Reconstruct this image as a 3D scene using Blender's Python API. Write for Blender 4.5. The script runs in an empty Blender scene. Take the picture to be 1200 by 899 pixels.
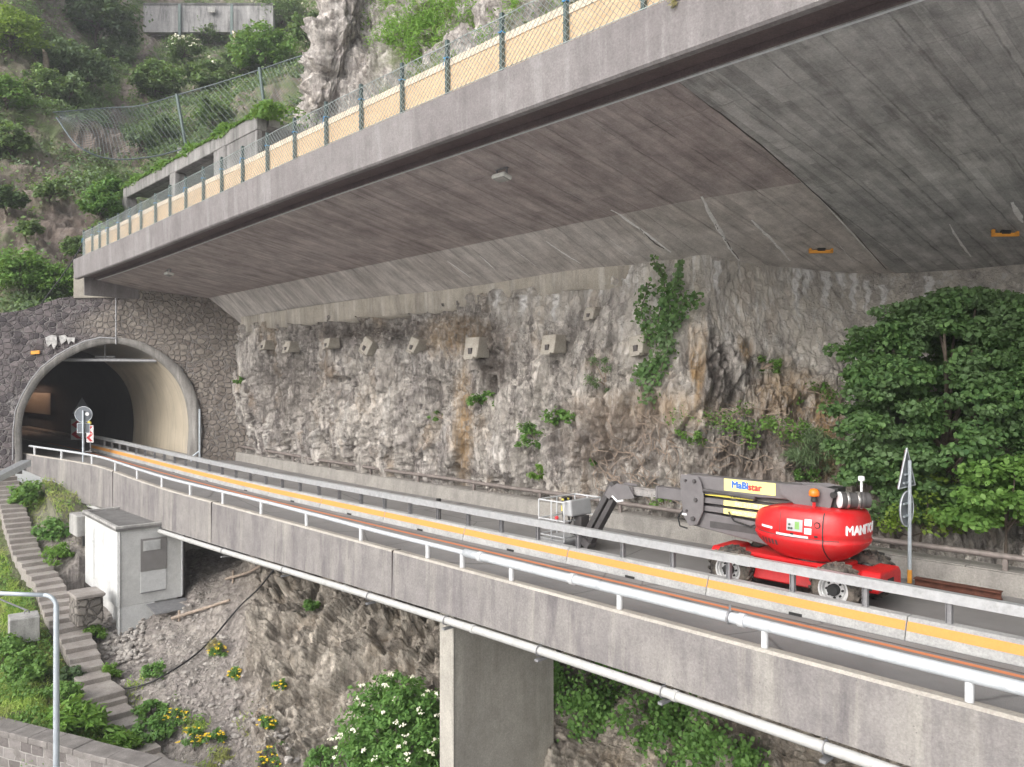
import bpy, math, random
import numpy as np
from mathutils import Vector, Matrix
rng = np.random.default_rng(7)
random.seed(7)
scene = bpy.context.scene
COL = scene.collection
F = 910.0
U = (-0.691, 0.723); NN = (0.723, 0.691); O = (6.99, 10.6)

def P(px, py, Y):
    return np.array([(px - 600) / F * Y, Y, (450 - py) / F * Y])
def S(s, t, z):
    """road frame: s along the road towards the tunnel, t across it towards the rock"""
    return np.array([O[0] + s * U[0] + t * NN[0], O[1] + s * U[1] + t * NN[1], z])
def s_at(px, t):
    r = (px - 600) / F
    bx, by = O[0] + t * NN[0], O[1] + t * NN[1]
    return (bx - r * by) / (-U[0] + r * U[1])
def smooth(x, a, b):
    k = np.clip((x - a) / (b - a), 0, 1); return k * k * (3 - 2 * k)
def zr(s):
    return -4.8 + 0.42 * smooth(s, 26, 60)

# ---------------------------------------------------------------- noise (numpy)
def _hash(i, j, k, seed):
    with np.errstate(over='ignore'):
        n = (i.astype(np.int64) * 374761393 + j.astype(np.int64) * 668265263 + k.astype(np.int64) * 1440662683 + seed * 974634541).astype(np.uint32)
        n = (n ^ (n >> np.uint32(13))) * np.uint32(1274126177)
        n = (n ^ (n >> np.uint32(16))) * np.uint32(2246822519)
        n = n ^ (n >> np.uint32(15))
    return n.astype(np.float64) / 4294967295.0
def vnoise(Pt, seed=0):
    Pf = np.floor(Pt).astype(np.int64); f = Pt - Pf
    w = f * f * f * (f * (f * 6 - 15) + 10)
    r = 0
    for a in (0, 1):
        for b in (0, 1):
            for c in (0, 1):
                h = _hash(Pf[:, 0] + a, Pf[:, 1] + b, Pf[:, 2] + c, seed)
                r = r + h * (w[:, 0] if a else 1 - w[:, 0]) * (w[:, 1] if b else 1 - w[:, 1]) * (w[:, 2] if c else 1 - w[:, 2])
    return r * 2 - 1
def fbm(Pt, seed=0, octv=4, gain=0.5):
    r = 0; a = 1.0; q = np.array(Pt, float)
    for o in range(octv):
        r = r + a * vnoise(q, seed + o * 17); q = q * 2.03 + 11.3; a *= gain
    return r
def ridged(Pt, seed=0, octv=4):
    r = 0; a = 1.0; q = np.array(Pt, float)
    for o in range(octv):
        r = r + a * (1 - 2 * np.abs(vnoise(q, seed + o * 31))); q = q * 2.1 + 5.7; a *= .5
    return r
def facets(Pt, seed=0, tilt=1.0):
    """angular blocks: each Voronoi cell is a tilted plane with its own offset"""
    Pf = np.floor(Pt).astype(np.int64)
    best = np.full(len(Pt), 1e9); val = np.zeros(len(Pt))
    for a in (-1, 0, 1):
        for b in (-1, 0, 1):
            for c in (-1, 0, 1):
                ci, cj, ck = Pf[:, 0] + a, Pf[:, 1] + b, Pf[:, 2] + c
                h = [_hash(ci, cj, ck, seed + q) for q in range(3)]
                d = np.stack([ci + h[0], cj + h[1], ck + h[2]], 1) - Pt
                d2 = (d * d).sum(1); m = d2 < best
                t = [_hash(ci, cj, ck, seed + 5 + q) - .5 for q in range(4)]
                v = t[3] + tilt * 2 * (d[:, 0] * t[0] + d[:, 1] * t[1] + d[:, 2] * t[2])
                best = np.where(m, d2, best); val = np.where(m, v, val)
    return val

# ---------------------------------------------------------------- object helpers
WM = {}     # object -> world matrix at rest (parents are never scaled)
def reg(o, M): WM[o.name] = M
def tag(o, label=None, cat=None, group=None, kind=None):
    if label: o['label'] = label
    if cat: o['category'] = cat
    if group: o['group'] = group
    if kind: o['kind'] = kind
    return o
def thing(name, label, cat, loc=(0, 0, 0), rz=0.0, group=None):
    o = bpy.data.objects.new(name, None); COL.objects.link(o)
    o.empty_display_size = .2
    o.location = tuple(float(v) for v in loc); o.rotation_euler = (0, 0, rz)
    WM[o.name] = Matrix.Translation(o.location) @ Matrix.Rotation(rz, 4, 'Z')
    return tag(o, label, cat, group)
def link_mesh(name, me, mat, parent=None, local=False):
    o = bpy.data.objects.new(name, me); COL.objects.link(o)
    if mat is not None:
        for m in (mat if isinstance(mat, (list, tuple)) else [mat]): me.materials.append(m)
    if parent is not None:
        o.parent = parent
        M = WM[parent.name]
        if not local: me.transform(M.inverted())
        WM[o.name] = M
    else:
        WM[o.name] = Matrix.Identity(4)
    return o
def mesh_np(name, V, Q, mat, parent=None, smooth_=False, uv=None, local=False, attrs=None, midx=None):
    """V (n,3); Q list of faces or (m,k) int array; uv (n,2) per vertex"""
    me = bpy.data.meshes.new(name)
    if isinstance(Q, np.ndarray):
        m, k = Q.shape
        me.vertices.add(len(V)); me.vertices.foreach_set('co', np.asarray(V, np.float32).ravel())
        me.loops.add(m * k); me.loops.foreach_set('vertex_index', Q.astype(np.int32).ravel())
        me.polygons.add(m)
        me.polygons.foreach_set('loop_start', (np.arange(m) * k).astype(np.int32))
        me.polygons.foreach_set('loop_total', np.full(m, k, np.int32))
        if midx is not None: me.polygons.foreach_set('material_index', np.asarray(midx, np.int32))
        me.update(calc_edges=True)
    else:
        me.from_pydata([tuple(map(float, v)) for v in V], [], Q); me.update()
        if midx is not None: me.polygons.foreach_set('material_index', np.asarray(midx, np.int32))
    if smooth_: me.polygons.foreach_set('use_smooth', np.ones(len(me.polygons), bool))
    if uv is not None:
        li = np.zeros(len(me.loops), np.int32); me.loops.foreach_get('vertex_index', li)
        l = me.uv_layers.new(name='UVMap'); l.data.foreach_set('uv', np.asarray(uv, np.float32)[li].ravel())
    if attrs:
        for k_, v_ in attrs.items():
            a = me.attributes.new(k_, 'FLOAT', 'POINT'); a.data.foreach_set('value', np.asarray(v_, np.float32))
    return link_mesh(name, me, mat, parent, local)

class MB:
    """collects shapes; build() links them as ONE mesh object"""
    def __init__(s): s.v = []; s.f = []; s.mi = []; s.cur = 0
    def mat(s, i): s.cur = i; return s
    def add(s, V, Fc):
        b = len(s.v); s.v += [tuple(map(float, v)) for v in V]
        for f in Fc: s.f.append(tuple(b + i for i in f)); s.mi.append(s.cur)
        return s
    def box(s, c, d, M=None):
        hx, hy, hz = d[0] / 2, d[1] / 2, d[2] / 2
        V = [Vector((x * hx, y * hy, z * hz)) for x in (-1, 1) for y in (-1, 1) for z in (-1, 1)]
        if M is not None: V = [M @ v for v in V]
        V = [v + Vector(c) for v in V]
        return s.add(V, [(0, 1, 3, 2), (4, 6, 7, 5), (0, 4, 5, 1), (2, 3, 7, 6), (0, 2, 6, 4), (1, 5, 7, 3)])
    def box8(s, lo, hi):
        """lo, hi: 4 corner points each, same winding (ccw from above)"""
        return s.add(list(lo) + list(hi), [(3, 2, 1, 0), (4, 5, 6, 7), (0, 1, 5, 4), (1, 2, 6, 5), (2, 3, 7, 6), (3, 0, 4, 7)])
    def rbox(s, s0, s1, t0, t1, z0, z1, b0=None):
        """box in the road frame"""
        lo = [S(s0, t0, z0), S(s0, t1, z0), S(s1, t1, z0), S(s1, t0, z0)]
        hi = [S(s0, t0, z1), S(s0, t1, z1), S(s1, t1, z1), S(s1, t0, z1)]
        return s.box8(lo, hi)
    def tube(s, pts, r, n=8, cap=True):
        pts = [Vector(tuple(map(float, p))) for p in pts]
        rs = r if isinstance(r, (list, tuple, np.ndarray)) else [r] * len(pts)
        V = []; ref = None
        for i, p in enumerate(pts):
            d = (pts[min(i + 1, len(pts) - 1)] - pts[max(i - 1, 0)])
            if d.length < 1e-9: d = Vector((0, 0, 1))
            d.normalize()
            if ref is None:
                ref = d.cross(Vector((0, 0, 1)) if abs(d.z) < .9 else Vector((1, 0, 0))).normalized()
            else:
                ref = (ref - d * ref.dot(d))
                ref = ref.normalized() if ref.length > 1e-6 else d.orthogonal().normalized()
            q = d.cross(ref)
            for k in range(n):
                a = 2 * math.pi * (k + .5) / n
                V.append(p + (ref * math.cos(a) + q * math.sin(a)) * float(rs[i]))
        Fc = []
        for i in range(len(pts) - 1):
            for k in range(n):
                a, b = i * n + k, i * n + (k + 1) % n
                Fc.append((a, b, b + n, a + n))
        if cap:
            Fc.append(tuple(range(n - 1, -1, -1))); Fc.append(tuple((len(pts) - 1) * n + k for k in range(n)))
        return s.add(V, Fc)
    def prism(s, poly, d):
        """poly: 3D points of a planar outline, extruded by vector d"""
        n = len(poly); d = Vector(tuple(map(float, d)))
        A = [Vector(tuple(map(float, p))) for p in poly]
        V = A + [p + d for p in A]
        Fc = [tuple(range(n - 1, -1, -1)), tuple(range(n, 2 * n))] + [(i, (i + 1) % n, n + (i + 1) % n, n + i) for i in range(n)]
        return s.add(V, Fc)
    def lathe(s, prof, c, axis=(0, 0, 1), n=24, cap=True):
        """prof: (r, h) pairs along axis from c"""
        ax = Vector(axis).normalized(); e1 = ax.orthogonal().normalized(); e2 = ax.cross(e1); c = Vector(tuple(map(float, c)))
        V = []
        for r, h in prof:
            for k in range(n):
                a = 2 * math.pi * k / n
                V.append(c + ax * h + (e1 * math.cos(a) + e2 * math.sin(a)) * r)
        m = len(prof)
        Fc = [(i * n + k, i * n + (k + 1) % n, (i + 1) * n + (k + 1) % n, (i + 1) * n + k) for i in range(m - 1) for k in range(n)]
        if cap and prof[0][0] > 1e-6: Fc.append(tuple(range(n - 1, -1, -1)))
        if cap and prof[-1][0] > 1e-6: Fc.append(tuple((m - 1) * n + k for k in range(n)))
        return s.add(V, Fc)
    def build(s, name, mat, parent=None, smooth_=False, bevel=0, local=False, seg=1, uv=None):
        me = bpy.data.meshes.new(name); me.from_pydata(s.v, [], s.f); me.update()
        me.polygons.foreach_set('material_index', np.array(s.mi, np.int32))
        if smooth_: me.polygons.foreach_set('use_smooth', np.ones(len(me.polygons), bool))
        o = link_mesh(name, me, mat, parent, local)
        if bevel:
            m = o.modifiers.new('bevel', 'BEVEL'); m.width = bevel; m.segments = seg; m.limit_method = 'ANGLE'; m.angle_limit = math.radians(40)
        return o

def catmull(C, n):
    """C (k,d) control values -> n samples, uniform Catmull-Rom"""
    C = np.asarray(C, float); k = len(C)
    E = np.concatenate([[2 * C[0] - C[1]], C, [2 * C[-1] - C[-2]]])
    x = np.linspace(0, k - 1, n); i = np.minimum(x.astype(int), k - 2); f = (x - i)[:, None]
    p0, p1, p2, p3 = E[i], E[i + 1], E[i + 2], E[i + 3]
    return .5 * (2 * p1 + (p2 - p0) * f + (2 * p0 - 5 * p1 + 4 * p2 - p3) * f ** 2 + (3 * p1 - p0 - 3 * p2 + p3) * f ** 3)
def loft(G, nr, nc, linear=False):
    """G (R,C,3) control grid -> (nr,nc,3)"""
    G = np.asarray(G, float); R, C = G.shape[:2]
    if linear:
        def lin(A, n):
            x = np.linspace(0, len(A) - 1, n); i = np.minimum(x.astype(int), len(A) - 2); f = (x - i)[:, None]
            return A[i] * (1 - f) + A[i + 1] * f
    else: lin = catmull
    A = lin(G.reshape(R, -1), nr).reshape(nr, C, 3)
    A = lin(A.transpose(1, 0, 2).reshape(C, -1), nc).reshape(nc, nr, 3).transpose(1, 0, 2)
    return A
def grid_faces(nr, nc):
    a = (np.arange(nr - 1)[:, None] * nc + np.arange(nc - 1)[None]).ravel()
    return np.stack([a, a + 1, a + nc + 1, a + nc], 1)
def grid_normals(A, toward=(0, 0, 0)):
    du = np.gradient(A, axis=1); dv = np.gradient(A, axis=0)
    n = np.cross(du, dv); n /= np.linalg.norm(n, axis=2, keepdims=True) + 1e-9
    sgn = np.sign((n * (np.asarray(toward) - A)).sum(2).mean()); return n * (sgn if sgn != 0 else 1)

# ---------------------------------------------------------------- leaves
def leaf_mesh(name, C, Nv, size, mat, parent=None, seed=1, spread=.9, aspect=.62, droop=.35, six=False, rnd=.35):
    """C leaf positions, Nv preferred facing; one bent leaf per point"""
    r = np.random.default_rng(seed); n = len(C)
    N1 = Nv + r.normal(0, spread, (n, 3)); N1 /= np.linalg.norm(N1, axis=1, keepdims=True) + 1e-9
    D = r.normal(0, 1, (n, 3)); D -= N1 * (D * N1).sum(1, keepdims=True); D[:, 2] -= droop
    D -= N1 * (D * N1).sum(1, keepdims=True); D /= np.linalg.norm(D, axis=1, keepdims=True) + 1e-9
    W = np.cross(N1, D)
    L = (np.asarray(size) * (1 + rnd * r.uniform(-1, 1, n)))[:, None]
    w = L * aspect * .5
    b = C - D * L * .5
    if six:
        pts = [b, b + D * L * .3 + W * w, b + D * L * .7 + W * w * .8 - N1 * L * .05, b + D * L - N1 * L * .14, b + D * L * .7 - W * w * .8 - N1 * L * .05, b + D * L * .3 - W * w]
        V = np.stack(pts, 1).reshape(-1, 3); q = np.arange(n)[:, None] * 6
        Q = np.concatenate([q + np.array([[0, 1, 2, 3]]), q + np.array([[0, 3, 4, 5]])])
    else:
        pts = [b, b + D * L * .45 + W * w + N1 * L * .06, b + D * L - N1 * L * .1, b + D * L * .45 - W * w + N1 * L * .06]
        V = np.stack(pts, 1).reshape(-1, 3); Q = np.arange(n)[:, None] * 4 + np.array([[0, 1, 2, 3]])
    return mesh_np(name, V, Q, mat, parent)
def clump_points(r, centre, rad, n, shell=.55):
    d = r.normal(0, 1, (n, 3)); d /= np.linalg.norm(d, axis=1, keepdims=True)
    k = (shell + (1 - shell) * r.uniform(0, 1, n)) ** 1.0
    return np.asarray(centre) + d * k[:, None] * np.asarray(rad), d
def bush_points(seed, centre, rad, nclump, nleaf, cr=.32):
    """uneven crown: clumps scattered through an ellipsoid, leaves in each"""
    r = np.random.default_rng(seed); C = []; N_ = []
    rad = np.asarray(rad, float); centre = np.asarray(centre, float)
    for i in range(nclump):
        d = r.normal(0, 1, 3); d /= np.linalg.norm(d); d[2] = abs(d[2]) * .9 - .12 if r.random() < .85 else d[2]
        c = centre + d * rad * r.uniform(.35, .95)
        q, nn = clump_points(r, c, rad.mean() * cr * r.uniform(.6, 1.25) * np.array([1.15, 1.15, .75]), nleaf)
        C.append(q); N_.append(nn * .8 + np.array([0, 0, .7]) + d * .3)
    return np.concatenate(C), np.concatenate(N_)
# ================================================================ materials
class G:
    def __init__(s, name):
        s.m = bpy.data.materials.new(name); s.m.use_nodes = True; s.t = s.m.node_tree
        s.t.nodes.clear(); s.out = s.t.nodes.new('ShaderNodeOutputMaterial')
        s.b = s.t.nodes.new('ShaderNodeBsdfPrincipled'); s.t.links.new(s.b.outputs[0], s.out.inputs[0])
        s.tc = s.t.nodes.new('ShaderNodeTexCoord')
    def n(s, ty, ins=None, **kw):
        q = s.t.nodes.new(ty)
        for k, v in kw.items(): setattr(q, k, v)
        if ins:
            for k, v in ins.items(): s.set(q.inputs[k], v)
        return q
    def set(s, sock, v):
        if isinstance(v, bpy.types.NodeSocket): s.t.links.new(v, sock)
        else: sock.default_value = (tuple(v) + (1,) if isinstance(v, (tuple, list)) and len(v) == 3 and sock.type == 'RGBA' else v)
    def vec(s, scale=(1, 1, 1), kind='Object', loc=(0, 0, 0), rot=(0, 0, 0)):
        q = s.n('ShaderNodeMapping', {'Vector': s.tc.outputs[kind], 'Scale': scale, 'Location': loc, 'Rotation': rot}); return q.outputs[0]
    def noise(s, scale, detail=5, rough=.55, v=None, dist=0, out='Fac'):
        q = s.n('ShaderNodeTexNoise', {'Vector': v if v is not None else s.tc.outputs['Object'], 'Scale': scale, 'Detail': detail, 'Roughness': rough, 'Distortion': dist})
        return q.outputs[out]
    def vor(s, scale, v=None, feature='F1', out='Distance', rand=1.0):
        q = s.n('ShaderNodeTexVoronoi', {'Vector': v if v is not None else s.tc.outputs['Object'], 'Scale': scale, 'Randomness': rand}, feature=feature)
        return q.outputs[out]
    def ramp(s, fac, stops, interp='LINEAR'):
        q = s.n('ShaderNodeValToRGB', {'Fac': fac}); r = q.color_ramp; r.interpolation = interp
        while len(r.elements) < len(stops): r.elements.new(.5)
        for e, (p, c) in zip(r.elements, stops):
            e.position = p; e.color = (c, c, c, 1) if isinstance(c, (int, float)) else tuple(c) + (1,)
        return q.outputs[0]
    def mix(s, f, a, b, mode='MIX'):
        q = s.t.nodes.new('ShaderNodeMix'); q.data_type = 'RGBA'; q.blend_type = mode; q.clamp_factor = True
        s.set(q.inputs[0], f); s.set(q.inputs[6], a); s.set(q.inputs[7], b); return q.outputs[2]
    def math(s, op, a, b=0.0, c=None):
        q = s.n('ShaderNodeMath', operation=op); s.set(q.inputs[0], a); s.set(q.inputs[1], b)
        if c is not None: s.set(q.inputs[2], c)
        return q.outputs[0]
    def attr(s, name):
        return s.n('ShaderNodeAttribute', attribute_name=name).outputs['Fac']
    def sep(s, v):
        q = s.n('ShaderNodeSeparateXYZ', {0: v}); return q.outputs
    def bump(s, h, strength=.4, dist=.02, normal=None):
        ins = {'Height': h, 'Strength': strength, 'Distance': dist}
        if normal is not None: ins['Normal'] = normal
        return s.n('ShaderNodeBump', ins).outputs[0]
    def fin(s, col=None, rough=.8, bump=None, metal=0, spec=None):
        if col is not None: s.set(s.b.inputs['Base Color'], col)
        s.set(s.b.inputs['Roughness'], rough); s.set(s.b.inputs['Metallic'], metal)
        if spec is not None: s.b.inputs['Specular IOR Level'].default_value = spec
        if bump is not None: s.set(s.b.inputs['Normal'], bump)
        return s.m

def plain(name, col, rough=.5, metal=0, var=.12, scale=6, bump=.0, spec=None):
    g = G(name); n = g.noise(scale, 5, .6)
    lo = tuple(c * (1 - var) for c in col); hi = tuple(min(1, c * (1 + var)) for c in col)
    c = g.mix(g.ramp(n, [(.3, 0), (.7, 1)]), lo, hi)
    rg = g.math('ADD', g.math('MULTIPLY', g.noise(scale * 3, 3), .18), rough - .09)
    return g.fin(c, rg, g.bump(g.noise(scale * 9, 4), bump, .01) if bump else None, metal, spec)

def concrete(name, c1, c2, streak=.5, sdark=(.16, .15, .145), big=.5, pits=.5, kind='Object', slight=None, fine=22, rough=.88):
    g = G(name)
    n1 = g.ramp(g.noise(big, 5, .6), [(.32, 0), (.68, 1)])
    c = g.mix(n1, c1, c2)
    st = g.noise(1.0, 6, .7, g.vec((1.7, 1.7, .3)), .3)
    c = g.mix(g.math('MULTIPLY', g.ramp(st, [(.48, 0), (.66, 1)]), streak), c, sdark)
    if slight is not None:
        st2 = g.noise(1.0, 5, .65, g.vec((1.9, 1.9, .16), loc=(5, 3, 1)))
        c = g.mix(g.math('MULTIPLY', g.ramp(st2, [(.52, 0), (.68, 1)]), .75), c, slight)
    f = g.noise(fine, 5, .7)
    c = g.mix(.5, c, g.mix(1.0, c, g.ramp(f, [(.25, .42), (.75, 1.4)]), 'MULTIPLY'))
    bl = g.noise(2.6, 8, .75)
    c = g.mix(.4, c, g.mix(1.0, c, g.ramp(bl, [(.3, .6), (.7, 1.3)]), 'MULTIPLY'))
    p = g.ramp(g.vor(9), [(.05, 0), (.14, 1)])
    pm = g.math('MULTIPLY', g.math('SUBTRACT', 1, p), g.ramp(g.noise(1.5), [(.5, 0), (.6, pits)]))
    c = g.mix(pm, c, tuple(x * .6 for x in c1))
    h = g.math('ADD', g.noise(30, 4, .7), g.math('MULTIPLY', g.noise(4, 3), 1.5))
    return g.fin(c, rough, g.bump(h, .35, .02))

M = {}
# -- concretes
M['parapet'] = concrete('parapet_concrete', (.205, .190, .188), (.28, .262, .248), .8, (.135, .123, .128), .6, .9, slight=(.35, .33, .298))
M['parapet_top'] = concrete('parapet_coping', (.38, .35, .31), (.46, .43, .38), .1)
M['fascia'] = concrete('fascia_concrete', (.185, .168, .168), (.24, .222, .22), .45, (.13, .118, .118), .5, .9, slight=(.29, .277, .272))
M['barrier'] = concrete('barrier_concrete', (.34, .34, .335), (.42, .42, .41), .25, (.25, .25, .25), .8, .4)
M['kerb'] = concrete('walkway_wall_concrete', (.27, .255, .235), (.36, .34, .31), .5, (.18, .17, .16), .6, .5)
M['pier'] = concrete('pier_concrete', (.25, .235, .205), (.34, .32, .28), .5, (.19, .175, .15), .4, .4, slight=(.38, .36, .31))
M['pierlight'] = concrete('pier_edge_concrete', (.36, .34, .30), (.46, .435, .385), .6, (.22, .205, .18), .6, .4)
M['oldconc'] = concrete('old_concrete', (.33, .32, .31), (.45, .44, .42), .6, (.16, .16, .15), .6, .6, slight=(.55, .54, .52))
M['darkconc'] = concrete('blackened_concrete', (.10, .10, .10), (.2, .2, .19), .7, (.05, .05, .05), .5, .6, slight=(.26, .26, .25))
M['block'] = concrete('anchor_concrete', (.34, .31, .265), (.44, .41, .355), .45, (.3, .27, .22), 1.0, .4)
M['white'] = concrete('white_panel', (.56, .565, .56), (.64, .645, .64), .12, (.6, .6, .58), .5, 0, fine=40)
M['render'] = concrete('rendered_wall', (.52, .52, .51), (.6, .6, .585), .25, (.45, .45, .44), .5, .1, fine=50)
M['steps'] = concrete('step_stone', (.27, .24, .22), (.38, .35, .32), .2, (.2, .18, .17), 1.2, .7)
M['roofing'] = concrete('bitumen_roof', (.13, .125, .12), (.2, .195, .19), .3, (.1, .1, .1), 1.0, .3)
M['fins'] = concrete('arch_concrete', (.19, .18, .17), (.28, .268, .25), .8, (.14, .13, .12), .8, .5, slight=(.45, .43, .4))

# -- road
g = G('asphalt')
c = g.mix(g.ramp(g.noise(.5, 5, .65), [(.3, 0), (.7, 1)]), (.19, .182, .178), (.265, .256, .25))
c = g.mix(.5, c, g.mix(1.0, c, g.ramp(g.noise(60, 3, .8), [(.25, .4), (.75, 1.6)]), 'MULTIPLY'))
cr = g.ramp(g.vor(.22, g.mix(.08, g.tc.outputs['Object'], g.noise(2.5, 4, out='Color')), 'DISTANCE_TO_EDGE'), [(.0, 1), (.006, 0)])
c = g.mix(g.math('MULTIPLY', cr, .6), c, (.05, .05, .05))
M['asphalt'] = g.fin(c, .85, g.bump(g.noise(90, 3, .8), .5, .01))
def worn_paint(name, col, under, wear=.5):
    g = G(name); n = g.ramp(g.noise(3.5, 8, .75), [(wear, 0), (wear + .12, 1)])
    c = g.mix(.25, col, g.mix(1.0, col, g.ramp(g.noise(18, 4, .7), [(.25, .6), (.75, 1.2)]), 'MULTIPLY'))
    return g.fin(g.mix(g.math('MULTIPLY', n, .8), c, under), .7, g.bump(g.noise(60, 3), .2, .01))
M['orange_line'] = worn_paint('orange_line_paint', (.62, .22, .10), (.2, .17, .15), .6)
M['yellow_band'] = worn_paint('yellow_band_paint', (.64, .295, .07), (.42, .41, .4), .66)

# -- canopy underside: uv = (s,t) metres
def soffit(name, a, b, stain, bright, boards=.5):
    g = G(name); uv = g.tc.outputs['UV']
    sx = g.sep(uv)
    s_, t_ = sx[0], sx[1]
    v2 = g.vec((1, 1, 1), 'UV')
    c = g.mix(g.ramp(g.noise(.35, 5, .6, v2), [(.35, 0), (.65, 1)]), a, b)
    # shutter boards run along t, panels meet along s
    bid = g.math('FLOOR', g.math('MULTIPLY', s_, 1 / .19))
    wn = lambda v: g.n('ShaderNodeTexWhiteNoise', {'W': v}, noise_dimensions='1D').outputs[0]
    h0 = wn(bid)
    pid = g.math('FLOOR', g.math('MULTIPLY', g.math('ADD', t_, g.math('MULTIPLY', h0, 5.0)), 1 / 4.6))
    w = g.n('ShaderNodeTexWhiteNoise', {'Vector': g.n('ShaderNodeCombineXYZ', {0: bid, 1: pid, 2: 0.0}).outputs[0]}, noise_dimensions='3D').outputs[0]
    c = g.mix(boards, c, g.mix(1.0, c, g.ramp(w, [(0, .74), (1, 1.24)]), 'MULTIPLY'))
    wob = g.math('MULTIPLY', g.noise(1.5, 4, .6, v2), .10)
    fs = g.math('ABSOLUTE', g.math('SUBTRACT', g.math('FRACT', g.math('ADD', g.math('MULTIPLY', s_, 1 / 1.14), wob)), .5))
    fb = g.math('ABSOLUTE', g.math('SUBTRACT', g.math('FRACT', g.math('MULTIPLY', s_, 1 / .19)), .5))
    ft = g.math('ABSOLUTE', g.math('SUBTRACT', g.math('FRACT', g.math('ADD', g.math('MULTIPLY', t_, 1 / 2.7), wob)), .5))
    ln = g.math('MAXIMUM', g.ramp(fs, [(.475, 0), (.496, 1)]), g.math('MULTIPLY', g.ramp(ft, [(.490, 0), (.498, 1)]), .55))
    ln = g.math('MAXIMUM', ln, g.math('MULTIPLY', g.ramp(fb, [(.44, 0), (.49, 1)]), .28))
    lm = g.math('MULTIPLY', ln, g.ramp(g.noise(.9, 5, .7, v2), [(.38, .05), (.64, 1)]))
    c = g.mix(lm, c, stain)
    # long stains along the boards
    sv = g.noise(1.0, 6, .7, g.vec((3.0, .25, 1), 'UV'))
    c = g.mix(g.math('MULTIPLY', g.ramp(sv, [(.52, 0), (.68, 1)]), .7), c, stain)
    sv2 = g.noise(1.0, 6, .7, g.vec((4.2, .3, 1), 'UV', loc=(3.3, 1.7, 0)))
    c = g.mix(g.math('MULTIPLY', g.ramp(sv2, [(.55, 0), (.72, 1)]), .55), c, bright)
    sp = g.noise(2.2, 6, .75, v2)
    c = g.mix(g.math('MULTIPLY', g.ramp(sp, [(.58, 0), (.72, 1)]), .5), c, stain)
    pk = g.noise(9, 6, .8, g.vec((1.6, .7, 1), 'UV'))
    c = g.mix(g.ramp(pk, [(.66, 0), (.74, .7)]), c, bright)
    bl_ = g.noise(1.1, 7, .75, g.vec((1.3, .8, 1), 'UV', loc=(9, 4, 0)))
    c = g.mix(.75, c, g.mix(1.0, c, g.ramp(bl_, [(.32, .55), (.66, 1.38)]), 'MULTIPLY'))
    c = g.mix(.45, c, g.mix(1.0, c, g.ramp(g.noise(20, 5, .8, v2), [(.25, .4), (.75, 1.5)]), 'MULTIPLY'))
    h = g.math('SUBTRACT', g.math('ADD', g.noise(14, 5, .7, v2), g.math('MULTIPLY', w, .6)), g.math('MULTIPLY', ln, .8))
    return g.fin(c, .85, g.bump(h, .5, .03))
M['soffit'] = soffit('soffit_concrete', (.34, .288, .278), (.44, .385, .37), (.19, .155, .148), (.60, .55, .53))
M['haunch'] = soffit('haunch_concrete', (.48, .44, .41), (.58, .54, .51), (.28, .245, .23), (.66, .63, .60))
M['soffit2'] = soffit('soffit_concrete_grey', (.35, .345, .335), (.50, .49, .475), (.17, .162, .158), (.63, .615, .595), .8)
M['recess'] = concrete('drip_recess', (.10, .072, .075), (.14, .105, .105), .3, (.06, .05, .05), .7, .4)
M['lime'] = plain('lime_streak', (.80, .785, .77), .8, 0, .2, 9, .3)
M['stain'] = plain('white_wash_stain', (.42, .41, .40), .8, 0, .4, 5, .3)
M['limedark'] = plain('damp_streak', (.07, .06, .058), .6, 0, .3, 6, .2)

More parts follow.
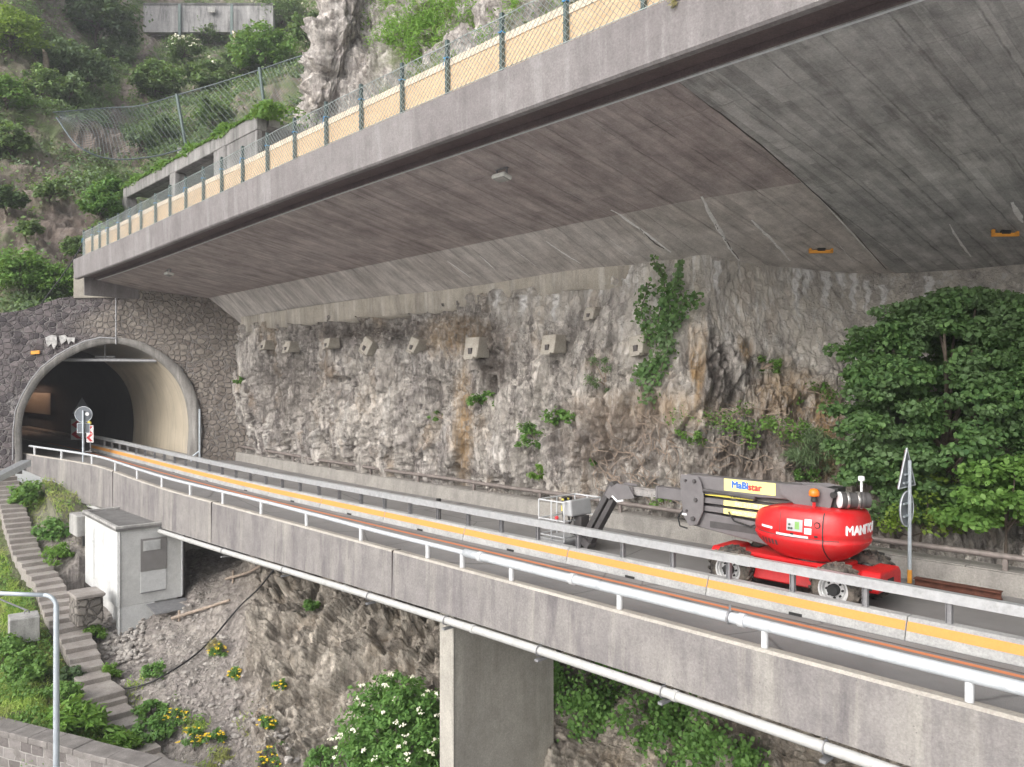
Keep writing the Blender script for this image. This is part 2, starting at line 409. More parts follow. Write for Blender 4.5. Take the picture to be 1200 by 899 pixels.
# -- rock
def rock(name, pal, ochre=.35, dark=.6, light=.5, hgt=.4):
    g = G(name); ob = g.tc.outputs['Object']
    n0 = g.noise(.22, 5, .6); n1 = g.noise(1.3, 8, .68, dist=.2)
    c = g.mix(g.ramp(n1, [(.34, 0), (.6, 1)]), pal[0], pal[1])
    c = g.mix(g.ramp(n0, [(.45, 0), (.6, light)]), c, pal[2])
    vs = g.noise(1.0, 7, .72, g.vec((2.2, 2.2, .30)), .3)
    c = g.mix(g.math('MULTIPLY', g.ramp(vs, [(.5, 0), (.6, 1)]), dark), c, pal[3])
    vl = g.noise(1.0, 7, .7, g.vec((2.4, 2.4, .22), loc=(7, 3, 2)), .4)
    c = g.mix(g.math('MULTIPLY', g.ramp(vl, [(.54, 0), (.68, 1)]), light), c, pal[4])
    oc = g.math('MULTIPLY', g.ramp(g.noise(.55, 5, .65, g.vec((1, 1, .55), loc=(9, 1, 4))), [(.55, 0), (.68, 1)]), ochre)
    c = g.mix(oc, c, (.33, .22, .11))
    wv = g.n('ShaderNodeVectorMath', {0: g.vec((1.25, 1.25, .5)), 1: g.n('ShaderNodeVectorMath', {0: g.noise(1.8, 7, .7, out='Color'), 1: (.8, .8, .8)}, operation='MULTIPLY').outputs[0]}, operation='ADD').outputs[0]
    vo = g.n('ShaderNodeTexVoronoi', {'Vector': wv, 'Scale': 2.6}, feature='F1')
    c = g.mix(.5, c, g.mix(1.0, c, g.ramp(g.sep(vo.outputs['Color'])[0], [(0, .5), (1, 1.45)]), 'MULTIPLY'))
    ed = g.vor(2.6, wv, 'DISTANCE_TO_EDGE')
    crk = g.math('MULTIPLY', g.ramp(ed, [(0, 1), (.05, 0)]), g.ramp(g.noise(.8, 4), [(.5, 0), (.66, .5)]))
    c = g.mix(crk, c, (.06, .053, .047))
    c = g.mix(.6, c, g.mix(1.0, c, g.ramp(g.noise(1.0, 9, .78, g.vec((6, 6, 3.4)), .35), [(.28, .3), (.7, 1.6)]), 'MULTIPLY'))
    fl = g.noise(1.0, 8, .8, g.vec((9, 9, 4), loc=(4, 2, 8)), .3)
    c = g.mix(g.ramp(fl, [(.60, 0), (.70, .8)]), c, pal[4])
    c = g.mix(g.ramp(fl, [(.30, .75), (.40, 0)]), c, (.07, .06, .055))
    h = g.math('ADD', g.math('MULTIPLY', g.noise(3.5, 9, .74, dist=.1), 1.2), g.math('MULTIPLY', g.ramp(ed, [(0, 0), (.12, .5)]), .7))
    return g, c, g.bump(h, .85, .14)
PAL = [(.31, .28, .265), (.50, .465, .425), (.58, .535, .48), (.115, .10, .097), (.76, .735, .70)]
g, c, b = rock('cliff_rock', PAL, .45, .75, .6)
oc = g.attr('ochre'); c = g.mix(g.math('MULTIPLY', oc, g.ramp(g.noise(1.0, 8, .75, g.vec((4.5, 4.5, .8)), .3), [(.36, 0), (.54, .9)])), c, (.42, .275, .13))
wt = g.attr('damp'); c = g.mix(g.math('MULTIPLY', wt, g.ramp(g.noise(2.2, 6, .7), [(.3, .2), (.6, 1)])), c, (.09, .075, .065))
so = g.attr('soil'); c = g.mix(g.math('MULTIPLY', so, g.ramp(g.noise(2.5, 7, .75), [(.35, .2), (.6, 1)])), c, (.23, .185, .15))
cs_ = g.mix(g.ramp(g.noise(1.0, 6, .7, g.vec((1.4, 1.4, .25))), [(.4, 0), (.6, 1)]), (.66, .61, .54), (.48, .445, .41))
cs_ = g.mix(g.math('MULTIPLY', g.ramp(g.noise(1.0, 7, .75, g.vec((3.5, 3.5, .3), loc=(1, 9, 2))), [(.52, 0), (.62, 1)]), .85), cs_, (.78, .76, .73))
cs_ = g.mix(g.ramp(g.noise(1.0, 7, .75, g.vec((1.2, 1.2, .5), loc=(4, 4, 2))), [(.54, 0), (.66, .85)]), cs_, (.15, .135, .125))
c = g.mix(g.math('MULTIPLY', g.attr('conc'), .85), c, cs_)
c = g.mix(g.math('MULTIPLY', g.attr('lime'), g.ramp(g.noise(1.0, 7, .75, g.vec((6, 6, .8)), .2), [(.34, 0), (.44, 1)])), c, (.82, .80, .78))
M['cliff'] = g.fin(c, .88, b)
g, c, b = rock('upper_rock', [(.34, .305, .285), (.50, .46, .425), (.6, .56, .52), (.17, .145, .14), (.74, .71, .67)], .15, .5, .6)
gr = g.attr('grass'); c = g.mix(g.math('MULTIPLY', gr, g.ramp(g.noise(1.8, 7, .75), [(.38, 0), (.56, 1)])), c, (.13, .17, .05))
M['upper'] = g.fin(c, .88, b)
g, c, b = rock('slope_rock', [(.28, .245, .205), (.46, .41, .35), (.54, .485, .415), (.11, .092, .078), (.66, .61, .53)], .3, .6, .5)
sc = g.attr('scree')
st = g.n('ShaderNodeTexVoronoi', {'Vector': g.tc.outputs['Object'], 'Scale': 9.0}, feature='F1')
scol = g.mix(g.ramp(g.noise(1.1, 6, .7), [(.35, 0), (.65, 1)]), (.27, .24, .225), (.37, .335, .30))
scol = g.mix(.5, scol, g.mix(1.0, scol, g.ramp(g.sep(st.outputs['Color'])[0], [(0, .55), (1, 1.45)]), 'MULTIPLY'))
c = g.mix(sc, c, scol)
gr = g.attr('grass')
c = g.mix(g.math('MULTIPLY', gr, g.ramp(g.noise(1.3, 6, .7), [(.3, .55), (.55, 1)])), c, (.085, .105, .035))
M['slope'] = g.fin(c, .92, b)
g = G('hillside_soil')
c = g.mix(g.ramp(g.noise(.25, 7, .7), [(.38, 0), (.6, 1)]), (.15, .115, .095), (.245, .20, .17))
c = g.mix(g.math('MULTIPLY', g.ramp(g.noise(1.1, 8, .75), [(.5, 0), (.62, 1)]), .6), c, (.33, .29, .26))
c = g.mix(g.math('MULTIPLY', g.ramp(g.noise(.7, 8, .75, g.vec(loc=(3, 8, 1))), [(.52, 0), (.66, 1)]), .7), c, (.085, .062, .05))
c = g.mix(g.math('MULTIPLY', g.attr('grass'), g.ramp(g.noise(.5, 8, .7, g.vec(loc=(13, 2, 5))), [(.40, 0), (.55, .9)])), c, (.13, .18, .065))
M['hill'] = g.fin(c, .95, g.bump(g.noise(1.6, 9, .75), .9, .3))
M['stone_loose'] = concrete('loose_stone', (.30, .275, .25), (.44, .41, .38), .2, (.2, .18, .17), 2.5, .3)

# -- masonry
def rubble(name, sc, a, b, mortar, jw=.05, light=(.55, .53, .52), lime=.2, squash=(1, 1, 1.15)):
    g = G(name); v0 = g.vec(squash)
    v = g.n('ShaderNodeVectorMath', {0: v0, 1: g.n('ShaderNodeVectorMath', {0: g.noise(2.2, 6, .65, out='Color'), 1: (.32, .32, .32)}, operation='MULTIPLY').outputs[0]}, operation='ADD').outputs[0]
    vo = g.n('ShaderNodeTexVoronoi', {'Vector': v, 'Scale': sc, 'Randomness': .9}, feature='F1')
    ed = g.vor(sc, v, 'DISTANCE_TO_EDGE', rand=.9)
    r_ = g.sep(vo.outputs['Color'])
    c = g.mix(r_[0], a, b)
    c = g.mix(g.math('MULTIPLY', g.attr('brown'), .8), c, g.mix(r_[1], (.20, .17, .145), (.31, .275, .235)))
    c = g.mix(.5, c, g.mix(1.0, c, g.ramp(g.noise(5, 6, .7), [(.25, .5), (.75, 1.45)]), 'MULTIPLY'))
    m = g.ramp(ed, [(jw * .5, 1), (jw, 0)])
    mf = g.math('MULTIPLY', m, g.ramp(g.noise(.5, 4), [(.35, .35), (.6, 1)]))
    c = g.mix(mf, c, mortar)
    wl = g.math('MULTIPLY', g.ramp(g.noise(1.0, 6, .7, g.vec((.9, .9, .35), loc=(2, 6, 3))), [(.62, 0), (.72, 1)]), lime)
    c = g.mix(wl, c, light)
    h = g.math('ADD', g.ramp(ed, [(0, 0), (jw * 3, 1)]), g.math('MULTIPLY', g.noise(6, 6, .7), .5))
    return g.fin(c, .85, g.bump(h, .9, .12))
M['rubble'] = rubble('rubble_stone', 2.7, (.045, .037, .042), (.165, .14, .142), (.25, .232, .225), .05, lime=.5)
M['rubble2'] = rubble('dry_stone', 2.6, (.15, .135, .12), (.32, .29, .26), (.1, .09, .08), .05, lime=.1)
g = G('ashlar_stone'); uv = g.tc.outputs['UV']
br = g.n('ShaderNodeTexBrick', {'Vector': uv, 'Color1': (.13, .115, .11, 1), 'Color2': (.26, .24, .23, 1), 'Mortar': (.36, .34, .32, 1), 'Scale': 1.0, 'Mortar Size': .022, 'Mortar Smooth': .3, 'Bias': 0.0, 'Brick Width': .52, 'Row Height': .33})
c = g.mix(.5, br.outputs['Color'], g.mix(1.0, br.outputs['Color'], g.ramp(g.noise(5, 6, .7), [(.25, .45), (.75, 1.5)]), 'MULTIPLY'))
M['ashlar'] = g.fin(c, .88, g.bump(g.math('SUBTRACT', g.noise(8, 6, .7), g.math('MULTIPLY', br.outputs['Fac'], 1.2)), .8, .05))

# -- tunnel
g = G('tunnel_panels'); uv = g.tc.outputs['UV']; sx = g.sep(uv)
c = g.mix(g.ramp(g.noise(.6, 5), [(.35, 0), (.65, 1)]), (.40, .35, .27), (.48, .42, .33))
js = g.math('ABSOLUTE', g.math('SUBTRACT', g.math('FRACT', g.math('MULTIPLY', sx[0], 1 / 1.25)), .5))
c = g.mix(g.ramp(js, [(.482, 0), (.494, .8)]), c, (.16, .14, .11))
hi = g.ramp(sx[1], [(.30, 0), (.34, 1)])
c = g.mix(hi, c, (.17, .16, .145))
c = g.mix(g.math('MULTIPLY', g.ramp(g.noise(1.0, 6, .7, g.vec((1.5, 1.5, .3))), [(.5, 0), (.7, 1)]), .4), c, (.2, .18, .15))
M['lining'] = g.fin(c, .6)

# -- metals, paints, plastics
def galv(name, a=(.44, .45, .46), b=(.58, .59, .60), rough=.5, metal=.55):
    g = G(name); c = g.mix(g.ramp(g.noise(7, 6, .7), [(.3, 0), (.7, 1)]), a, b)
    c = g.mix(g.math('MULTIPLY', g.ramp(g.noise(2.5, 7, .75), [(.56, 0), (.7, 1)]), .5), c, tuple(x * .55 for x in a))
    return g.fin(c, rough, g.bump(g.noise(40, 3), .1, .01), metal)
M['galv'] = galv('galvanised_steel')
M['galvdark'] = galv('weathered_steel', (.25, .25, .26), (.36, .36, .37), .55)
M['whitepipe'] = galv('white_coated_pipe', (.44, .465, .49), (.56, .585, .61), .45, 0)
M['drainpipe'] = galv('white_drain_pipe', (.40, .40, .385), (.52, .52, .505), .45, 0)
M['postgreen'] = plain('fence_post_paint', (.085, .12, .115), .5, .2, .2)
M['wire'] = plain('fence_wire', (.36, .40, .39), .45, .5, .1)
M['netwire'] = plain('net_wire', (.11, .135, .145), .5, .3, .1)
M['rope'] = plain('blue_rope', (.08, .30, .58), .7)
g = G('plywood'); wv = g.noise(2.0, 6, .6, g.vec((1.2, 1.2, 7)), 1.2)
c = g.mix(g.ramp(wv, [(.3, 0), (.7, 1)]), (.60, .42, .255), (.72, .53, .345))
c = g.mix(.5, c, g.mix(1.0, c, g.ramp(g.noise(.7, 4), [(.3, .8), (.7, 1.15)]), 'MULTIPLY'))
M['ply'] = g.fin(c, .7)
M['plank'] = plain('pale_plank', (.78, .65, .51), .7, 0, .15, 3)
g = G('red_paint'); c = g.mix(g.ramp(g.noise(2.2, 7, .75), [(.45, 0), (.75, .35)]), (.60, .012, .016), (.46, .10, .085))
c = g.mix(g.ramp(g.noise(1.0, 6, .75, g.vec((5, 5, .8))), [(.58, 0), (.72, .25)]), c, (.42, .20, .16))
M['red'] = g.fin(c, g.math('ADD', g.math('MULTIPLY', g.noise(4, 5, .7), .35), .18), None, 0, .55)
M['redmatte'] = plain('red_chassis_paint', (.58, .015, .018), .4, 0, .15, 4)
M['boomgrey'] = plain('grey_boom_paint', (.155, .145, .148), .45, 0, .12, 5)
M['boomdark'] = plain('dark_boom_paint', (.075, .07, .07), .5, 0, .2, 5)
M['black'] = plain('black_rubber', (.022, .022, .022), .6, 0, .3, 8)
g = G('tyre_rubber'); c = g.mix(g.ramp(g.noise(3.5, 7, .75), [(.4, 0), (.62, .85)]), (.035, .033, .031), (.23, .195, .16))
M['tyre'] = g.fin(c, .85, g.bump(g.noise(20, 4), .4, .02))
M['rim'] = plain('white_rim_paint', (.68, .68, .68), .4, 0, .12, 7)
M['chrome'] = plain('bare_steel', (.55, .52, .5), .3, .8, .2, 6)
M['boxgrey'] = plain('light_grey_plastic', (.42, .425, .43), .45, 0, .08, 4)
M['cagegrey'] = plain('light_grey_steel', (.58, .59, .6), .45, 0, .1, 6)
M['yellow'] = plain('yellow_sticker', (.86, .74, .13), .45, 0, .05, 3)
M['yellowpale'] = plain('pale_yellow_sticker', (.90, .80, .30), .4, 0, .04, 3)
M['tblue'] = plain('blue_letter', (.04, .16, .55), .5); M['tred'] = plain('red_letter', (.75, .06, .05), .5)
M['tpale'] = plain('pale_letter', (.62, .64, .66), .5); M['twhite'] = plain('white_letter', (.84, .84, .84), .5)
M['tnavy'] = plain('navy_letter', (.02, .06, .2), .5)
M['amber'] = plain('amber_lens', (.80, .22, .02), .25)
M['glassdark'] = plain('dark_panel_glass', (.08, .1, .08), .15); M['screen'] = plain('green_screen', (.22, .42, .12), .3)
M['signback'] = plain('sign_back', (.16, .175, .195), .5, 0, .1)
M['signwhite'] = plain('sign_edge', (.62, .65, .68), .5, .2, .1)
M['signred'] = plain('sign_red', (.62, .04, .05), .45); M['signwht'] = plain('sign_white', (.8, .8, .8), .45)
M['postalu'] = galv('aluminium_pole', (.46, .51, .55), (.56, .61, .65), .45, .4)
M['orangeplastic'] = plain('orange_paint', (.75, .33, .04), .55, 0, .15)
M['rust'] = plain('rusty_steel', (.12, .045, .028), .8, .2, .35, 6, .3)
M['rustrail'] = plain('brown_rail', (.22, .19, .175), .6, .3, .25, 5)
M['greyshutter'] = plain('grey_shutter', (.22, .21, .205), .55, 0, .08, 3)
M['lampbody'] = plain('lamp_housing', (.62, .62, .58), .5, 0, .1); M['lampglass'] = plain('lamp_glass', (.3, .3, .29), .2)
M['hose'] = plain('black_hose', (.018, .018, .019), .5)
M['timber'] = plain('bleached_log', (.36, .29, .235), .85, 0, .3, 8, .4)
M['bark'] = plain('bark', (.12, .095, .075), .9, 0, .35, 9, .5)
M['dryroot'] = plain('dry_root', (.30, .235, .185), .9, 0, .25, 9, .3)

# -- foliage
def leafmat(name, a, b, c3=None, tr=.35):
    a, b = tuple(min(.6, v * 1.22) for v in a), tuple(min(.6, v * 1.3) for v in b)
    g = G(name)
    ri = g.n('ShaderNodeNewGeometry').outputs['Random Per Island']
    col = g.mix(ri, a, b)
    if c3: col = g.mix(g.ramp(g.noise(.9, 3), [(.45, 0), (.62, 1)]), col, c3)
    g.fin(col, .55, spec=.3)
    tl = g.n('ShaderNodeBsdfTranslucent', {'Color': g.mix(.5, col, (.35, .5, .06), 'MIX')})
    mx = g.n('ShaderNodeMixShader', {0: tr, 1: g.b.outputs[0], 2: tl.outputs[0]})
    g.t.links.new(mx.outputs[0], g.out.inputs[0]); return g.m
M['leaf_tree'] = leafmat('broad_leaf', (.045, .10, .036), (.12, .21, .07), (.13, .21, .095), .3)
M['leaf_bright'] = leafmat('fresh_leaf', (.075, .16, .035), (.15, .26, .065), None, .35)
M['leaf_hill'] = leafmat('hill_leaf', (.085, .15, .05), (.17, .26, .085), (.11, .16, .075), .3)
M['leaf_dull'] = leafmat('dull_leaf', (.085, .13, .07), (.15, .21, .105), None, .25)
M['leaf_dark'] = leafmat('dark_leaf', (.035, .065, .03), (.07, .115, .045), None, .2)
M['leaf_yel'] = leafmat('yellow_green_leaf', (.12, .20, .03), (.22, .30, .06), None, .4)
M['leaf_elder'] = leafmat('elder_leaf', (.055, .135, .03), (.135, .25, .065), None, .3)
M['leaf_fern'] = leafmat('fern_leaf', (.09, .19, .03), (.17, .30, .06), None, .4)
M['grassblade'] = leafmat('grass_blade', (.17, .28, .045), (.33, .43, .10), (.36, .37, .14), .4)
M['drygrass'] = leafmat('dry_grass', (.20, .17, .08), (.30, .26, .14), None, .3)
M['petal'] = plain('white_petal', (.80, .78, .62), .6); M['petaly'] = plain('yellow_petal', (.85, .58, .01), .55)
# ================================================================ the setting
def proj(V):
    V = np.asarray(V); Y = np.maximum(V[..., 1], .01)
    return 600 + F * V[..., 0] / Y, 450 - F * V[..., 2] / Y
class Surf:
    """finished terrain surface that later things are set down on"""
    def __init__(s, A, N_): s.V = A.reshape(-1, 3); s.N = N_.reshape(-1, 3); s.px, s.py = proj(s.V)
    def hit(s, px, py):
        d = (s.px - px) ** 2 + (s.py - py) ** 2; m = d.min()
        idx = np.where(d <= max(m * 1.5, 16))[0]; i = idx[np.argmin(s.V[idx, 1])]
        return s.V[i].copy(), s.N[i].copy()
def seg_dist(XY, path):
    """distance of points to a polyline in plan and the height of the polyline there"""
    best = np.full(len(XY), 1e9); zz = np.zeros(len(XY))
    for a, b in zip(path[:-1], path[1:]):
        ab = b[:2] - a[:2]; k = np.clip(((XY - a[:2]) @ ab) / (ab @ ab), 0, 1)
        d = np.linalg.norm(XY - (a[:2] + k[:, None] * ab), axis=1); z = a[2] + k * (b[2] - a[2])
        m = d < best; best = np.where(m, d, best); zz = np.where(m, z, zz)
    return best, zz

# lower ground: one sheet to the horizon (lake side, far below)
g = G('ground_earth'); c = g.mix(g.ramp(g.noise(.05, 6, .7), [(.35, 0), (.65, 1)]), (.40, .41, .40), (.48, .48, .46))
M['ground'] = g.fin(c, .9)
mesh_np('ground', [(-900, -900, -16), (900, -900, -16), (900, 900, -16), (-900, 900, -16)], [(0, 1, 2, 3)], M['ground'])
bpy.data.objects['ground']['kind'] = 'structure'
g = G('lower_asphalt'); c = g.mix(g.ramp(g.noise(.3, 6, .7), [(.35, 0), (.65, 1)]), (.26, .255, .25), (.33, .325, .32))
M['lowroad'] = g.fin(c, .9)
mesh_np('lower_road', [(-90, 2, -13.6), (40, 2, -13.6), (40, 24, -13.62), (-90, 26, -13.62)], [(0, 1, 2, 3)], M['lowroad'])
bpy.data.objects['lower_road']['kind'] = 'structure'

# ---- lower slope under the bridge
cols = {
 -260: [(560, 47), (640, 42), (720, 37), (800, 31), (860, 27), (1000, 24.3)],
 -100: [(560, 46), (640, 41), (720, 36), (800, 30.5), (858, 26.5), (1000, 24)],
 0: [(560, 44.5), (640, 39), (720, 34.3), (800, 29), (856, 25.6), (1000, 23.6)],
 60: [(566, 43), (650, 37), (720, 33.6), (800, 29), (870, 25), (1000, 23)],
 140: [(596, 42), (690, 35.7), (748, 32.7), (812, 29), (888, 25.8), (1010, 23)],
 215: [(630, 40), (702, 34.7), (750, 31.6), (815, 28.4), (885, 25.6), (1010, 22.7)],
 275: [(650, 38), (705, 33.2), (760, 30.2), (825, 27.6), (890, 25.6), (1010, 22.7)],
 350: [(660, 34.5), (710, 31), (765, 28.6), (825, 27), (895, 25.3), (1010, 23)],
 430: [(680, 31.5), (730, 28.4), (785, 26.9), (845, 25.7), (905, 24.6), (1010, 23)],
 520: [(705, 29), (760, 26.4), (810, 25.2), (860, 24.3), (910, 23.5), (1010, 22.3)],
 650: [(740, 27), (785, 25), (822, 24.3), (862, 23.8), (910, 23.1), (1010, 22.2)],
 800: [(770, 25.5), (808, 24), (850, 23.1), (882, 22.5), (925, 22), (1010, 21.2)],
 1000: [(800, 23.5), (845, 22), (880, 21.4), (920, 20.9), (960, 20.4), (1010, 19.7)],
 1300: [(850, 22), (880, 21), (920, 20), (950, 19.4), (980, 19), (1010, 18.5)]}
pxs = sorted(cols); Gc = np.array([[P(px, *cols[px][r]) for px in pxs] for r in range(6)])
A = loft(Gc, 290, 700); Nn = grid_normals(A)
ppx, ppy = proj(A)
rockm = smooth(ppx, 268, 330) * smooth(ppy - (655 + (ppx - 268) * .1), -40, 10)
edge = smooth(ppx, 225, 300) + .0
Q = A.reshape(-1, 3)
d = .30 * fbm(Q * .45, 3, 4) + .06 * fbm(Q * 2.2, 4, 3)
big = 1.0 * ridged(Q * np.array([.3, .3, .2]), 8, 4) * .5 + .75 * facets(Q * np.array([.8, .8, .55]), 21, .9) + .36 * facets(Q * np.array([2.2, 2.2, 1.5]), 22, .8) + .13 * facets(Q * 4.6, 23, .9) + .07 * facets(Q * 9.5, 24, .9)
rm = rockm.ravel()
disp = d * (1 - rm) + big * rm * 1.0 + .05 * facets(Q * 4, 29, .8) * (1 - rm)
disp = disp + rm * .5
A = (Q + Nn.reshape(-1, 3) * disp[:, None]).reshape(A.shape)
# stair path
STAIR = [P(0, 548, 44.5), P(8, 566, 43.2), P(18, 605, 40.3), P(32, 650, 37.5), P(57, 682, 35.5), P(70, 722, 33.2), P(88, 745, 31.9), P(97, 765, 30.8), P(108, 795, 29.3), P(120, 812, 28.5), P(177, 897, 25.3), P(205, 945, 23.8), P(222, 985, 22.8)]
HOUSE = dict(near=P(139, 713, 32.9), left=P(101, 683, 37.1), right=P(213, 700, 34.7))
hl = HOUSE['left'] - HOUSE['near']; hl[2] = 0; hr = HOUSE['right'] - HOUSE['near']; hr[2] = 0
ang = math.atan2(hl[1], hl[0]); LH = np.linalg.norm(hl); WH = np.linalg.norm(hr)
eL = hl / LH; eR = np.array([eL[1], -eL[0], 0.0]); 
if eR @ hr < 0: eR = -eR
Hn = HOUSE['near'].copy(); ZF = -9.5
V = A.reshape(-1, 3)
dd, zz = seg_dist(V[:, :2], STAIR)
V[:, 2] = np.where(dd < .8, np.minimum(V[:, 2], zz - .28), np.where(dd < 1.5, np.minimum(V[:, 2], zz - .28 + (dd - .8) * .8), V[:, 2]))
rel = V - Hn; a_ = rel @ eL; b_ = rel @ eR
inh = (a_ > -.3) & (a_ < LH + .3) & (b_ > -.25) & (b_ < WH + .2)
front = (b_ < -.0) & (b_ > -1.5)
V[:, 2] = np.where(inh, np.minimum(V[:, 2], ZF - .25 - .3), V[:, 2])
lf = (b_ >= -1.6) & (b_ <= -.1) & (a_ > -.5) & (a_ < LH + .3)
V[:, 2] = np.where(lf, np.minimum(V[:, 2], ZF - .35 - .25 * (-b_)), V[:, 2])
A = V.reshape(A.shape)
ppx, ppy = proj(A)
pathx = np.interp(ppy, [p_[1] for p_ in [proj(q) for q in STAIR]], [p_[0] for p_ in [proj(q) for q in STAIR]])
fb = fbm(V * .8, 51, 4).reshape(ppx.shape)
grassm = 1 - smooth(ppx - pathx, -25, 25 + 0 * ppx)
grassm = np.maximum(grassm, .75 * (1 - smooth(ppx, 60, 200)) * smooth(640 - ppy, -10, 60))
grassm = np.maximum(grassm, .6 * smooth(fb, .15, .5) * smooth(ppy, 780, 850) * (1 - smooth(ppx, 230, 300)))
screem = (1 - rockm) * (1 - grassm)
o = mesh_np('lower_slope', A.reshape(-1, 3), grid_faces(*A.shape[:2]), M['slope'], smooth_=False,
            attrs={'grass': grassm.ravel(), 'scree': screem.ravel()})
tag(o, kind='structure')
SLOPE = Surf(A, grid_normals(A)); SL_A = A; SL_GRASS = grassm

# ---- rock face behind the road
ctop = [(270, 48.4, 3.6), (290, 45.9, 3.65), (400, 38.7, 3.75), (540, 33.3, 3.85), (680, 28.6, 4.0), (800, 25.7, 4.1), (870, 26.2, 4.05), (933, 26.8, 3.93), (1033, 27.2, 3.8), (1200, 25.6, 3.88), (1350, 23.2, 3.9), (1650, 20.6, 3.9)]
def cliff_bottom(px, k):
    if k == 0: return np.array([(266 - 600) / F * 48.4, 48.4, -5.0])
    return S(s_at(px, 8.55), 8.55, -5.0)
CB = [cliff_bottom(285 if px == 290 else px, k) for k, (px, Y, z) in enumerate(ctop)]
CT = [np.array([(px - 600) / F * Y, Y, z + .5]) for px, Y, z in ctop]
rows = []
for f, bul in ((0, 0), (.12, .0), (.35, .25), (.62, .2), (.86, .05), (1, 0)):
    row = []
    for k, (b, t) in enumerate(zip(CB, CT)):
        al = 1 if ctop[k][0] > 860 else 0
        gf = f ** (.75 if al else 1.0)
        p = b + (t - b) * gf; p[2] = b[2] + (t[2] - b[2]) * f
        p[:2] -= np.array(NN) * bul * (1 if not al else 1.5)
        row.append(p)
    rows.append(row)
# fine spacing along the visible part
A0 = loft(np.array(rows), 190, 1050); Nn = grid_normals(A0)
Q = A0.reshape(-1, 3); px_, py_ = proj(A0)
w = .32 * fbm(Q * .4, 61, 4) + .30 * 1.35 * ridged(Q * np.array([1.0, 1.0, .2]), 62, 4) \
    + .40 * facets(Q * np.array([1.0, 1.0, .55]), 63, .9) + .24 * facets(Q * np.array([2.4, 2.4, 1.2]), 64, .9) + .19 * facets(Q * np.array([5, 5, 2.6]), 65, .9) + .09 * facets(Q * np.array([9, 9, 5]), 67, .9) + .05 * fbm(Q * 5, 66, 3)
frac = np.linspace(0, 1, 190)[:, None] * np.ones((1, 1050))
amp = (1 - .85 * smooth(frac, .84, .93)) * (.45 + .55 * smooth(frac, .02, .2)) * (.5 + .5 * smooth(px_, 262, 300))
right = smooth(px_, 560, 700) * smooth(frac, .55 - .12 * smooth(px_, 840, 900), .8 - .12 * smooth(px_, 840, 900))      # sprayed concrete: smoother
cface = smooth(px_, 700, 760) * smooth(frac + .10 * fbm(Q * .5, 69, 3).reshape(frac.shape), .56, .66)
w = (w.reshape(frac.shape) * .85 * (1 - .72 * right) * (1 - .75 * cface) - .05) * amp * 1.0
w = np.clip(w * 1.1, -1.0, .62)
A = A0 + Nn * w[..., None]
px_, py_ = proj(A)
def blob(cx, cy, rx, ry): return np.clip(1 - ((px_ - cx) / rx) ** 2 - ((py_ - cy) / ry) ** 2, 0, 1)
och = np.clip(1.0 * blob(543, 500, 14, 85) + .65 * blob(535, 395, 55, 30) + 2.4 * blob(874, 365, 13, 65) + 2.2 * blob(818, 395, 13, 78) + 2.0 * blob(905, 365, 9, 42) + blob(770, 480, 120, 30) * .5 + .7 * blob(930, 470, 70, 40) + blob(970, 520, 25, 70), 0, 1)
lime = np.zeros_like(px_)
for lx, y0, y1, lw in ((933, 318, 364, 3.5), (945, 318, 352, 4), (968, 318, 365, 4.5), (986, 318, 342, 5), (1000, 320, 374, 3.5), (620, 320, 345, 3), (634, 320, 342, 3), (583, 325, 368, 4), (660, 318, 344, 3), (676, 318, 340, 2.5), (1035, 340, 374, 3), (1016, 335, 374, 2.5), (560, 330, 352, 3), (690, 318, 350, 3), (705, 316, 352, 2.5), (735, 314, 340, 3), (840, 312, 350, 3), (1088, 330, 372, 4), (650, 350, 380, 3), (612, 352, 372, 3)):
    f_ = np.clip((py_ - y0) / (y1 - y0), 0, 1.2); jx = 2.2 * np.sin(py_ * .21 + lx) + 1.3 * np.sin(py_ * .53 + 2 * lx)
    lw2 = lw * 1.3 * (1.15 - .8 * f_) + .4
    lime = np.maximum(lime, np.clip(1.7 * (1 - ((px_ - lx - jx * .8) / lw2) ** 2), 0, 1) * (py_ > y0 - 6) * np.clip((1.05 - f_) * 2.5, 0, 1))
damp = np.clip(1.5 * blob(577, 420, 22, 55) + blob(430, 390, 120, 18) + .7 * blob(340, 450, 60, 60) + 1.0 * blob(840, 440, 25, 60) + .8 * blob(950, 345, 60, 25) + blob(1110, 350, 100, 25) * .8, 0, 1)
soil = np.clip(blob(720, 510, 90, 60) + blob(880, 540, 90, 50) + blob(1000, 600, 200, 60), 0, 1)
o = mesh_np('rock_face', A.reshape(-1, 3), grid_faces(190, 1050), M['cliff'], attrs={'conc': np.maximum(cface, smooth(px_, 540, 620) * smooth(frac + .06 * fbm(A.reshape(-1, 3) * .6, 68, 3).reshape(frac.shape), .70, .84)).ravel(), 'lime': lime.ravel(), 'ochre': och.ravel(), 'damp': damp.ravel(), 'soil': soil.ravel()})
tag(o, kind='structure'); CLIFF = Surf(A, grid_normals(A))

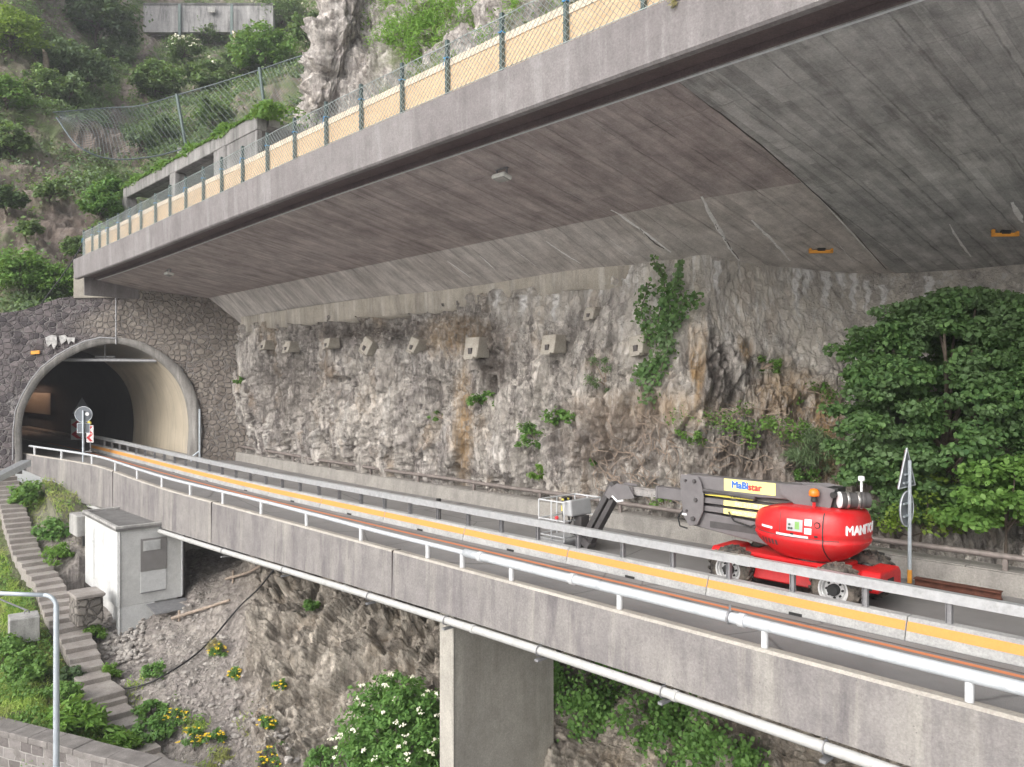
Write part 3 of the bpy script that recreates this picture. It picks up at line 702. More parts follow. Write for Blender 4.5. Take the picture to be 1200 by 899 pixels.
# ---- rock above the canopy
uc = [(50, 22, 8), (44, 15, 7), (37.2, 8.2, 6.2), (35, 7.6, 6.2), (31, 8.2, 6.2), (25, 8.0, 6.2), (17, 8.5, 6.2), (8, 9, 6.2), (-6, 9, 6.2), (-25, 9, 6.2)]
rows = []
for dz, back in ((0, 0), (3, .6), (8, 2.6), (14, 4.4), (24, 8), (40, 15)):
    rows.append([S(s - (0 if k > 2 else back * .2), t + back * (1 if k > 2 else .5), z + dz) for k, (s, t, z) in enumerate(uc)])
A0 = loft(np.array(rows), 220, 480); Nn = grid_normals(A0); Q = A0.reshape(-1, 3)
w = .9 * fbm(Q * .22, 71, 4) + .8 * facets(Q * np.array([.45, .45, .3]), 73, .9) + .45 * facets(Q * np.array([1.1, 1.1, .7]), 74, .9) + .3 * facets(Q * np.array([2.3, 2.3, 1.5]), 75, .9) + .16 * facets(Q * 5, 78, .9) + .45 * ridged(Q * np.array([.4, .4, .15]), 76, 3)
A = A0 + Nn * (w.reshape(A0.shape[:2]) * .8)[..., None]
px_, py_ = proj(A)
gm = np.clip(smooth(px_, 420, 480) * smooth(fbm(A.reshape(-1, 3) * .5, 77, 4).reshape(px_.shape), -.6, -.05), 0, 1)
o = mesh_np('upper_rock_face', A.reshape(-1, 3), grid_faces(220, 480), M['upper'], attrs={'grass': gm.ravel()})
tag(o, kind='structure'); UPPER = Surf(A, grid_normals(A)); UP_G = gm.ravel()

# ---- hillside beyond the tunnel
hp = [-420, -150, 0, 60, 110, 160, 220, 300, 400, 520]
hr_ = [
 [(380, 46.2)] * 3 + [(372, 46.6), (365, 49), (345, 52), (320, 55), (290, 57), (260, 58), (230, 58)],
 [(290, 49), (270, 50.5), (262, 52), (255, 54), (245, 57), (222, 62), (192, 66), (152, 68), (112, 70), (80, 70)],
 [(200, 54), (180, 57), (160, 61), (155, 65), (155, 70), (158, 74), (140, 76), (105, 78), (72, 80), (40, 80)],
 [(100, 60), (80, 64), (65, 69), (72, 77), (85, 84), (85, 91), (84, 94), (72, 96), (42, 98), (10, 98)],
 [(-20, 70), (-40, 74), (-40, 79), (-12, 91), (16, 103), (26, 114), (30, 119), (30, 119), (0, 119), (-40, 119)],
 [(-230, 100), (-230, 105), (-230, 110), (-215, 122), (-200, 136), (-180, 145), (-165, 150), (-165, 150), (-190, 150), (-220, 150)]]
Gc = np.array([[P(px, *r[i]) for i, px in enumerate(hp)] for r in hr_])
A0 = loft(Gc, 230, 330); Nn = grid_normals(A0); Q = A0.reshape(-1, 3)
w = 1.1 * fbm(Q * .13, 81, 5, .55) + .35 * ridged(Q * .35, 82, 4) + .22 * facets(Q * .8, 83, .9)
A = A0 + Nn * (w.reshape(A0.shape[:2]) * (.15 + .85 * smooth(np.linspace(0, 1, 230), .02, .12))[:, None])[..., None]
px_, py_ = proj(A)
def blob(cx, cy, rx, ry): return np.clip(1.3 * (1 - ((px_ - cx) / rx) ** 2 - ((py_ - cy) / ry) ** 2), 0, 1)
gully = np.exp(-((px_ - np.interp(py_, [0, 60, 100, 130, 200], [205, 172, 152, 135, 130])) / 12.0) ** 2) * (py_ < 190)
bare = np.clip(gully + blob(105, 165, 45, 22) + blob(45, 200, 60, 25) * .8 + blob(75, 270, 55, 60) + blob(60, 15, 30, 30) * .7 + blob(30, 85, 30, 25) * .6, 0, 1)
bare = np.maximum(bare, .9 * smooth(fbm(A.reshape(-1, 3) * .16, 85, 4).reshape(px_.shape), .02, .35) * (px_ < 175))
HG = (1 - bare) * .95
o = mesh_np('hillside', A.reshape(-1, 3), grid_faces(230, 330), M['hill'], attrs={'grass': HG.ravel()})
tag(o, kind='structure'); HILL = Surf(A, grid_normals(A)); HL_G = HG.ravel()

# ================================================================ road deck and bridge
def t_out(s): return -1.6 * smooth(s, 40, 50.5)
def z_top(s): return -4.6 + .50 * smooth(s, 30, 50)
def z_bot(s):
    a = -5.75 - .65 * smooth(s, 4, 40)
    return a + (1.0 * smooth(s, 43, 46) + .3 * smooth(s, 46, 50))
ss = np.concatenate([np.linspace(-32, 40, 60), np.linspace(40.5, 50.5, 21)])
ss_in = np.concatenate([np.linspace(-32, 50, 70), np.linspace(52, 125, 30)])
V = []; 
for s in ss_in:
    t0 = (t_out(s) if s < 50.5 else -1.7) + .2
    t1 = 8.0 if s < 42 else 8.0 - 2.3 * smooth(s, 42, 44)
    for k in range(9): V.append(S(s, t0 + (t1 - t0) * k / 8, zr(s)))
o = mesh_np('road', V, grid_faces(len(ss_in), 9), M['asphalt']); tag(o, kind='structure')

bridge = thing('road_bridge', 'grey concrete road bridge along the rock face with stained outer parapet and wall piers', 'bridge', S(12, 4, -13))
# deck underneath
mb = MB()
for a, b in zip(ss[:-1], ss[1:]):
    mb.box8([S(a, t_out(a) + .38, z_bot(a) + .12), S(a, 8.2, z_bot(a) + .12), S(b, 8.2, z_bot(b) + .12), S(b, t_out(b) + .38, z_bot(b) + .12)],
            [S(a, t_out(a) + .38, zr(a) - .03), S(a, 8.2, zr(a) - .03), S(b, 8.2, zr(b) - .03), S(b, t_out(b) + .38, zr(b) - .03)])
mb.build('deck', M['pier'], bridge)
# parapet: upstand and fascia in one casting
prof = lambda s: [(0.0, z_bot(s)), (0.03, z_top(s) - .05), (0.07, z_top(s)), (.30, z_top(s) - .02), (.36, z_top(s) - .07), (.37, z_bot(s))]
V = []
for s in ss:
    for t, z in prof(s): V.append(S(s, t_out(s) + t, z))
n = len(ss); Fq = []
for i in range(n - 1):
    for k in range(6):
        a, b = i * 6 + k, i * 6 + (k + 1) % 6
        Fq.append((a, b, b + 6, a + 6))
Fq.append(tuple(range(6))); Fq.append(tuple((n - 1) * 6 + k for k in range(5, -1, -1)))
mi = [1 if (k % 6) in (1, 2) else 0 for k in range((n - 1) * 6)] + [0, 0]
mesh_np('parapet', V, Fq, [M['parapet'], M['parapet_top']], bridge, midx=mi)
# thin joints in the parapet
for s in (39.0, 14.9, 27.0):
    mb = MB(); mb.rbox(s - .006, s + .006, -.008, .3, z_bot(s), z_top(s) + .004); mb.build('expansion_joint', M['limedark'], bridge)

# wall pier
sp = 13.0
mb = MB(); mb.rbox(sp - .52, sp, .22, 3.96, -16.2, z_bot(sp) + .1); mb.build('pier', M['pier'], bridge, bevel=.05)
mb = MB(); mb.rbox(sp - .54, sp + .02, .17, .22, -16.2, z_bot(sp) + .1); mb.build('pier_edge', M['pierlight'], bridge, bevel=.02)
mb = MB(); mb.rbox(42.5, 43.3, 1.0, 5.2, -7.2, -5.6); mb.build('bearing_beam', M['block'], bridge, bevel=.04)
mb = MB(); mb.rbox(36, 36.7, 1.4, 7, -13, -6.1); mb.build('abutment', M['pier'], bridge, bevel=.04)

# drain pipe under the fascia, on hangers
dp = thing('drain_pipe', 'white drain pipe hung beneath the outer edge of the bridge', 'pipe', S(12, -.2, -6))
sd = np.concatenate([np.linspace(-20, 40, 60), np.array([41, 42, 43, 44, 44.8])])
mb = MB(); mb.tube([S(s, -.07, z_bot(min(s, 40)) - .12) for s in sd], .092, 14); mb.build('pipe', M['drainpipe'], dp, smooth_=True)
for s in np.arange(-6, 42, 5.8):
    mb = MB(); mb.tube([S(s - .05, -.07, z_bot(min(s, 40)) - .12), S(s + .05, -.07, z_bot(min(s, 40)) - .12)], .108, 14); mb.build('pipe_collar', M['drainpipe'], dp)
for px in (100, 262, 333, 433, 523, 632, 777, 967):
    s = s_at(px, -.07); z = z_bot(min(s, 40)) - .12
    mb = MB()
    mb.tube([S(s, -.07 + .115 * math.cos(a), z + .115 * math.sin(a)) for a in np.linspace(0, 2 * math.pi, 13)], .014, 5)
    mb.tube([S(s, -.02, z + .14), S(s, .1, z_bot(s) + .02)], .014, 5)
    mb.box(S(s, -.02, z - .2), (.30, .10, .05), Matrix.Rotation(math.atan2(NN[1], NN[0]), 3, 'Z'))
    mb.build('pipe_hanger', M['galvdark'], dp)

# outer railing: round posts, light rail, thicker white water pipe from the middle onwards
ra = thing('bridge_railing', 'low white tube railing on posts along the outer parapet', 'railing', S(25, .18, -4.6))
def z_rail(s): return z_top(s) + .37 + .08 * smooth(s, 14, 24)
s1 = s_at(545, .18)
se = np.concatenate([np.linspace(s1 - .4, 40, 40), np.linspace(40.6, 49.6, 18)])
mb = MB(); mb.tube([S(s, t_out(s) + .18, z_rail(s)) for s in se], .06, 12); mb.build('rail', M['whitepipe'], ra, smooth_=True)
k = 0; sp_ = .72 - 3.2 * 8
while sp_ < 49.8:
    if sp_ > -21:
        t = t_out(sp_) + .18; mb = MB()
        mb.tube([S(sp_, t, z_top(sp_) - .03), S(sp_, t, z_rail(sp_) - .02)], .062, 10)
        mb.build('post', M['cagegrey'], ra, smooth_=False)
    sp_ += 3.2
mb = MB(); mb.tube([S(s1 + .1, .18, z_top(s1) - .02), S(s1 + .1, .18, z_rail(s1) - .05)], .07, 8); mb.build('post', M['cagegrey'], ra)
wp = thing('water_pipe', 'thick white water pipe continuing the railing along the near parapet', 'pipe', S(0, .18, -4.2))
mb = MB(); mb.tube([S(s, .18, z_rail(s)) for s in np.linspace(-22, s1, 40)], .10, 18); mb.build('pipe', M['whitepipe'], wp, smooth_=True)
for s in (s1 - .6, 4.35, -1.9, 8.4):
    mb = MB(); mb.tube([S(s - .06, .18, z_rail(s)), S(s + .06, .18, z_rail(s))], .122, 18); mb.build('pipe_joint', M['cagegrey'], wp)
s = 4.6
mb = MB(); mb.tube([S(s - .02, .18, z_rail(s)), S(s + .02, .18, z_rail(s))], .128, 14); mb.box(S(s, .18, z_rail(s) + .17), (.03, .05, .12)); mb.build('pipe_clamp', M['galvdark'], wp)

# ---- painted line and joint strips on the road
V = []
sl = np.linspace(-22, 62, 90)
for s in sl:
    V += [S(s, 2.36, zr(s) + .005), S(s, 2.50, zr(s) + .005)]
o = mesh_np('painted_line', V, grid_faces(len(sl), 2), M['orange_line']); tag(o, kind='structure')
V = []
for s in sl: V += [S(s, 2.60, zr(s) + .005), S(s, 2.64, zr(s) + .005)]
o = mesh_np('road_joint', V, grid_faces(len(sl), 2), M['limedark']); tag(o, kind='structure')
g = G('white_line'); M['white_line'] = worn_paint('white_line_paint', (.5, .49, .47), (.2, .19, .18), .5)
V = []
for s in np.linspace(38, 75, 20): V += [S(s, 2.02, zr(s) + .006), S(s, 2.11, zr(s) + .006)]
o = mesh_np('edge_line', V, grid_faces(20, 2), M['white_line']); tag(o, kind='structure')

# ---- barrier segments with the yellow band
seg_len = 4.27
sA = s_at(1060, 2.95)
j = 0
marks = ['first', 'second']
nseg = []
for k in range(-5, 14):
    a, b = sA + k * seg_len, sA + (k + 1) * seg_len - .012
    if b > 55 or a < -19: continue
    nseg.append((a, b))
lab = {}
for i, (a, b) in enumerate(nseg):
    t_ = thing('concrete_barrier', 'low concrete lane barrier segment with a yellow band', 'barrier', S((a + b) / 2, 3.2, zr(a)), 0, 'barrier segments down the middle of the road')
    d_ = .35 * float(smooth(a, 44, 56)) * 0
    z = zr((a + b) / 2); t0 = 2.93
    mb = MB()
    def cs(s): return [S(s, t0, zr(s)), S(s, t0 + .02, zr(s) + .07), S(s, t0 + .15, zr(s) + .42), S(s, t0 + .38, zr(s) + .42), S(s, t0 + .52, zr(s) + .07), S(s, t0 + .54, zr(s))]
    A_, B_ = cs(a), cs(b)
    mb.add(A_ + B_, [(i_, (i_ + 1) % 6, 6 + (i_ + 1) % 6, 6 + i_) for i_ in range(6)] + [(5, 4, 3, 2, 1, 0), (6, 7, 8, 9, 10, 11)])
    mb.build('concrete_body', M['barrier'], t_, bevel=.012)
    # band painted on the sloping face
    bs = max(a, .35) if a < .35 else a
    if b > .35:
        def fp(s, k_): # along the face
            z0, z1 = zr(s) + .07, zr(s) + .42; q = k_
            return S(s, t0 + .02 + .13 * q - .006, z0 + (z1 - z0) * q + .002)
        mesh_np('yellow_band', [fp(bs + .01, .30), fp(b - .01, .30), fp(b - .01, .78), fp(bs + .01, .78)], [(0, 1, 2, 3)], M['yellow_band'], t_)
    mb = MB(); mb.rbox((a + b) / 2 - .14, (a + b) / 2 + .14, t0 - .006, t0 + .05, zr(a) + .004, zr(a) + .06); mb.build('drain_slot', M['black'], t_)
    lab[i] = t_
pos = [((proj(S((a + b) / 2, 3, zr(a) + .3))[0]), i) for i, (a, b) in enumerate(nseg)]
for i, (a, b) in enumerate(nseg):
    if a < .35 < b: lab[i]['label'] = 'concrete barrier segment where the yellow band ends, right of the boom lift'
    elif b < .5: lab[i]['label'] = 'plain grey concrete barrier segment without a yellow band, at the near right end'
    elif s_at(1000, 3) > a and s_at(1000, 3) < b: lab[i]['label'] = 'yellow banded concrete barrier segment in front of the boom lift chassis'
    elif a < s_at(720, 3) < b: lab[i]['label'] = 'yellow banded concrete barrier segment in front of the boom lift basket'
    elif a > 43: lab[i]['label'] = 'yellow banded concrete barrier segment inside the dark tunnel mouth'
    else: lab[i]['label'] = 'yellow banded concrete barrier segment between the tunnel mouth and the boom lift'

gr_ = thing('steel_guard_rail', 'galvanised box beam guard rail on posts above the concrete lane barrier', 'guard rail', S(12, 3.2, -4.4))
mb = MB()
def rail_cs(s): 
    z = zr(s); return [S(s, 3.10, z + .80), S(s, 3.10, z + .99), S(s, 3.20, z + 1.0), S(s, 3.26, z + .99), S(s, 3.26, z + .80)]
sr = np.linspace(-20, 53.5, 60)
V = [p for s in sr for p in rail_cs(s)]
Fq = [(i * 5 + k, i * 5 + (k + 1) % 5, (i + 1) * 5 + (k + 1) % 5, (i + 1) * 5 + k) for i in range(59) for k in range(5)] + [(0, 1, 2, 3, 4), tuple(59 * 5 + k for k in (4, 3, 2, 1, 0))]
mesh_np('rail_beam', V, Fq, M['galv'], gr_)
for s in 1.9 + 1.5 * np.arange(-14, 34):
    mb = MB(); mb.rbox(s - .05, s - .042, 3.14, 3.24, zr(s) + .40, zr(s) + .82); mb.rbox(s + .042, s + .05, 3.14, 3.24, zr(s) + .40, zr(s) + .82); mb.rbox(s - .043, s + .043, 3.186, 3.194, zr(s) + .40, zr(s) + .82)
    mb.build('post', M['galvdark'], gr_)
for s in np.arange(-6, 52, 6):
    mb = MB(); mb.rbox(s - .16, s + .16, 3.093, 3.267, zr(s) + .79, zr(s) + 1.004); mb.build('splice_plate', M['galv'], gr_)

# ---- walkway wall at the foot of the rock, and its rail
kw = thing('low_concrete_wall', 'low pale concrete wall at the foot of the rock face behind the boom lift', 'wall', S(12, 8, -4.8))
mb = MB()
sw = np.linspace(-22, 42.6, 50)
for a, b in zip(sw[:-1], sw[1:]):
    mb.box8([S(a, 7.8, zr(a) - .1), S(a, 8.75, zr(a) - .1), S(b, 8.75, zr(b) - .1), S(b, 7.8, zr(b) - .1)], [S(a, 7.86, zr(a) + .50), S(a, 8.75, zr(a) + .50), S(b, 8.75, zr(b) + .50), S(b, 7.86, zr(b) + .50)])
mb.build('wall_body', M['kerb'], kw)
mb = MB()
for a in np.arange(-21, 42, 4.0): mb.rbox(a, a + 3.98, 7.90, 8.3, zr(a) + .501, zr(a) + .53)
mb.build('coping', M['kerb'], kw, bevel=.01)
wr = thing('brown_handrail', 'weathered brown rail on short posts above the low wall at the rock foot', 'railing', S(12, 8.05, -4.3))
mb = MB(); mb.tube([S(s, 8.02, zr(s) + .84 + .012 * math.sin(s * .9)) for s in np.linspace(-21, 42.4, 70)], .075, 10); mb.build('rail', M['rustrail'], wr, smooth_=True)
for s in np.arange(-20, 42.5, 3.7):
    mb = MB(); mb.rbox(s - .05, s + .05, 7.98, 8.06, zr(s) + .5, zr(s) + .80); mb.build('post', M['rustrail'], wr)

M['deepshade'] = concrete('deep_shade_rock', (.035, .032, .03), (.05, .045, .042), .3, (.02, .02, .02), .5, .3)  # near-black tone puts the shade deep inside the tunnel into the colour
# ================================================================ tunnel portal
PA = np.array([-28.9, 45.3]); PD = np.array([10.4, 1.1]); PD /= np.linalg.norm(PD); PNm = np.array([PD[1], -PD[0]])  # towards the camera
def onp(px, py, off=0.0):
    r = (px - 600) / F; base = PA + PNm * off
    # (base + a*PD): x = r*y
    a = (r * base[1] - base[0]) / (PD[0] - r * PD[1]); q = base + a * PD
    return np.array([q[0], q[1], (450 - py) / F * q[1]])
arch_in = [(26, 556), (26, 530), (25.5, 505), (27, 490), (31, 476), (44.5, 451), (59, 435), (76, 422), (103, 409), (133, 403), (156, 406.5), (174, 414), (189, 424), (203, 437), (213, 451), (220, 468), (223.5, 487), (224.5, 505), (223, 527), (223, 552)]
arch_out = [(16, 556), (16, 530), (15.5, 505), (17, 487), (21, 471), (35, 445), (52, 426), (71, 412), (101, 399), (133, 394.5), (160, 398), (180, 406), (198, 417), (213, 430), (225, 447), (233, 466), (237.5, 486), (239, 505), (238, 529), (238, 552)]
NA = 72
ai = catmull(np.array(arch_in), NA); ao = catmull(np.array(arch_out), NA); ao = ai + (ao - ai) * .82
portal = thing('tunnel_portal', 'dark rubble stone tunnel portal wall with a pale concrete arch', 'tunnel portal', np.append(PA + PD * 5, -4.6))
# outer outline
outl = [(-90, 640), (-90, 560), (-90, 500), (-90, 440), (-90, 395), (-90, 372), (-40, 369), (20, 366), (70, 350), (100, 346), (130, 325), (190, 330), (262, 345), (292, 362), (292, 400), (292, 440), (292, 480), (292, 520), (292, 545), (292, 570)]
ol = np.array(outl, float)
seg = np.linalg.norm(np.diff(ol, axis=0), axis=1); cum = np.concatenate([[0], np.cumsum(seg)])
# pair by angle from the arch centre so that the rays do not cross
cx, cy = 130, 480
ang_o = np.arctan2(-(ol[:, 1] - cy), ol[:, 0] - cx); ang_o = np.unwrap(np.where(ang_o < -math.pi * .6, ang_o + 2 * math.pi, ang_o))
aa = np.arctan2(-(ao[:, 1] - cy), ao[:, 0] - cx); aa = np.where(aa < -math.pi * .6, aa + 2 * math.pi, aa)
order = np.argsort(ang_o)
ox = np.interp(aa, ang_o[order], ol[order, 0]); oy = np.interp(aa, ang_o[order], ol[order, 1])
NR = 40
V = []; br_ = []
for i in range(NA):
    for k in range(NR):
        f = k / (NR - 1)
        x = ao[i, 0] + (ox[i] - ao[i, 0]) * f; y = ao[i, 1] + (oy[i] - ao[i, 1]) * f
        V.append(onp(x, y)); br_.append(float(smooth(x + 18 * math.sin(y * .12) + (y - 400) * .3, 80, 130)))
V = np.array(V)
q = facets(V * 2.2, 91, .6)
V[:, :2] += PNm * (q * .10 + .02)[:, None]
mesh_np('stone_facing', V, grid_faces(NA, NR), M['rubble'], portal, attrs={'brown': br_})
# pale arch band, proud of the wall, with depth
V = []
for i in range(NA):
    for (pt, off) in ((ai[i], -1.2), (ai[i], .16), (ao[i], .16), (ao[i], -.3)): V.append(onp(pt[0], pt[1], off) if off != -1.2 else onp(pt[0], pt[1], .16) + np.append(-PNm * .0 + np.array(U) * .5, 0))
mesh_np('arch_ring', V, grid_faces(NA, 4), M['fins'], portal)
# concrete block between wall top and canopy end
mb = MB(); lo = [onp(86, 347, .1), onp(137, 347, .1)]; 
mb.prism([onp(86, 350, .12), onp(150, 349, .12), onp(150, 322, .12), onp(86, 322, .12)], np.append(-PNm * 1.2, 0)); mb.build('bearing_block', M['block'], portal, bevel=.03)
# cable conduits on the portal
mb = MB(); mb.tube([onp(x, y, .26) for x, y in ((136, 340), (136, 372), (136, 392), (136, 404))], .05, 6)
mb.tube([onp(x, y, .30) for x, y in ((135, 397), (118, 396), (100, 400), (84, 407), (66, 417), (48, 431), (36, 446), (25, 465), (18, 482), (15.5, 505), (15, 540))], .045, 6)
mb.build('cable_conduit', M['galvdark'], portal)
mb = MB(); mb.prism([onp(36, 412, .2), onp(46, 411, .2), onp(46, 415, .2), onp(36, 416, .2)], np.append(-PNm * .1, 0)); mb.build('yellow_plate', M['orangeplastic'], portal)
mb = MB()
for pts in ([(53, 396), (60, 393), (66, 394), (67, 403), (63, 410), (60, 403), (56, 407), (54, 402)], [(69, 394), (76, 393), (79, 396), (77, 400), (72, 404), (70, 400)], [(78, 396), (88, 396), (87, 402), (83, 400), (80, 404)]):
    mb.prism([onp(x, y, .16) for x, y in pts], np.append(-PNm * .06, 0))
mb.build('lime_stain', M['stain'], portal)

# tunnel lining
tun = thing('tunnel', 'dark road tunnel with pale side panels lit near its mouth', 'tunnel', np.append(PA + PD * 5, -4.6) + np.append(np.array(U) * 2, 0))
V = []; uvs = []; lam = np.concatenate([np.linspace(.4, 12, 20), np.linspace(14, 85, 24)])
arc = np.array([onp(p[0], p[1]) for p in ai])
h = (arc[:, 2] - arc[0, 2]) / (arc[:, 2].max() - arc[0, 2])
for l in lam:
    for i in range(NA):
        V.append(arc[i] + np.append(np.array(U) * l, .42 * 0)); uvs.append((l, 1 - h[i] if False else max(0, (arc[i][2] + 4.4) / 18)))
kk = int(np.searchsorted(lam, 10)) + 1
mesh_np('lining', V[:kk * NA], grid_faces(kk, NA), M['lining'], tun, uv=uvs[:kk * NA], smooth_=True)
mesh_np('shade_lining', V[(kk - 1) * NA:], grid_faces(len(lam) - kk + 1, NA), M['deepshade'], tun, smooth_=True)  # lining past the panels, its darkness painted in
mesh_np('light_patch', [S(74.5, 5.45, -.85), S(86, 5.45, -.85), S(86, 5.45, -2.75), S(74.5, 5.45, -2.75)], [(0, 1, 2, 3)], M['lining'], tun)  # pale panel added as the patch of light on the dark wall
mb = MB(); mb.prism([a + np.append(np.array(U) * 84, 0) for a in arc[::3]], np.append(np.array(U), 0)); mb.build('daylight_cap', M['limedark'], tun)  # cap added to shut daylight out of the far end
mb = MB(); q0 = onp(73, 421.5, 0) + np.append(np.array(U) * .8, 0); q1 = onp(190, 423, 0) + np.append(np.array(U) * .8, 0)
mb.tube([q0, q1], .11, 8); mb.build('height_bar', M['galvdark'], tun)
mb = MB(); c0 = (onp(133, 404, 0) + np.append(np.array(U) * 1.6, 0)); mb.tube([c0, c0 - np.array([0, 0, .8])], .05, 6); mb.tube([c0 - np.array([.6, 0, .7]), c0 - np.array([-.6, 0, .7])], .06, 6); mb.build('hanger', M['galvdark'], tun)
# kerb along the right wall
mb = MB()
for l0, l1 in ((.3, 8), (8, 18), (18, 40)):
    a = onp(223, 531) + np.append(np.array(U) * l0, 0); b = onp(223, 531) + np.append(np.array(U) * l1, 0); nn = np.array([NN[0], NN[1], 0])
    a[2] = zr(44); b[2] = zr(50)
    mb.box8([a - nn * .7, a + nn * .2, b + nn * .2, b - nn * .7], [a - nn * .7 + (0, 0, .35), a + nn * .2 + (0, 0, .35), b + nn * .2 + (0, 0, .35), b - nn * .7 + (0, 0, .35)])
mb.build('kerb', M['kerb'], tun)
# lit lamp row deep in the tunnel
g = G('lamp_tube'); g.t.nodes.remove(g.b); e = g.n('ShaderNodeEmission', {'Color': (1.0, .62, .42), 'Strength': 9.0}); g.t.links.new(e.outputs[0], g.out.inputs[0]); M['lamptube'] = g.m
tl = thing('tunnel_lamp', 'warm lit strip lamp glowing deep inside the tunnel', 'lamp', S(78, 4.2, -.5))
mb = MB(); mb.rbox(75, 84, 4.2, 4.3, -.55, -.47); mb.build('lamp_tube', M['lamptube'], tl)
mb = MB(); mb.rbox(74.8, 84.2, 4.1, 4.5, -.46, -.40); mb.rbox(74.8, 84.2, 4.08, 4.14, -.85, -.46); mb.build('lamp_hood', M['galvdark'], tl)

# ================================================================ rock shed canopy
can = thing('rock_shed_canopy', 'huge cantilevered concrete gallery roof over the road with stained board-marked underside', 'canopy', S(15, 4, 5))
sc_ = np.concatenate([np.linspace(-30, 5.5, 30), np.linspace(6.5, 46, 60)])
CE = 45.8
def ZC(s): return .33 * (1 - smooth(s, 17, 44))
def rstrip(mb, s0, s1, t0, t1, z0, z1, n=40):
    q = np.linspace(s0, s1, n)
    for a, b in zip(q[:-1], q[1:]):
        A_, B_ = ZC(a), ZC(b)
        mb.box8([S(a, t0, z0 + A_), S(a, t1, z0 + A_), S(b, t1, z0 + B_), S(b, t0, z0 + B_)], [S(a, t0, z1 + A_), S(a, t1, z1 + A_), S(b, t1, z1 + B_), S(b, t0, z1 + B_)])
# fascia beam
fpf = [(0.0, 5.92), (-.04, 6.97), (.02, 7.0), (.55, 7.0), (.55, 6.25), (.24, 6.2), (.22, 5.87), (.05, 5.87)]
sfa = np.linspace(-30, CE, 70); n = len(sfa)
V = [S(s, t, z + ZC(s)) for s in sfa for t, z in fpf]; k_ = len(fpf)
Fq = [(i * k_ + k, i * k_ + (k + 1) % k_, (i + 1) * k_ + (k + 1) % k_, (i + 1) * k_ + k) for i in range(n - 1) for k in range(k_)] + [tuple(range(k_)), tuple((n - 1) * k_ + k for k in range(k_ - 1, -1, -1))]
mesh_np('fascia', V, Fq, M['fascia'], can)
# dark drip recess behind it
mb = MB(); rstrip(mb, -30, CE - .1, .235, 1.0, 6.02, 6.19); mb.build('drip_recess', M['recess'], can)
# underside surfaces
SJ = 6.2      # joint between the two castings
def fold(s): 
    return (np.interp(s, [-30, -5, 2, 6.7, 9.9, 14, 46], [11, 10.2, 9.0, 7.5, 6.5, 6.5, 6.6]), np.interp(s, [-30, 2, 6.7, 9.9, 46], [5.3, 5.35, 5.35, 5.2, 5.1]))
_h = np.array([[(q[0] - O[0]) * U[0] + (q[1] - O[1]) * U[1], (q[0] - O[0]) * NN[0] + (q[1] - O[1]) * NN[1], q[2] - .5] for q in CT[1:]])
_h = _h[np.argsort(_h[:, 0])]
def wl(s):   # where the haunch ends: just behind the head of the rock
    t = np.interp(s, _h[:, 0], _h[:, 1]); z = np.interp(s, _h[:, 0], _h[:, 2]); ft, fz = fold(s)
    return t + .45, fz + (z - .03 - fz) * (t + .45 - ft) / (t - ft)
def SJt(t): return np.interp(t, JT, JS)
JT, JS = [0, 30], [SJ, SJ]
# body above (roof slab) so that it is solid from every side
mb = MB()
rstrip(mb, -30, CE, .56, 12, 6.3, 6.9); mb.rbox(13, CE + .6, 9.9, 10.4, 3.9, 6.3); mb.rbox(CE - .12, CE - .02, .5, 9.6, 5.0, 6.9)
mb.build('roof_slab', M['fascia'], can)
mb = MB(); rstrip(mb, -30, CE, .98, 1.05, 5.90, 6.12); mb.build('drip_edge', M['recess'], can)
# cable along the edge
mb = MB(); mb.tube([S(s, 1.12, 5.885 + ZC(s)) for s in np.linspace(-30, CE - .5, 60)], .022, 6); mb.build('edge_cable', M['cagegrey'], can)
def ceil_z(s, t):
    ft, fz = fold(s); wt, wz = wl(s)
    z0 = 5.93 + ZC(s); return z0 + (fz - z0) * (t - 1.03) / (ft - 1.03) if t < ft else fz + (wz - fz) * (t - ft) / (wt - ft)
def ceil_hit(px, py):
    best = None
    r = (px - 600) / F; tn = (450 - py) / F
    for Y in np.arange(11, 50, .02):
        x = r * Y - O[0]; y = Y - O[1]
        s = U[0] * x + U[1] * y; t = NN[0] * x + NN[1] * y
        if t > 1.05 and s < 46 and tn * Y >= ceil_z(s, t): return s, t, ceil_z(s, t)
jp = [ceil_hit(*p) for p in ((792, 92), (830, 122), (880, 160), (940, 212), (985, 255), (1038, 312))]
jp.sort(key=lambda q: q[1]); JT = [q[1] for q in jp]; JS = [q[0] for q in jp]
def sheet(name, tf, side, mat, drop, n=70, nr=10):
    """underside sheet between two t-lines given by tf(s)->(ta,tb), cut along the joint"""
    V = []; uv = []
    for k in range(nr):
        f = k / (nr - 1)
        e = SJ
        for _ in range(6):
            ta, tb = tf(e); e = float(SJt(ta + (tb - ta) * f))
        sv = np.concatenate([np.linspace(e, e + 8, n // 2), np.linspace(e + 8.5, 46.6, n - n // 2)]) if side > 0 else np.linspace(-30, e, n)
        for s in sv:
            ta, tb = tf(s); t = ta + (tb - ta) * f; z = ceil_z(s, t) - drop; V.append(S(s, t, z)); uv.append((s, t))
    return mesh_np(name, V, grid_faces(nr, n), mat, can, uv=uv)
tmain = lambda s: (1.03, float(fold(s)[0])); thn = lambda s: (float(fold(s)[0]), float(wl(s)[0]))
sheet('soffit', tmain, 1, M['soffit'], 0); sheet('haunch', thn, 1, M['haunch'], 0)
sheet('grey_soffit', tmain, -1, M['soffit2'], .02); sheet('grey_haunch', thn, -1, M['soffit2'], .02)
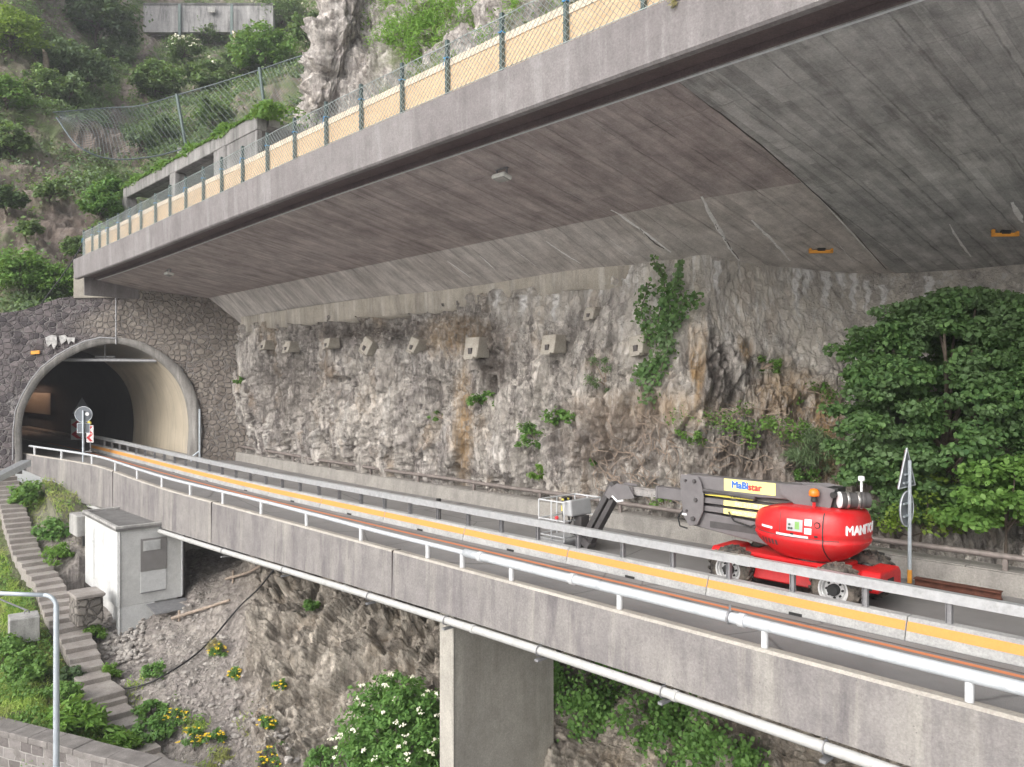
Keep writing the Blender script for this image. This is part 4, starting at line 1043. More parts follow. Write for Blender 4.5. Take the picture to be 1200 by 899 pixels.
# lime streaks: crusts with their own shape, standing proud of the concrete
def streak(pts, w, mat, name, off=.012):
    V = []; Fq = []
    H_ = [ceil_hit(*p) for p in pts]
    n_ = len(H_) * 4; C_ = catmull(np.array([h_ for h_ in H_]), n_); rr = np.random.default_rng(int(pts[0][0] * 7))
    for i, (s, t, z) in enumerate(C_):
        ww = w * (.35 + .65 * math.sin(math.pi * (i + .6) / (n_ + .2))) * rr.uniform(.5, 1.3); j_ = rr.uniform(-.015, .015)
        for e_, dz in ((-1, .02), (-.4, -off), (.4, -off), (1, .02)):
            ss_ = s + e_ * ww + j_; V.append(S(ss_, t, ceil_z(ss_, t) + dz - (.02 if s < SJt(t) else 0)))
    mesh_np(name, V, grid_faces(n_, 4), mat, can)
for pts, w in (([(716, 246), (735, 259), (752, 270), (766, 281), (786, 296)], .10), ([(822, 230), (833, 252), (846, 275), (856, 292), (866, 306)], .11), ([(880, 258), (897, 274), (912, 290), (926, 306)], .10),
               ([(640, 283), (660, 297), (680, 309)], .06), ([(562, 300), (580, 316)], .05), ([(524, 306), (552, 326)], .05), ([(1186, 236), (1198, 260)], .11), ([(1112, 262), (1124, 282), (1138, 300)], .07), ([(604, 294), (628, 312)], .02), ([(980, 282), (1000, 308)], .025), ([(715, 282), (740, 300)], .02)):
    streak(pts, w, M['lime'], 'lime_streak')
streak([(796, 96), (830, 122), (880, 160), (940, 212), (985, 255), (1038, 316)], .035, M['limedark'], 'casting_joint')
streak([(930, 205), (960, 232), (1000, 275), (1030, 308)], .05, M['lime'], 'lime_streak')
streak([(750, 268), (766, 284), (778, 292)], .05, M['limedark'], 'damp_streak')
streak([(838, 262), (850, 282), (866, 304)], .05, M['limedark'], 'damp_streak')
# ================================================================ things on the canopy
fence = thing('wire_mesh_fence', 'wire mesh fence with plywood boards along the top edge of the concrete canopy', 'fence', S(15, .12, 7.0))
fpx = [98, 108, 116.5, 126, 138.5, 152, 165, 182, 199, 217.5, 238, 259.5, 284, 313, 345, 382, 423, 471, 524, 588, 663, 754]
fs = [s_at(p, .12) for p in fpx]
while fs[-1] > -14: fs.append(fs[-1] - 1.97)
rr = np.random.default_rng(3)
for i, s in enumerate(fs):
    mb = MB(); mb.rbox(s - .045, s + .045, .08, .17, 6.99 + ZC(s), 8.44 - .03 * rr.random() + ZC(s))
    po = mb.build('post', M['postgreen'], fence)
    mb = MB()
    for z in (7.95 + .03 * rr.random() + ZC(s),):
        mb.tube([S(s - .06, .06, z), S(s, .055, z - .02), S(s + .06, .06, z + .01), S(s + .06, .19, z), S(s - .06, .19, z), S(s - .06, .06, z)], .016, 5)
        if i % 3 == 0: mb.tube([S(s, .05, z), S(s + .03, .04, z - .12), S(s + .08, .05, z - .2)], .010, 4)
    mb.build('rope_tie', M['rope'], po)
for a, b in zip(fs[:-1], fs[1:]):
    dz = rr.uniform(-.05, .05) + float(ZC((a + b) / 2))
    mb = MB(); mb.rbox(b + .005, a - .005, .20, .222, 6.98 + ZC(a), 7.90 + dz); pn = mb.build('plywood_board', M['ply'], fence)
    mb = MB(); mb.rbox(b + .01, a - .01, .176, .198, 7.74 + dz, 7.92 + dz); mb.build('top_plank', M['plank'], pn)
mb = MB(); s0, s1_ = fs[0], fs[-1]
def wire_grid(mb, s0, s1, z0, z1, pos, d, r):
    """two families of diagonals between two heights"""
    H = z1 - z0; L = s0 - s1; k = -H
    while k < L:
        for dirn in (1, -1):
            a, b = max(k, 0), min(k + H, L)
            if b > a:
                if dirn == 1: za, zb = z0 + (a - k), z0 + (b - k)
                else: za, zb = z1 - (a - k), z1 - (b - k)
                m_ = .5 * (a + b)
                mb.tube([pos(s1 + a, za), pos(s1 + b, zb)], r, 3, False)
        k += d
wire_grid(mb, s0, s1_, 7.02, 8.30, lambda s, z: S(s, .055 + .02 * math.sin(s * 3), z + ZC(s)), .165, .0075)
for z in (8.3, 7.05): mb.tube([S(s, .06, z - (.03 * abs(math.sin((s) * 1.6)) if z > 8 else 0) + ZC(s)) for s in np.linspace(s0, s1_, 120)], .012, 4)
mb.build('wire_mesh', M['wire'], fence)
mb = MB(); mb.rbox(fs[0] + .03, fs[0] + .42, .2, .222, 6.98, 7.6); tag(mb.build('plywood_board', M['ply'], fence))

# floodlights and the orange holders under the canopy
def ceil_frame(px, py):
    s, t, z = ceil_hit(px, py); return s, t, z - (.05 if s < SJ else 0)
for (px, py, sc, lb) in ((588, 198, 1.0, 'pale boxy floodlight under the middle of the canopy'), (198, 316, 1.0, 'small pale floodlight under the far end of the canopy above the tunnel')):
    s, t, z = ceil_frame(px, py)
    L_ = thing('floodlight', lb, 'lamp', S(s, t, z), math.atan2(U[1], U[0]))
    mb = MB(); R_ = Matrix.Rotation(math.radians(14), 3, 'X')
    mb.box((0, 0, -.24), (.52, .34, .12), R_); mb.build('housing', M['lampbody'], L_, bevel=.025, local=True)
    mb = MB(); mb.box((0, .01, -.305), (.42, .25, .02), R_); mb.build('lens', M['lampglass'], L_, local=True)
    mb = MB(); mb.box((-.2, 0, -.09), (.03, .05, .22)); mb.box((.2, 0, -.09), (.03, .05, .22)); mb.box((0, 0, -.012), (.5, .1, .02)); mb.build('bracket', M['galvdark'], L_, local=True)
for (px, py, lb) in ((962, 292, 'small orange cable holder under the canopy, left of the other one'), (1178, 270, 'small orange cable holder under the canopy near the right edge')):
    s, t, z = ceil_frame(px, py)
    L_ = thing('cable_holder', lb, 'bracket', S(s, t, z), math.atan2(U[1], U[0]) + .75)
    mb = MB(); mb.box((0, 0, -.09), (.74, .09, .10)); mb.box((-.34, 0, -.02), (.07, .09, .2)); mb.box((.34, 0, -.02), (.07, .09, .2)); mb.build('orange_bar', M['orangeplastic'], L_, local=True)
    mb = MB(); mb.tube([(-.12, .02, -.01), (.12, .02, -.01)], .07, 10); mb.build('cable_coil', M['black'], L_, local=True)
mb = MB(); mb.tube([P(98, 284, 43.6), P(88, 302, 44), P(72, 325, 44.6), P(56, 346, 45), P(48, 357, 45.2)], .035, 6)
tag(mb.build('black_cable', M['hose']), 'thin black cable running down from the left end of the canopy fence', 'cable')

# concrete strip at the head of the rock face
band = thing('head_beam', 'pale streaked concrete beam between the canopy underside and the rock face', 'beam', CT[4])
tops = catmull(np.array(CT[1:]), 140)
V = []
for i, p in enumerate(tops):
    d = tops[min(i + 1, 139)] - tops[max(i - 1, 0)]; nn = np.array([d[1], -d[0], 0]); nn /= np.linalg.norm(nn)
    if nn @ -p < 0: nn = -nn
    hgt = .62 + .16 * float(smooth(i, 55, 95)) + .10 * float(fbm(np.array([[i * .35, 0, 0]]), 4, 3)[0]); pz = p[2] - .5
    wv_ = .10 * float(fbm(np.array([[i * .22, 3, 0]]), 14, 3)[0]) * (i > 50)
    if i > 60: continue
    sk = .75 * float(smooth(i, 40, 58))
    for off, z in ((.40 + wv_ - sk, pz + .25), (.36 + wv_ - sk, pz - hgt), (-.5, pz - hgt - .12)): V.append(p + nn * off + np.array([0, 0, z - p[2]]))
M['band'] = concrete('head_beam_concrete', (.40, .36, .30), (.52, .475, .41), .6, (.20, .18, .165), .5, .3, slight=(.66, .63, .58))
mesh_np('beam_face', V, grid_faces(61, 3), M['band'], band)
# anchor heads in the rock
blocks = [(312, 405, 12, 'leftmost small pale concrete anchor block on the rock, next to the tunnel portal'), (340, 407, 14, 'small pale anchor block, second from the tunnel portal'), (387, 403, 13, 'narrow pale anchor block, third from the tunnel portal'), (433, 406, 19, 'tilted pale concrete anchor block, fourth from the tunnel portal'), (488, 405, 18, 'tapered pale anchor block left of the brown seep stain'), (557, 408, 26, 'pale anchor block with a dark recess directly above the brown seep stain'), (647, 404, 24, 'square pale anchor block right of the brown seep stain'), (750, 405, 25, 'pale wedge shaped anchor block half covered by the hanging ivy'), (695, 368, 16, 'small pale anchor block with a square hole just below the head beam')]
for i, (px, py, w, lb) in enumerate(blocks):
    q, nn = CLIFF.hit(px, py); W = w / F * q[1] * .74; nn[2] = 0; nn = nn / np.linalg.norm(nn)
    n0 = -np.array([NN[0], NN[1], 0]); base = P(px, py, q[1] - .1)
    t_ = thing('anchor_block', lb, 'anchor block', base, math.atan2(U[1], U[0]), 'concrete anchor blocks on the rock face')
    tilt = [.05, -.04, .1, -.45, -.3, 0, .03, .15, 0][i]
    mb = MB(); R_ = Matrix.Rotation(tilt, 3, 'Y')
    tp = .8 if i in (4, 7) else 1.0
    hw, hh, dp_ = W * .62, W * .62, .42
    lo = [(-hw * tp, -.4, -hh), (hw * tp, -.4, -hh), (hw * tp, dp_ * .75, -hh), (-hw * tp, dp_ * .75, -hh)]
    hi = [(-hw, -.4, hh), (hw, -.4, hh), (hw, dp_ * .35, hh), (-hw, dp_ * .35, hh)]
    mb.box8([R_ @ Vector(p) for p in lo], [R_ @ Vector(p) for p in hi]); bo = mb.build('block_body', M['block'], t_, bevel=.03, local=True)
    mb = MB(); mb.box(R_ @ Vector((0, dp_ * .58, -hh * .35)), (hw * .5, .12, hh * .6), R_); mb.build('anchor_recess', M['limedark'], t_, local=True)
    mb = MB(); mb.box(R_ @ Vector((0, dp_ * .55, -hh * 1.02)), (hw * 1.3, .3, hh * .22), R_); mb.build('foot_slab', M['block'], t_, local=True)

# ================================================================ boom lift
bl = thing('boom_lift', 'red four wheeled articulated boom lift with grey boom and yellow signs parked behind the barrier', 'boom lift', S(5.42, 4.6, -4.8), math.atan2(U[1], U[0]))
def lb_(mb, name, mat, parent=None, **k): return mb.build(name, mat, parent or bl, local=True, **k)
def wheel(a, b, side, steer=0):
    c = Vector((a, b, .52)); ax = Vector((0, side, 0))
    hub = MB()
    R = .52; wd = .40
    t = MB(); t.lathe([(.30, -wd / 2), (.44, -wd / 2), (.495, -wd / 2 + .05), (.50, 0), (.495, wd / 2 - .05), (.44, wd / 2), (.30, wd / 2), (.28, wd / 2 - .12), (.28, -wd / 2 + .12), (.30, -wd / 2)], c, ax, 40, False)
    # lugs
    for k in range(20):
        an = 2 * math.pi * k / 20
        for sgn in (-1, 1):
            an2 = an + (math.pi / 20 if sgn > 0 else 0)
            R_ = Matrix.Rotation(-an2 * 1, 3, 'Y') @ Matrix.Rotation(sgn * .55, 3, 'Z')
            p = Matrix.Rotation(-an2, 3, 'Y') @ Vector((.505, 0, 0)); 
            t.box(c + p + Vector((0, sgn * .10, 0)), (.05, .23, .055), Matrix.Rotation(-an2, 3, 'Y') @ Matrix.Rotation(sgn * .6, 3, 'X'))
    w_ = lb_(t, 'wheel', M['tyre'])
    r = MB(); r.lathe([(.315, wd / 2 - .0), (.315, wd / 2 + .015), (.285, wd / 2 + .01), (.275, wd / 2 - .05), (.255, wd / 2 - .05), (.245, wd / 2 - .15), (.205, wd / 2 - .15), (.195, wd / 2 - .09), (.0, wd / 2 - .08)], c, ax, 32, False)
    lb_(r, 'rim', M['rim'], w_, smooth_=False)
    h = MB(); h.lathe([(.12, wd / 2 - .10), (.12, wd / 2 + .03), (.10, wd / 2 + .05), (0, wd / 2 + .05)], c, ax, 20)
    for k in range(8):
        an = 2 * math.pi * k / 8
        h.lathe([(.024, wd / 2 - .10), (.024, wd / 2 - .05), (0, wd / 2 - .05)], c + Vector((.168 * math.cos(an), 0, .168 * math.sin(an))), ax, 8)
    lb_(h, 'hub', M['black'], w_)
for a in (-1.22, 1.22):
    for b in (.86, -.86): wheel(a, b, 1 if b > 0 else -1)
# chassis
mb = MB()
mb.box8([(-1.75, -.42, .42), (1.85, -.42, .42), (1.85, .42, .42), (-1.75, .42, .42)], [(-1.62, -.48, .80), (1.75, -.48, .80), (1.75, .48, .80), (-1.62, .48, .80)])
mb.box((-.0, .0, .83), (2.2, 1.0, .1))
mb.box8([(-.72, -.86, .40), (.72, -.86, .40), (.72, .86, .40), (-.72, .86, .40)], [(-.66, -.78, .74), (.66, -.78, .74), (.66, .78, .74), (-.66, .78, .74)])
lb_(mb, 'chassis', M['redmatte'], bevel=.03)
for a in (-1.22, 1.22):
    mb = MB(); mb.box((a, 0, .52), (.18, 1.4, .2)); mb.lathe([(.14, -.2), (.2, 0), (.14, .2)], (a, 0, .52), (0, 1, 0), 16); lb_(mb, 'axle', M['boomdark'])
# end hoods with cut-out
for sg in (-1, 1):
    mb = MB(); x0 = sg * 1.55
    poly = [(x0, y, z) for y, z in ((-.62, .48), (.62, .48), (.62, .78), (.50, .90), (-.50, .90), (-.62, .78))]
    mb.prism(poly, (sg * .42, 0, 0)); hd = lb_(mb, 'end_hood', M['redmatte'], bevel=.05, seg=2)
    mb = MB(); mb.box((sg * 1.975, .0, .66), (.02, .3, .13)); mb.box((sg * 1.76, .625, .60), (.16, .01, .12)); lb_(mb, 'hood_slot', M['black'], hd)
mb = MB(); mb.lathe([(.42, .84), (.46, .86), (.46, .96), (.42, 1.0)], (-.35, 0, 0), (0, 0, 1), 28); lb_(mb, 'slew_ring', M['boomdark'])
# turret body: rounded plan, belly tapering down, shoulder line
def turret_ring(z, k, x0=-1.5, x1=1.02, hw=.93, n=64, e=2.7):
    cx, rx = (x0 + x1) / 2, (x1 - x0) / 2; out = []
    for i in range(n):
        a = 2 * math.pi * i / n; c_, s_ = math.cos(a), math.sin(a)
        x = abs(c_) ** (2 / e) * (1 if c_ >= 0 else -1); y = abs(s_) ** (2 / e) * (1 if s_ >= 0 else -1)
        nose = 1 - .34 * max(0, x) ** 2           # the front is narrower
        out.append((cx + rx * x * k, hw * y * k * nose, z))
    return out
rings = [(.92, .55), (.98, .66), (1.10, .80), (1.24, .93), (1.36, .995), (1.40, 1.0), (1.43, .985), (1.50, .985), (1.53, 1.0), (1.62, 1.0), (1.80, .985), (1.93, .96), (2.02, .92), (2.07, .86), (2.09, .72), (2.09, .3)]
V = []; n_ = 64
for z, k in rings:
    rg_ = turret_ring(z, k)
    # roof slopes down towards the nose
    V += [(x, y, z - max(0, x - .1) * .22 * max(0, (z - 1.4) / .7)) for x, y, z in rg_]
Fq = [(i * n_ + j, i * n_ + (j + 1) % n_, (i + 1) * n_ + (j + 1) % n_, (i + 1) * n_ + j) for i in range(len(rings) - 1) for j in range(n_)]
Fq += [tuple(range(n_ - 1, -1, -1)), tuple((len(rings) - 1) * n_ + j for j in range(n_))]
tu = mesh_np('turret_cover', V, Fq, M['red'], bl, smooth_=True, local=True)
m_ = tu.modifiers.new('edge', 'EDGE_SPLIT'); m_.split_angle = math.radians(38)
def on_turret(x, z, off=.01):
    """point of the camera-side flank at length x and height z"""
    zz_ = [r[0] for r in rings]; k = float(np.interp(z, zz_, [r[1] for r in rings])); cx, rx = (-1.5 + 1.02) / 2, (1.02 + 1.5) / 2
    u = max(-.999, min(.999, (x - cx) / (rx * k))); y = (1 - abs(u) ** 2.7) ** (1 / 2.7)
    return Vector((x, .93 * y * k * (1 - .34 * max(0, u) ** 2) + off, z))
def turret_patch(name, x0, x1, z0, z1, mat, parent, off=.012, n=8, m=6):
    V = []; 
    for i in range(n + 1):
        for z in np.linspace(z0, z1, m):
            x = x0 + (x1 - x0) * i / n; V.append(on_turret(x, z, off))
    return mesh_np(name, V, grid_faces(n + 1, m), mat, parent, local=True)
turret_patch('cover_seam', -.925, -.90, .98, 2.04, M['black'], tu, .012, 1, 24)
turret_patch('cover_seam', -1.2, .7, 1.455, 1.47, M['boomdark'], tu, .006, 30, 2)
turret_patch('cover_seam', .02, .035, 1.5, 2.0, M['boomdark'], tu, .008, 1, 16)
for x in (.12, .22, .32, .42, .52): turret_patch('vent_slot', x, x + .05, 1.22, 1.34, M['boomdark'], tu, .008, 2)
for x in (-.82, -.30): turret_patch('latch', x, x + .07, 1.52, 1.56, M['black'], tu, .02, 2)
pnl = turret_patch('control_panel', -.50, -.14, 1.60, 1.86, M['boxgrey'], tu, .014)
turret_patch('screen', -.43, -.33, 1.65, 1.81, M['screen'], pnl, .02, 3)
mb = MB()
for x, z in ((-.21, 1.74), (-.26, 1.66), (-.20, 1.66)):
    p = on_turret(x, z, .02); mb.lathe([(.025, -.005), (.025, .015), (0, .015)], p, (0, 1, 0), 10)
lb_(mb, 'control_button', M['glassdark'], pnl)
turret_patch('white_sticker', -.69, -.54, 1.75, 1.89, M['twhite'], tu, .012, 2); turret_patch('white_sticker', -.69, -.54, 1.57, 1.70, M['twhite'], tu, .012, 2)
p = on_turret(-.80, 1.78, .0); mb = MB(); mb.lathe([(.07, -.01), (.07, .012), (.05, .012), (.05, -.02), (0, -.02)], p, (0, 1, 0), 16); lb_(mb, 'filler_cap', M['black'], tu)
# lettering that follows the cover
def letters(txt, size, mat, parent, place, name='lettering', bold=0.0, depth=.004, sx=1.0):
    cu = bpy.data.curves.new('t', 'FONT'); cu.body = txt; cu.size = size; cu.align_x = 'CENTER'; cu.align_y = 'CENTER'; cu.extrude = depth; cu.resolution_u = 3
    ob = bpy.data.objects.new('t', cu); COL.objects.link(ob)
    dg = bpy.context.evaluated_depsgraph_get(); me = bpy.data.meshes.new_from_object(ob.evaluated_get(dg))
    bpy.data.objects.remove(ob); bpy.data.curves.remove(cu)
    if bold:      # heavier strokes: shifted copies inside the same mesh
        n_ = len(me.vertices); co_ = np.zeros(n_ * 3); me.vertices.foreach_get('co', co_); co_ = co_.reshape(-1, 3); fc = [tuple(p.vertices) for p in me.polygons]
        V = []; Fq = []
        for k, (dx, dy) in enumerate(((0, 0), (bold, 0), (-bold, 0), (0, bold), (0, -bold))):
            V += [(x + dx, y + dy, z + .0006 * k) for x, y, z in co_]; Fq += [tuple(i + k * n_ for i in f_) for f_ in fc]
        me = bpy.data.meshes.new(name); me.from_pydata(V, [], Fq); me.update()
    for v in me.vertices: v.co = place(v.co.x * sx, v.co.y, v.co.z)
    me.name = name; me.materials.clear()
    return link_mesh(name, me, mat, parent, True)
# tail of the turret: path along the rear-left corner, measured by arc length
ring_mid = turret_ring(1.72, .99, n=400); arcs = []; 
idx = [i for i in range(400)]; pts_ = [Vector(p) for p in ring_mid]
# i runs anticlockwise from the nose (+x) over +y (camera side) to the tail
acc = [0]
for i in range(1, 400): acc.append(acc[-1] + (pts_[i] - pts_[i - 1]).length)
def along(d, z, off):
    i = int(np.searchsorted(acc, d)); i = max(1, min(398, i)); p = pts_[i]; tg = (pts_[i + 1] - pts_[i - 1]).normalized(); nr_ = Vector((tg.y, -tg.x, 0))
    return Vector((p.x, p.y, z)) + nr_ * off
cnr = next(i for i in range(400) if pts_[i].x < -1.28 and pts_[i].y > 0)
dm = acc[cnr] + .56
letters('MANITOU', .27, M['twhite'], tu, lambda x, y, z: along(dm + x, 1.69 + y, .012 + z), bold=.012, sx=.9)
turret_patch('white_sticker', .22, .56, 1.575, 1.625, M['twhite'], tu, .012, 6, 2)
turret_patch('white_sticker', -.62, .12, 1.475, 1.525, M['twhite'], tu, .014, 10, 2)
letters('MANITOU', .13, M['twhite'], bl, lambda x, y, z: Vector((-1.76 - x, .625 + z, .70 + y)), bold=.008, sx=.6)
# beacon, exhaust can, small mast
mb = MB(); mb.tube([(-.52, .42, 2.05), (-.52, .42, 2.2)], .035, 8); bc = lb_(mb, 'beacon', M['red'])
mb = MB(); mb.lathe([(.05, 0), (.075, .02), (.05, .13)], (-.52, .42, 2.20), (0, 0, 1), 12); lb_(mb, 'beacon_base', M['black'], bc)
mb = MB(); mb.lathe([(.10, 0), (.115, .02), (.11, .10), (.07, .16), (0, .17)], (-.52, .42, 2.33), (0, 0, 1), 16); lb_(mb, 'beacon_lens', M['amber'], bc, smooth_=True)
mb = MB(); mb.lathe([(.0, 0), (.17, 0), (.18, .02), (.18, .10), (.165, .12), (.165, .44), (.18, .46), (.18, .50), (.165, .52), (.165, .62), (0, .63)], (-1.02, .30, 2.29), Vector((-.75, -.66, 0)), 24)
ex = lb_(mb, 'air_cleaner', M['boomdark'])
mb = MB(); mb.lathe([(0, -.012), (.175, -.01), (.18, .015)], (-1.02, .30, 2.29), Vector((-.75, -.66, 0)), 24); lb_(mb, 'air_cleaner_lid', M['twhite'], ex)
mb = MB(); mb.lathe([(.182, .13), (.186, .14), (.186, .17), (.182, .18)], (-1.02, .30, 2.29), Vector((-.75, -.66, 0)), 24); mb.lathe([(.182, .35), (.186, .36), (.186, .39), (.182, .40)], (-1.02, .30, 2.29), Vector((-.75, -.66, 0)), 24); lb_(mb, 'clamp_band', M['chrome'], ex)
mb = MB(); mb.tube([(-1.35, -.05, 2.1), (-1.35, -.05, 2.72)], .025, 8); mb.lathe([(.06, 0), (.07, .03), (.06, .1), (0, .11)], (-1.35, -.05, 2.70), (0, 0, 1), 12); lb_(mb, 'aerial', M['twhite'])
# boom: rear knuckle, upper box, two link bars, lower arm, front knuckle plates
mb = MB()
for b in (.26, -.26):
    mb.prism([(-.80, b, 2.0), (-.15, b, 2.0), (.35, b, 2.28), (.35, b, 2.50), (-.55, b, 2.56), (-.92, b, 2.5)], (0, .03 if b > 0 else -.03, 0))
mb.box((-.45, 0, 2.25), (.5, .44, .3)); kn = lb_(mb, 'rear_knuckle', M['boomgrey'], bevel=.01)
mb = MB(); mb.box((-.82, 0, 2.30), (.26, .40, .44)); mb.tube([(-.9, .2, 2.38), (-.9, .34, 2.38)], .07, 10); lb_(mb, 'rear_cover', M['black'])
mb = MB(); mb.box8([(.0, -.17, 2.16), (2.95, -.17, 2.02), (2.95, .17, 2.02), (.0, .17, 2.16)], [(.0, -.17, 2.50), (2.95, -.17, 2.50), (2.95, .17, 2.50), (.0, .17, 2.50)])
up = lb_(mb, 'upper_boom', M['boomgrey'], bevel=.02)
mb = MB(); mb.box((.95, -.02, 2.07), (2.2, .1, .06)); mb.tube([(1.0, .21, 2.1), (2.6, .21, 2.16)], .045, 10); lb_(mb, 'telescope_cylinder', M['boomdark'], up)
for zc in (1.90, 1.70):
    mb = MB(); mb.box((1.45, .14, zc), (2.9, .10, .135)); mb.box((1.45, -.16, zc), (2.9, .10, .135)); ba = lb_(mb, 'link_bar', M['boomgrey'], bevel=.012)
    mb = MB(); mb.box((1.18, .195, zc), (1.34, .006, .13)); lb_(mb, 'yellow_sign', M['yellowpale'], ba)
mb = MB(); mb.box((1.18, .1755, 2.345), (1.34, .008, .29)); ys = lb_(mb, 'yellow_sign', M['yellowpale'], up)
mb = MB(); mb.box((1.62, -.176, 2.12), (1.9, .006, .20)); ys2 = lb_(mb, 'yellow_sign', M['yellow'], up)
mb = MB(); mb.box((1.75, .14, 2.085), (1.3, .006, .12)); ys3 = lb_(mb, 'yellow_sign', M['yellow'], up)
letters('MaBi', .225, M['tblue'], up, lambda x, y, z: Vector((1.42 - x, .182 + z, 2.355 + y)), bold=.011)
letters('star', .225, M['tred'], up, lambda x, y, z: Vector((1.03 - x, .182 + z, 2.34 + y)), bold=.011)
mb = MB(); mb.lathe([(.014, 0), (.014, .006), (0, .006)], (1.245, .18, 2.44), (0, 1, 0), 8); lb_(mb, 'lettering', M['tred'], up)
letters('Bi', .13, M['tnavy'], up, lambda x, y, z: Vector((2.52 - x, .16 + z, 2.12 + y)), bold=.006)
letters('Vermi', .12, M['tnavy'], up, lambda x, y, z: Vector((1.55 - x, .147 + z, 2.09 + y)), bold=.006)
letters('041 610 08 08', .13, M['tpale'], bl, lambda x, y, z: Vector((1.16 - x, .202 + z, 1.90 + y)), bold=0)
letters('www.mabistar.ch', .135, M['tpale'], bl, lambda x, y, z: Vector((1.16 - x, .202 + z, 1.705 + y)), bold=0)
for b in (.24, -.24):
    mb = MB(); mb.prism([(2.55, b, 2.50), (3.02, b, 2.50), (3.06, b, 2.30), (2.96, b, 1.45), (2.78, b, 1.22), (2.55, b, 1.28), (2.38, b, 1.62), (2.36, b, 2.0), (2.44, b, 2.34)], (0, .035 if b > 0 else -.035, 0))
    fk = lb_(mb, 'front_knuckle', M['boomgrey'], bevel=.012)
    if b > 0:
        mb = MB()
        for x, z, r_ in ((2.62, 2.36, .05), (2.58, 1.9, .05), (2.66, 1.42, .06), (2.85, 1.6, .03), (2.88, 2.36, .03)): mb.lathe([(r_, 0), (r_, .05), (r_ * .8, .06), (0, .06)], (x, b + .03, z), (0, 1, 0), 12)
        lb_(mb, 'pin', M['boomdark'], fk)
        mb = MB(); mb.box((2.92, b + .038, 1.50), (.14, .006, .05)); lb_(mb, 'white_sticker', M['twhite'], fk)
mb = MB(); mb.box8([(.30, -.15, .98), (2.75, -.15, 1.22), (2.75, .15, 1.22), (.30, .15, .98)], [(.30, -.15, 1.50), (2.75, -.15, 1.60), (2.75, .15, 1.60), (.30, .15, 1.50)])
la = lb_(mb, 'lower_boom', M['boomgrey'], bevel=.02)
mb = MB(); mb.box((1.5, .156, 1.32), (1.5, .014, .16)); lb_(mb, 'stiffener', M['boomdark'], la)
mb = MB(); mb.tube([(.5, .1, 1.45), (1.6, .1, 1.98)], .05, 10); mb.tube([(.9, .1, 1.64), (2.3, .1, 2.3)], .03, 8); lb_(mb, 'lift_cylinder', M['boomdark'])
mb = MB()
mb.tube([(.75, .22, 1.6), (1.1, .25, 1.42), (1.55, .24, 1.5), (1.7, .22, 1.7)], .022, 6); mb.tube([(2.95, .25, 1.62), (3.12, .27, 1.4), (3.06, .26, 1.18), (2.85, .25, 1.15)], .022, 6); lb_(mb, 'hydraulic_hose', M['black'])
# telescope section, head, jib
mb = MB(); mb.box((3.40, 0, 1.94), (1.0, .28, .30)); ts = lb_(mb, 'telescope_section', M['boomgrey'], bevel=.015)
mb = MB(); mb.box((3.86, 0, 1.94), (.07, .31, .33)); lb_(mb, 'end_collar', M['boomgrey'], ts, bevel=.01)
mb = MB(); mb.box((4.35, 0, 1.90), (.95, .2, .20)); mb.tube([(3.8, .09, 1.99), (4.8, .09, 1.99)], .03, 8); mb.box((4.3, .11, 1.84), (.5, .02, .10)); lb_(mb, 'inner_section', M['chrome'])
mb = MB()
for b in (.17, -.17): mb.prism([(4.55, b, 1.72), (4.75, b, 2.04), (5.15, b, 2.06), (5.40, b, 1.9), (5.40, b, 1.66), (5.1, b, 1.62)], (0, .03 if b > 0 else -.03, 0))
mb.box((4.9, 0, 1.88), (.5, .3, .24)); lb_(mb, 'boom_head', M['boomgrey'])
j0, j1 = Vector((5.28, 0, 2.0)), Vector((6.42, 0, .22)); dj = (j1 - j0).normalized(); nj = Vector((-dj.z, 0, dj.x))
mb = MB()
for b0, b1 in ((-.15, -.10), (.10, .15)):
    for k in (0, 1):
        q = nj * (.17 if k else -.17)
mb.prism([j0 - nj * .0 + Vector((0, -.15, 0)), j1 + Vector((0, -.15, 0)), j1 + nj * .17 + Vector((0, -.15, 0)), j0 + nj * .17 + Vector((0, -.15, 0))], (0, .3, 0))
jb = lb_(mb, 'jib', M['boomdark'], bevel=.015)
mb = MB(); mb.prism([j0 - nj * .20 + Vector((0, -.12, 0)), j1 - nj * .20 + Vector((0, -.12, 0)), j1 - nj * .05 + Vector((0, -.12, 0)), j0 - nj * .05 + Vector((0, -.12, 0))], (0, .24, 0)); lb_(mb, 'jib_link', M['boomdark'], jb, bevel=.01)
mb = MB(); mb.box(j0 + (j1 - j0) * .12, (.34, .36, .2), Matrix.Rotation(-math.atan2(dj.z, dj.x), 3, 'Y')); mb.box(j0 + (j1 - j0) * .97, (.2, .36, .42), Matrix.Rotation(-math.atan2(dj.z, dj.x), 3, 'Y')); lb_(mb, 'jib_bracket', M['boomgrey'], jb)
mb = MB(); mb.tube([(5.3, .2, 1.7), (5.1, .24, 1.58), (4.9, .22, 1.62)], .03, 6); lb_(mb, 'white_hose', M['twhite'])
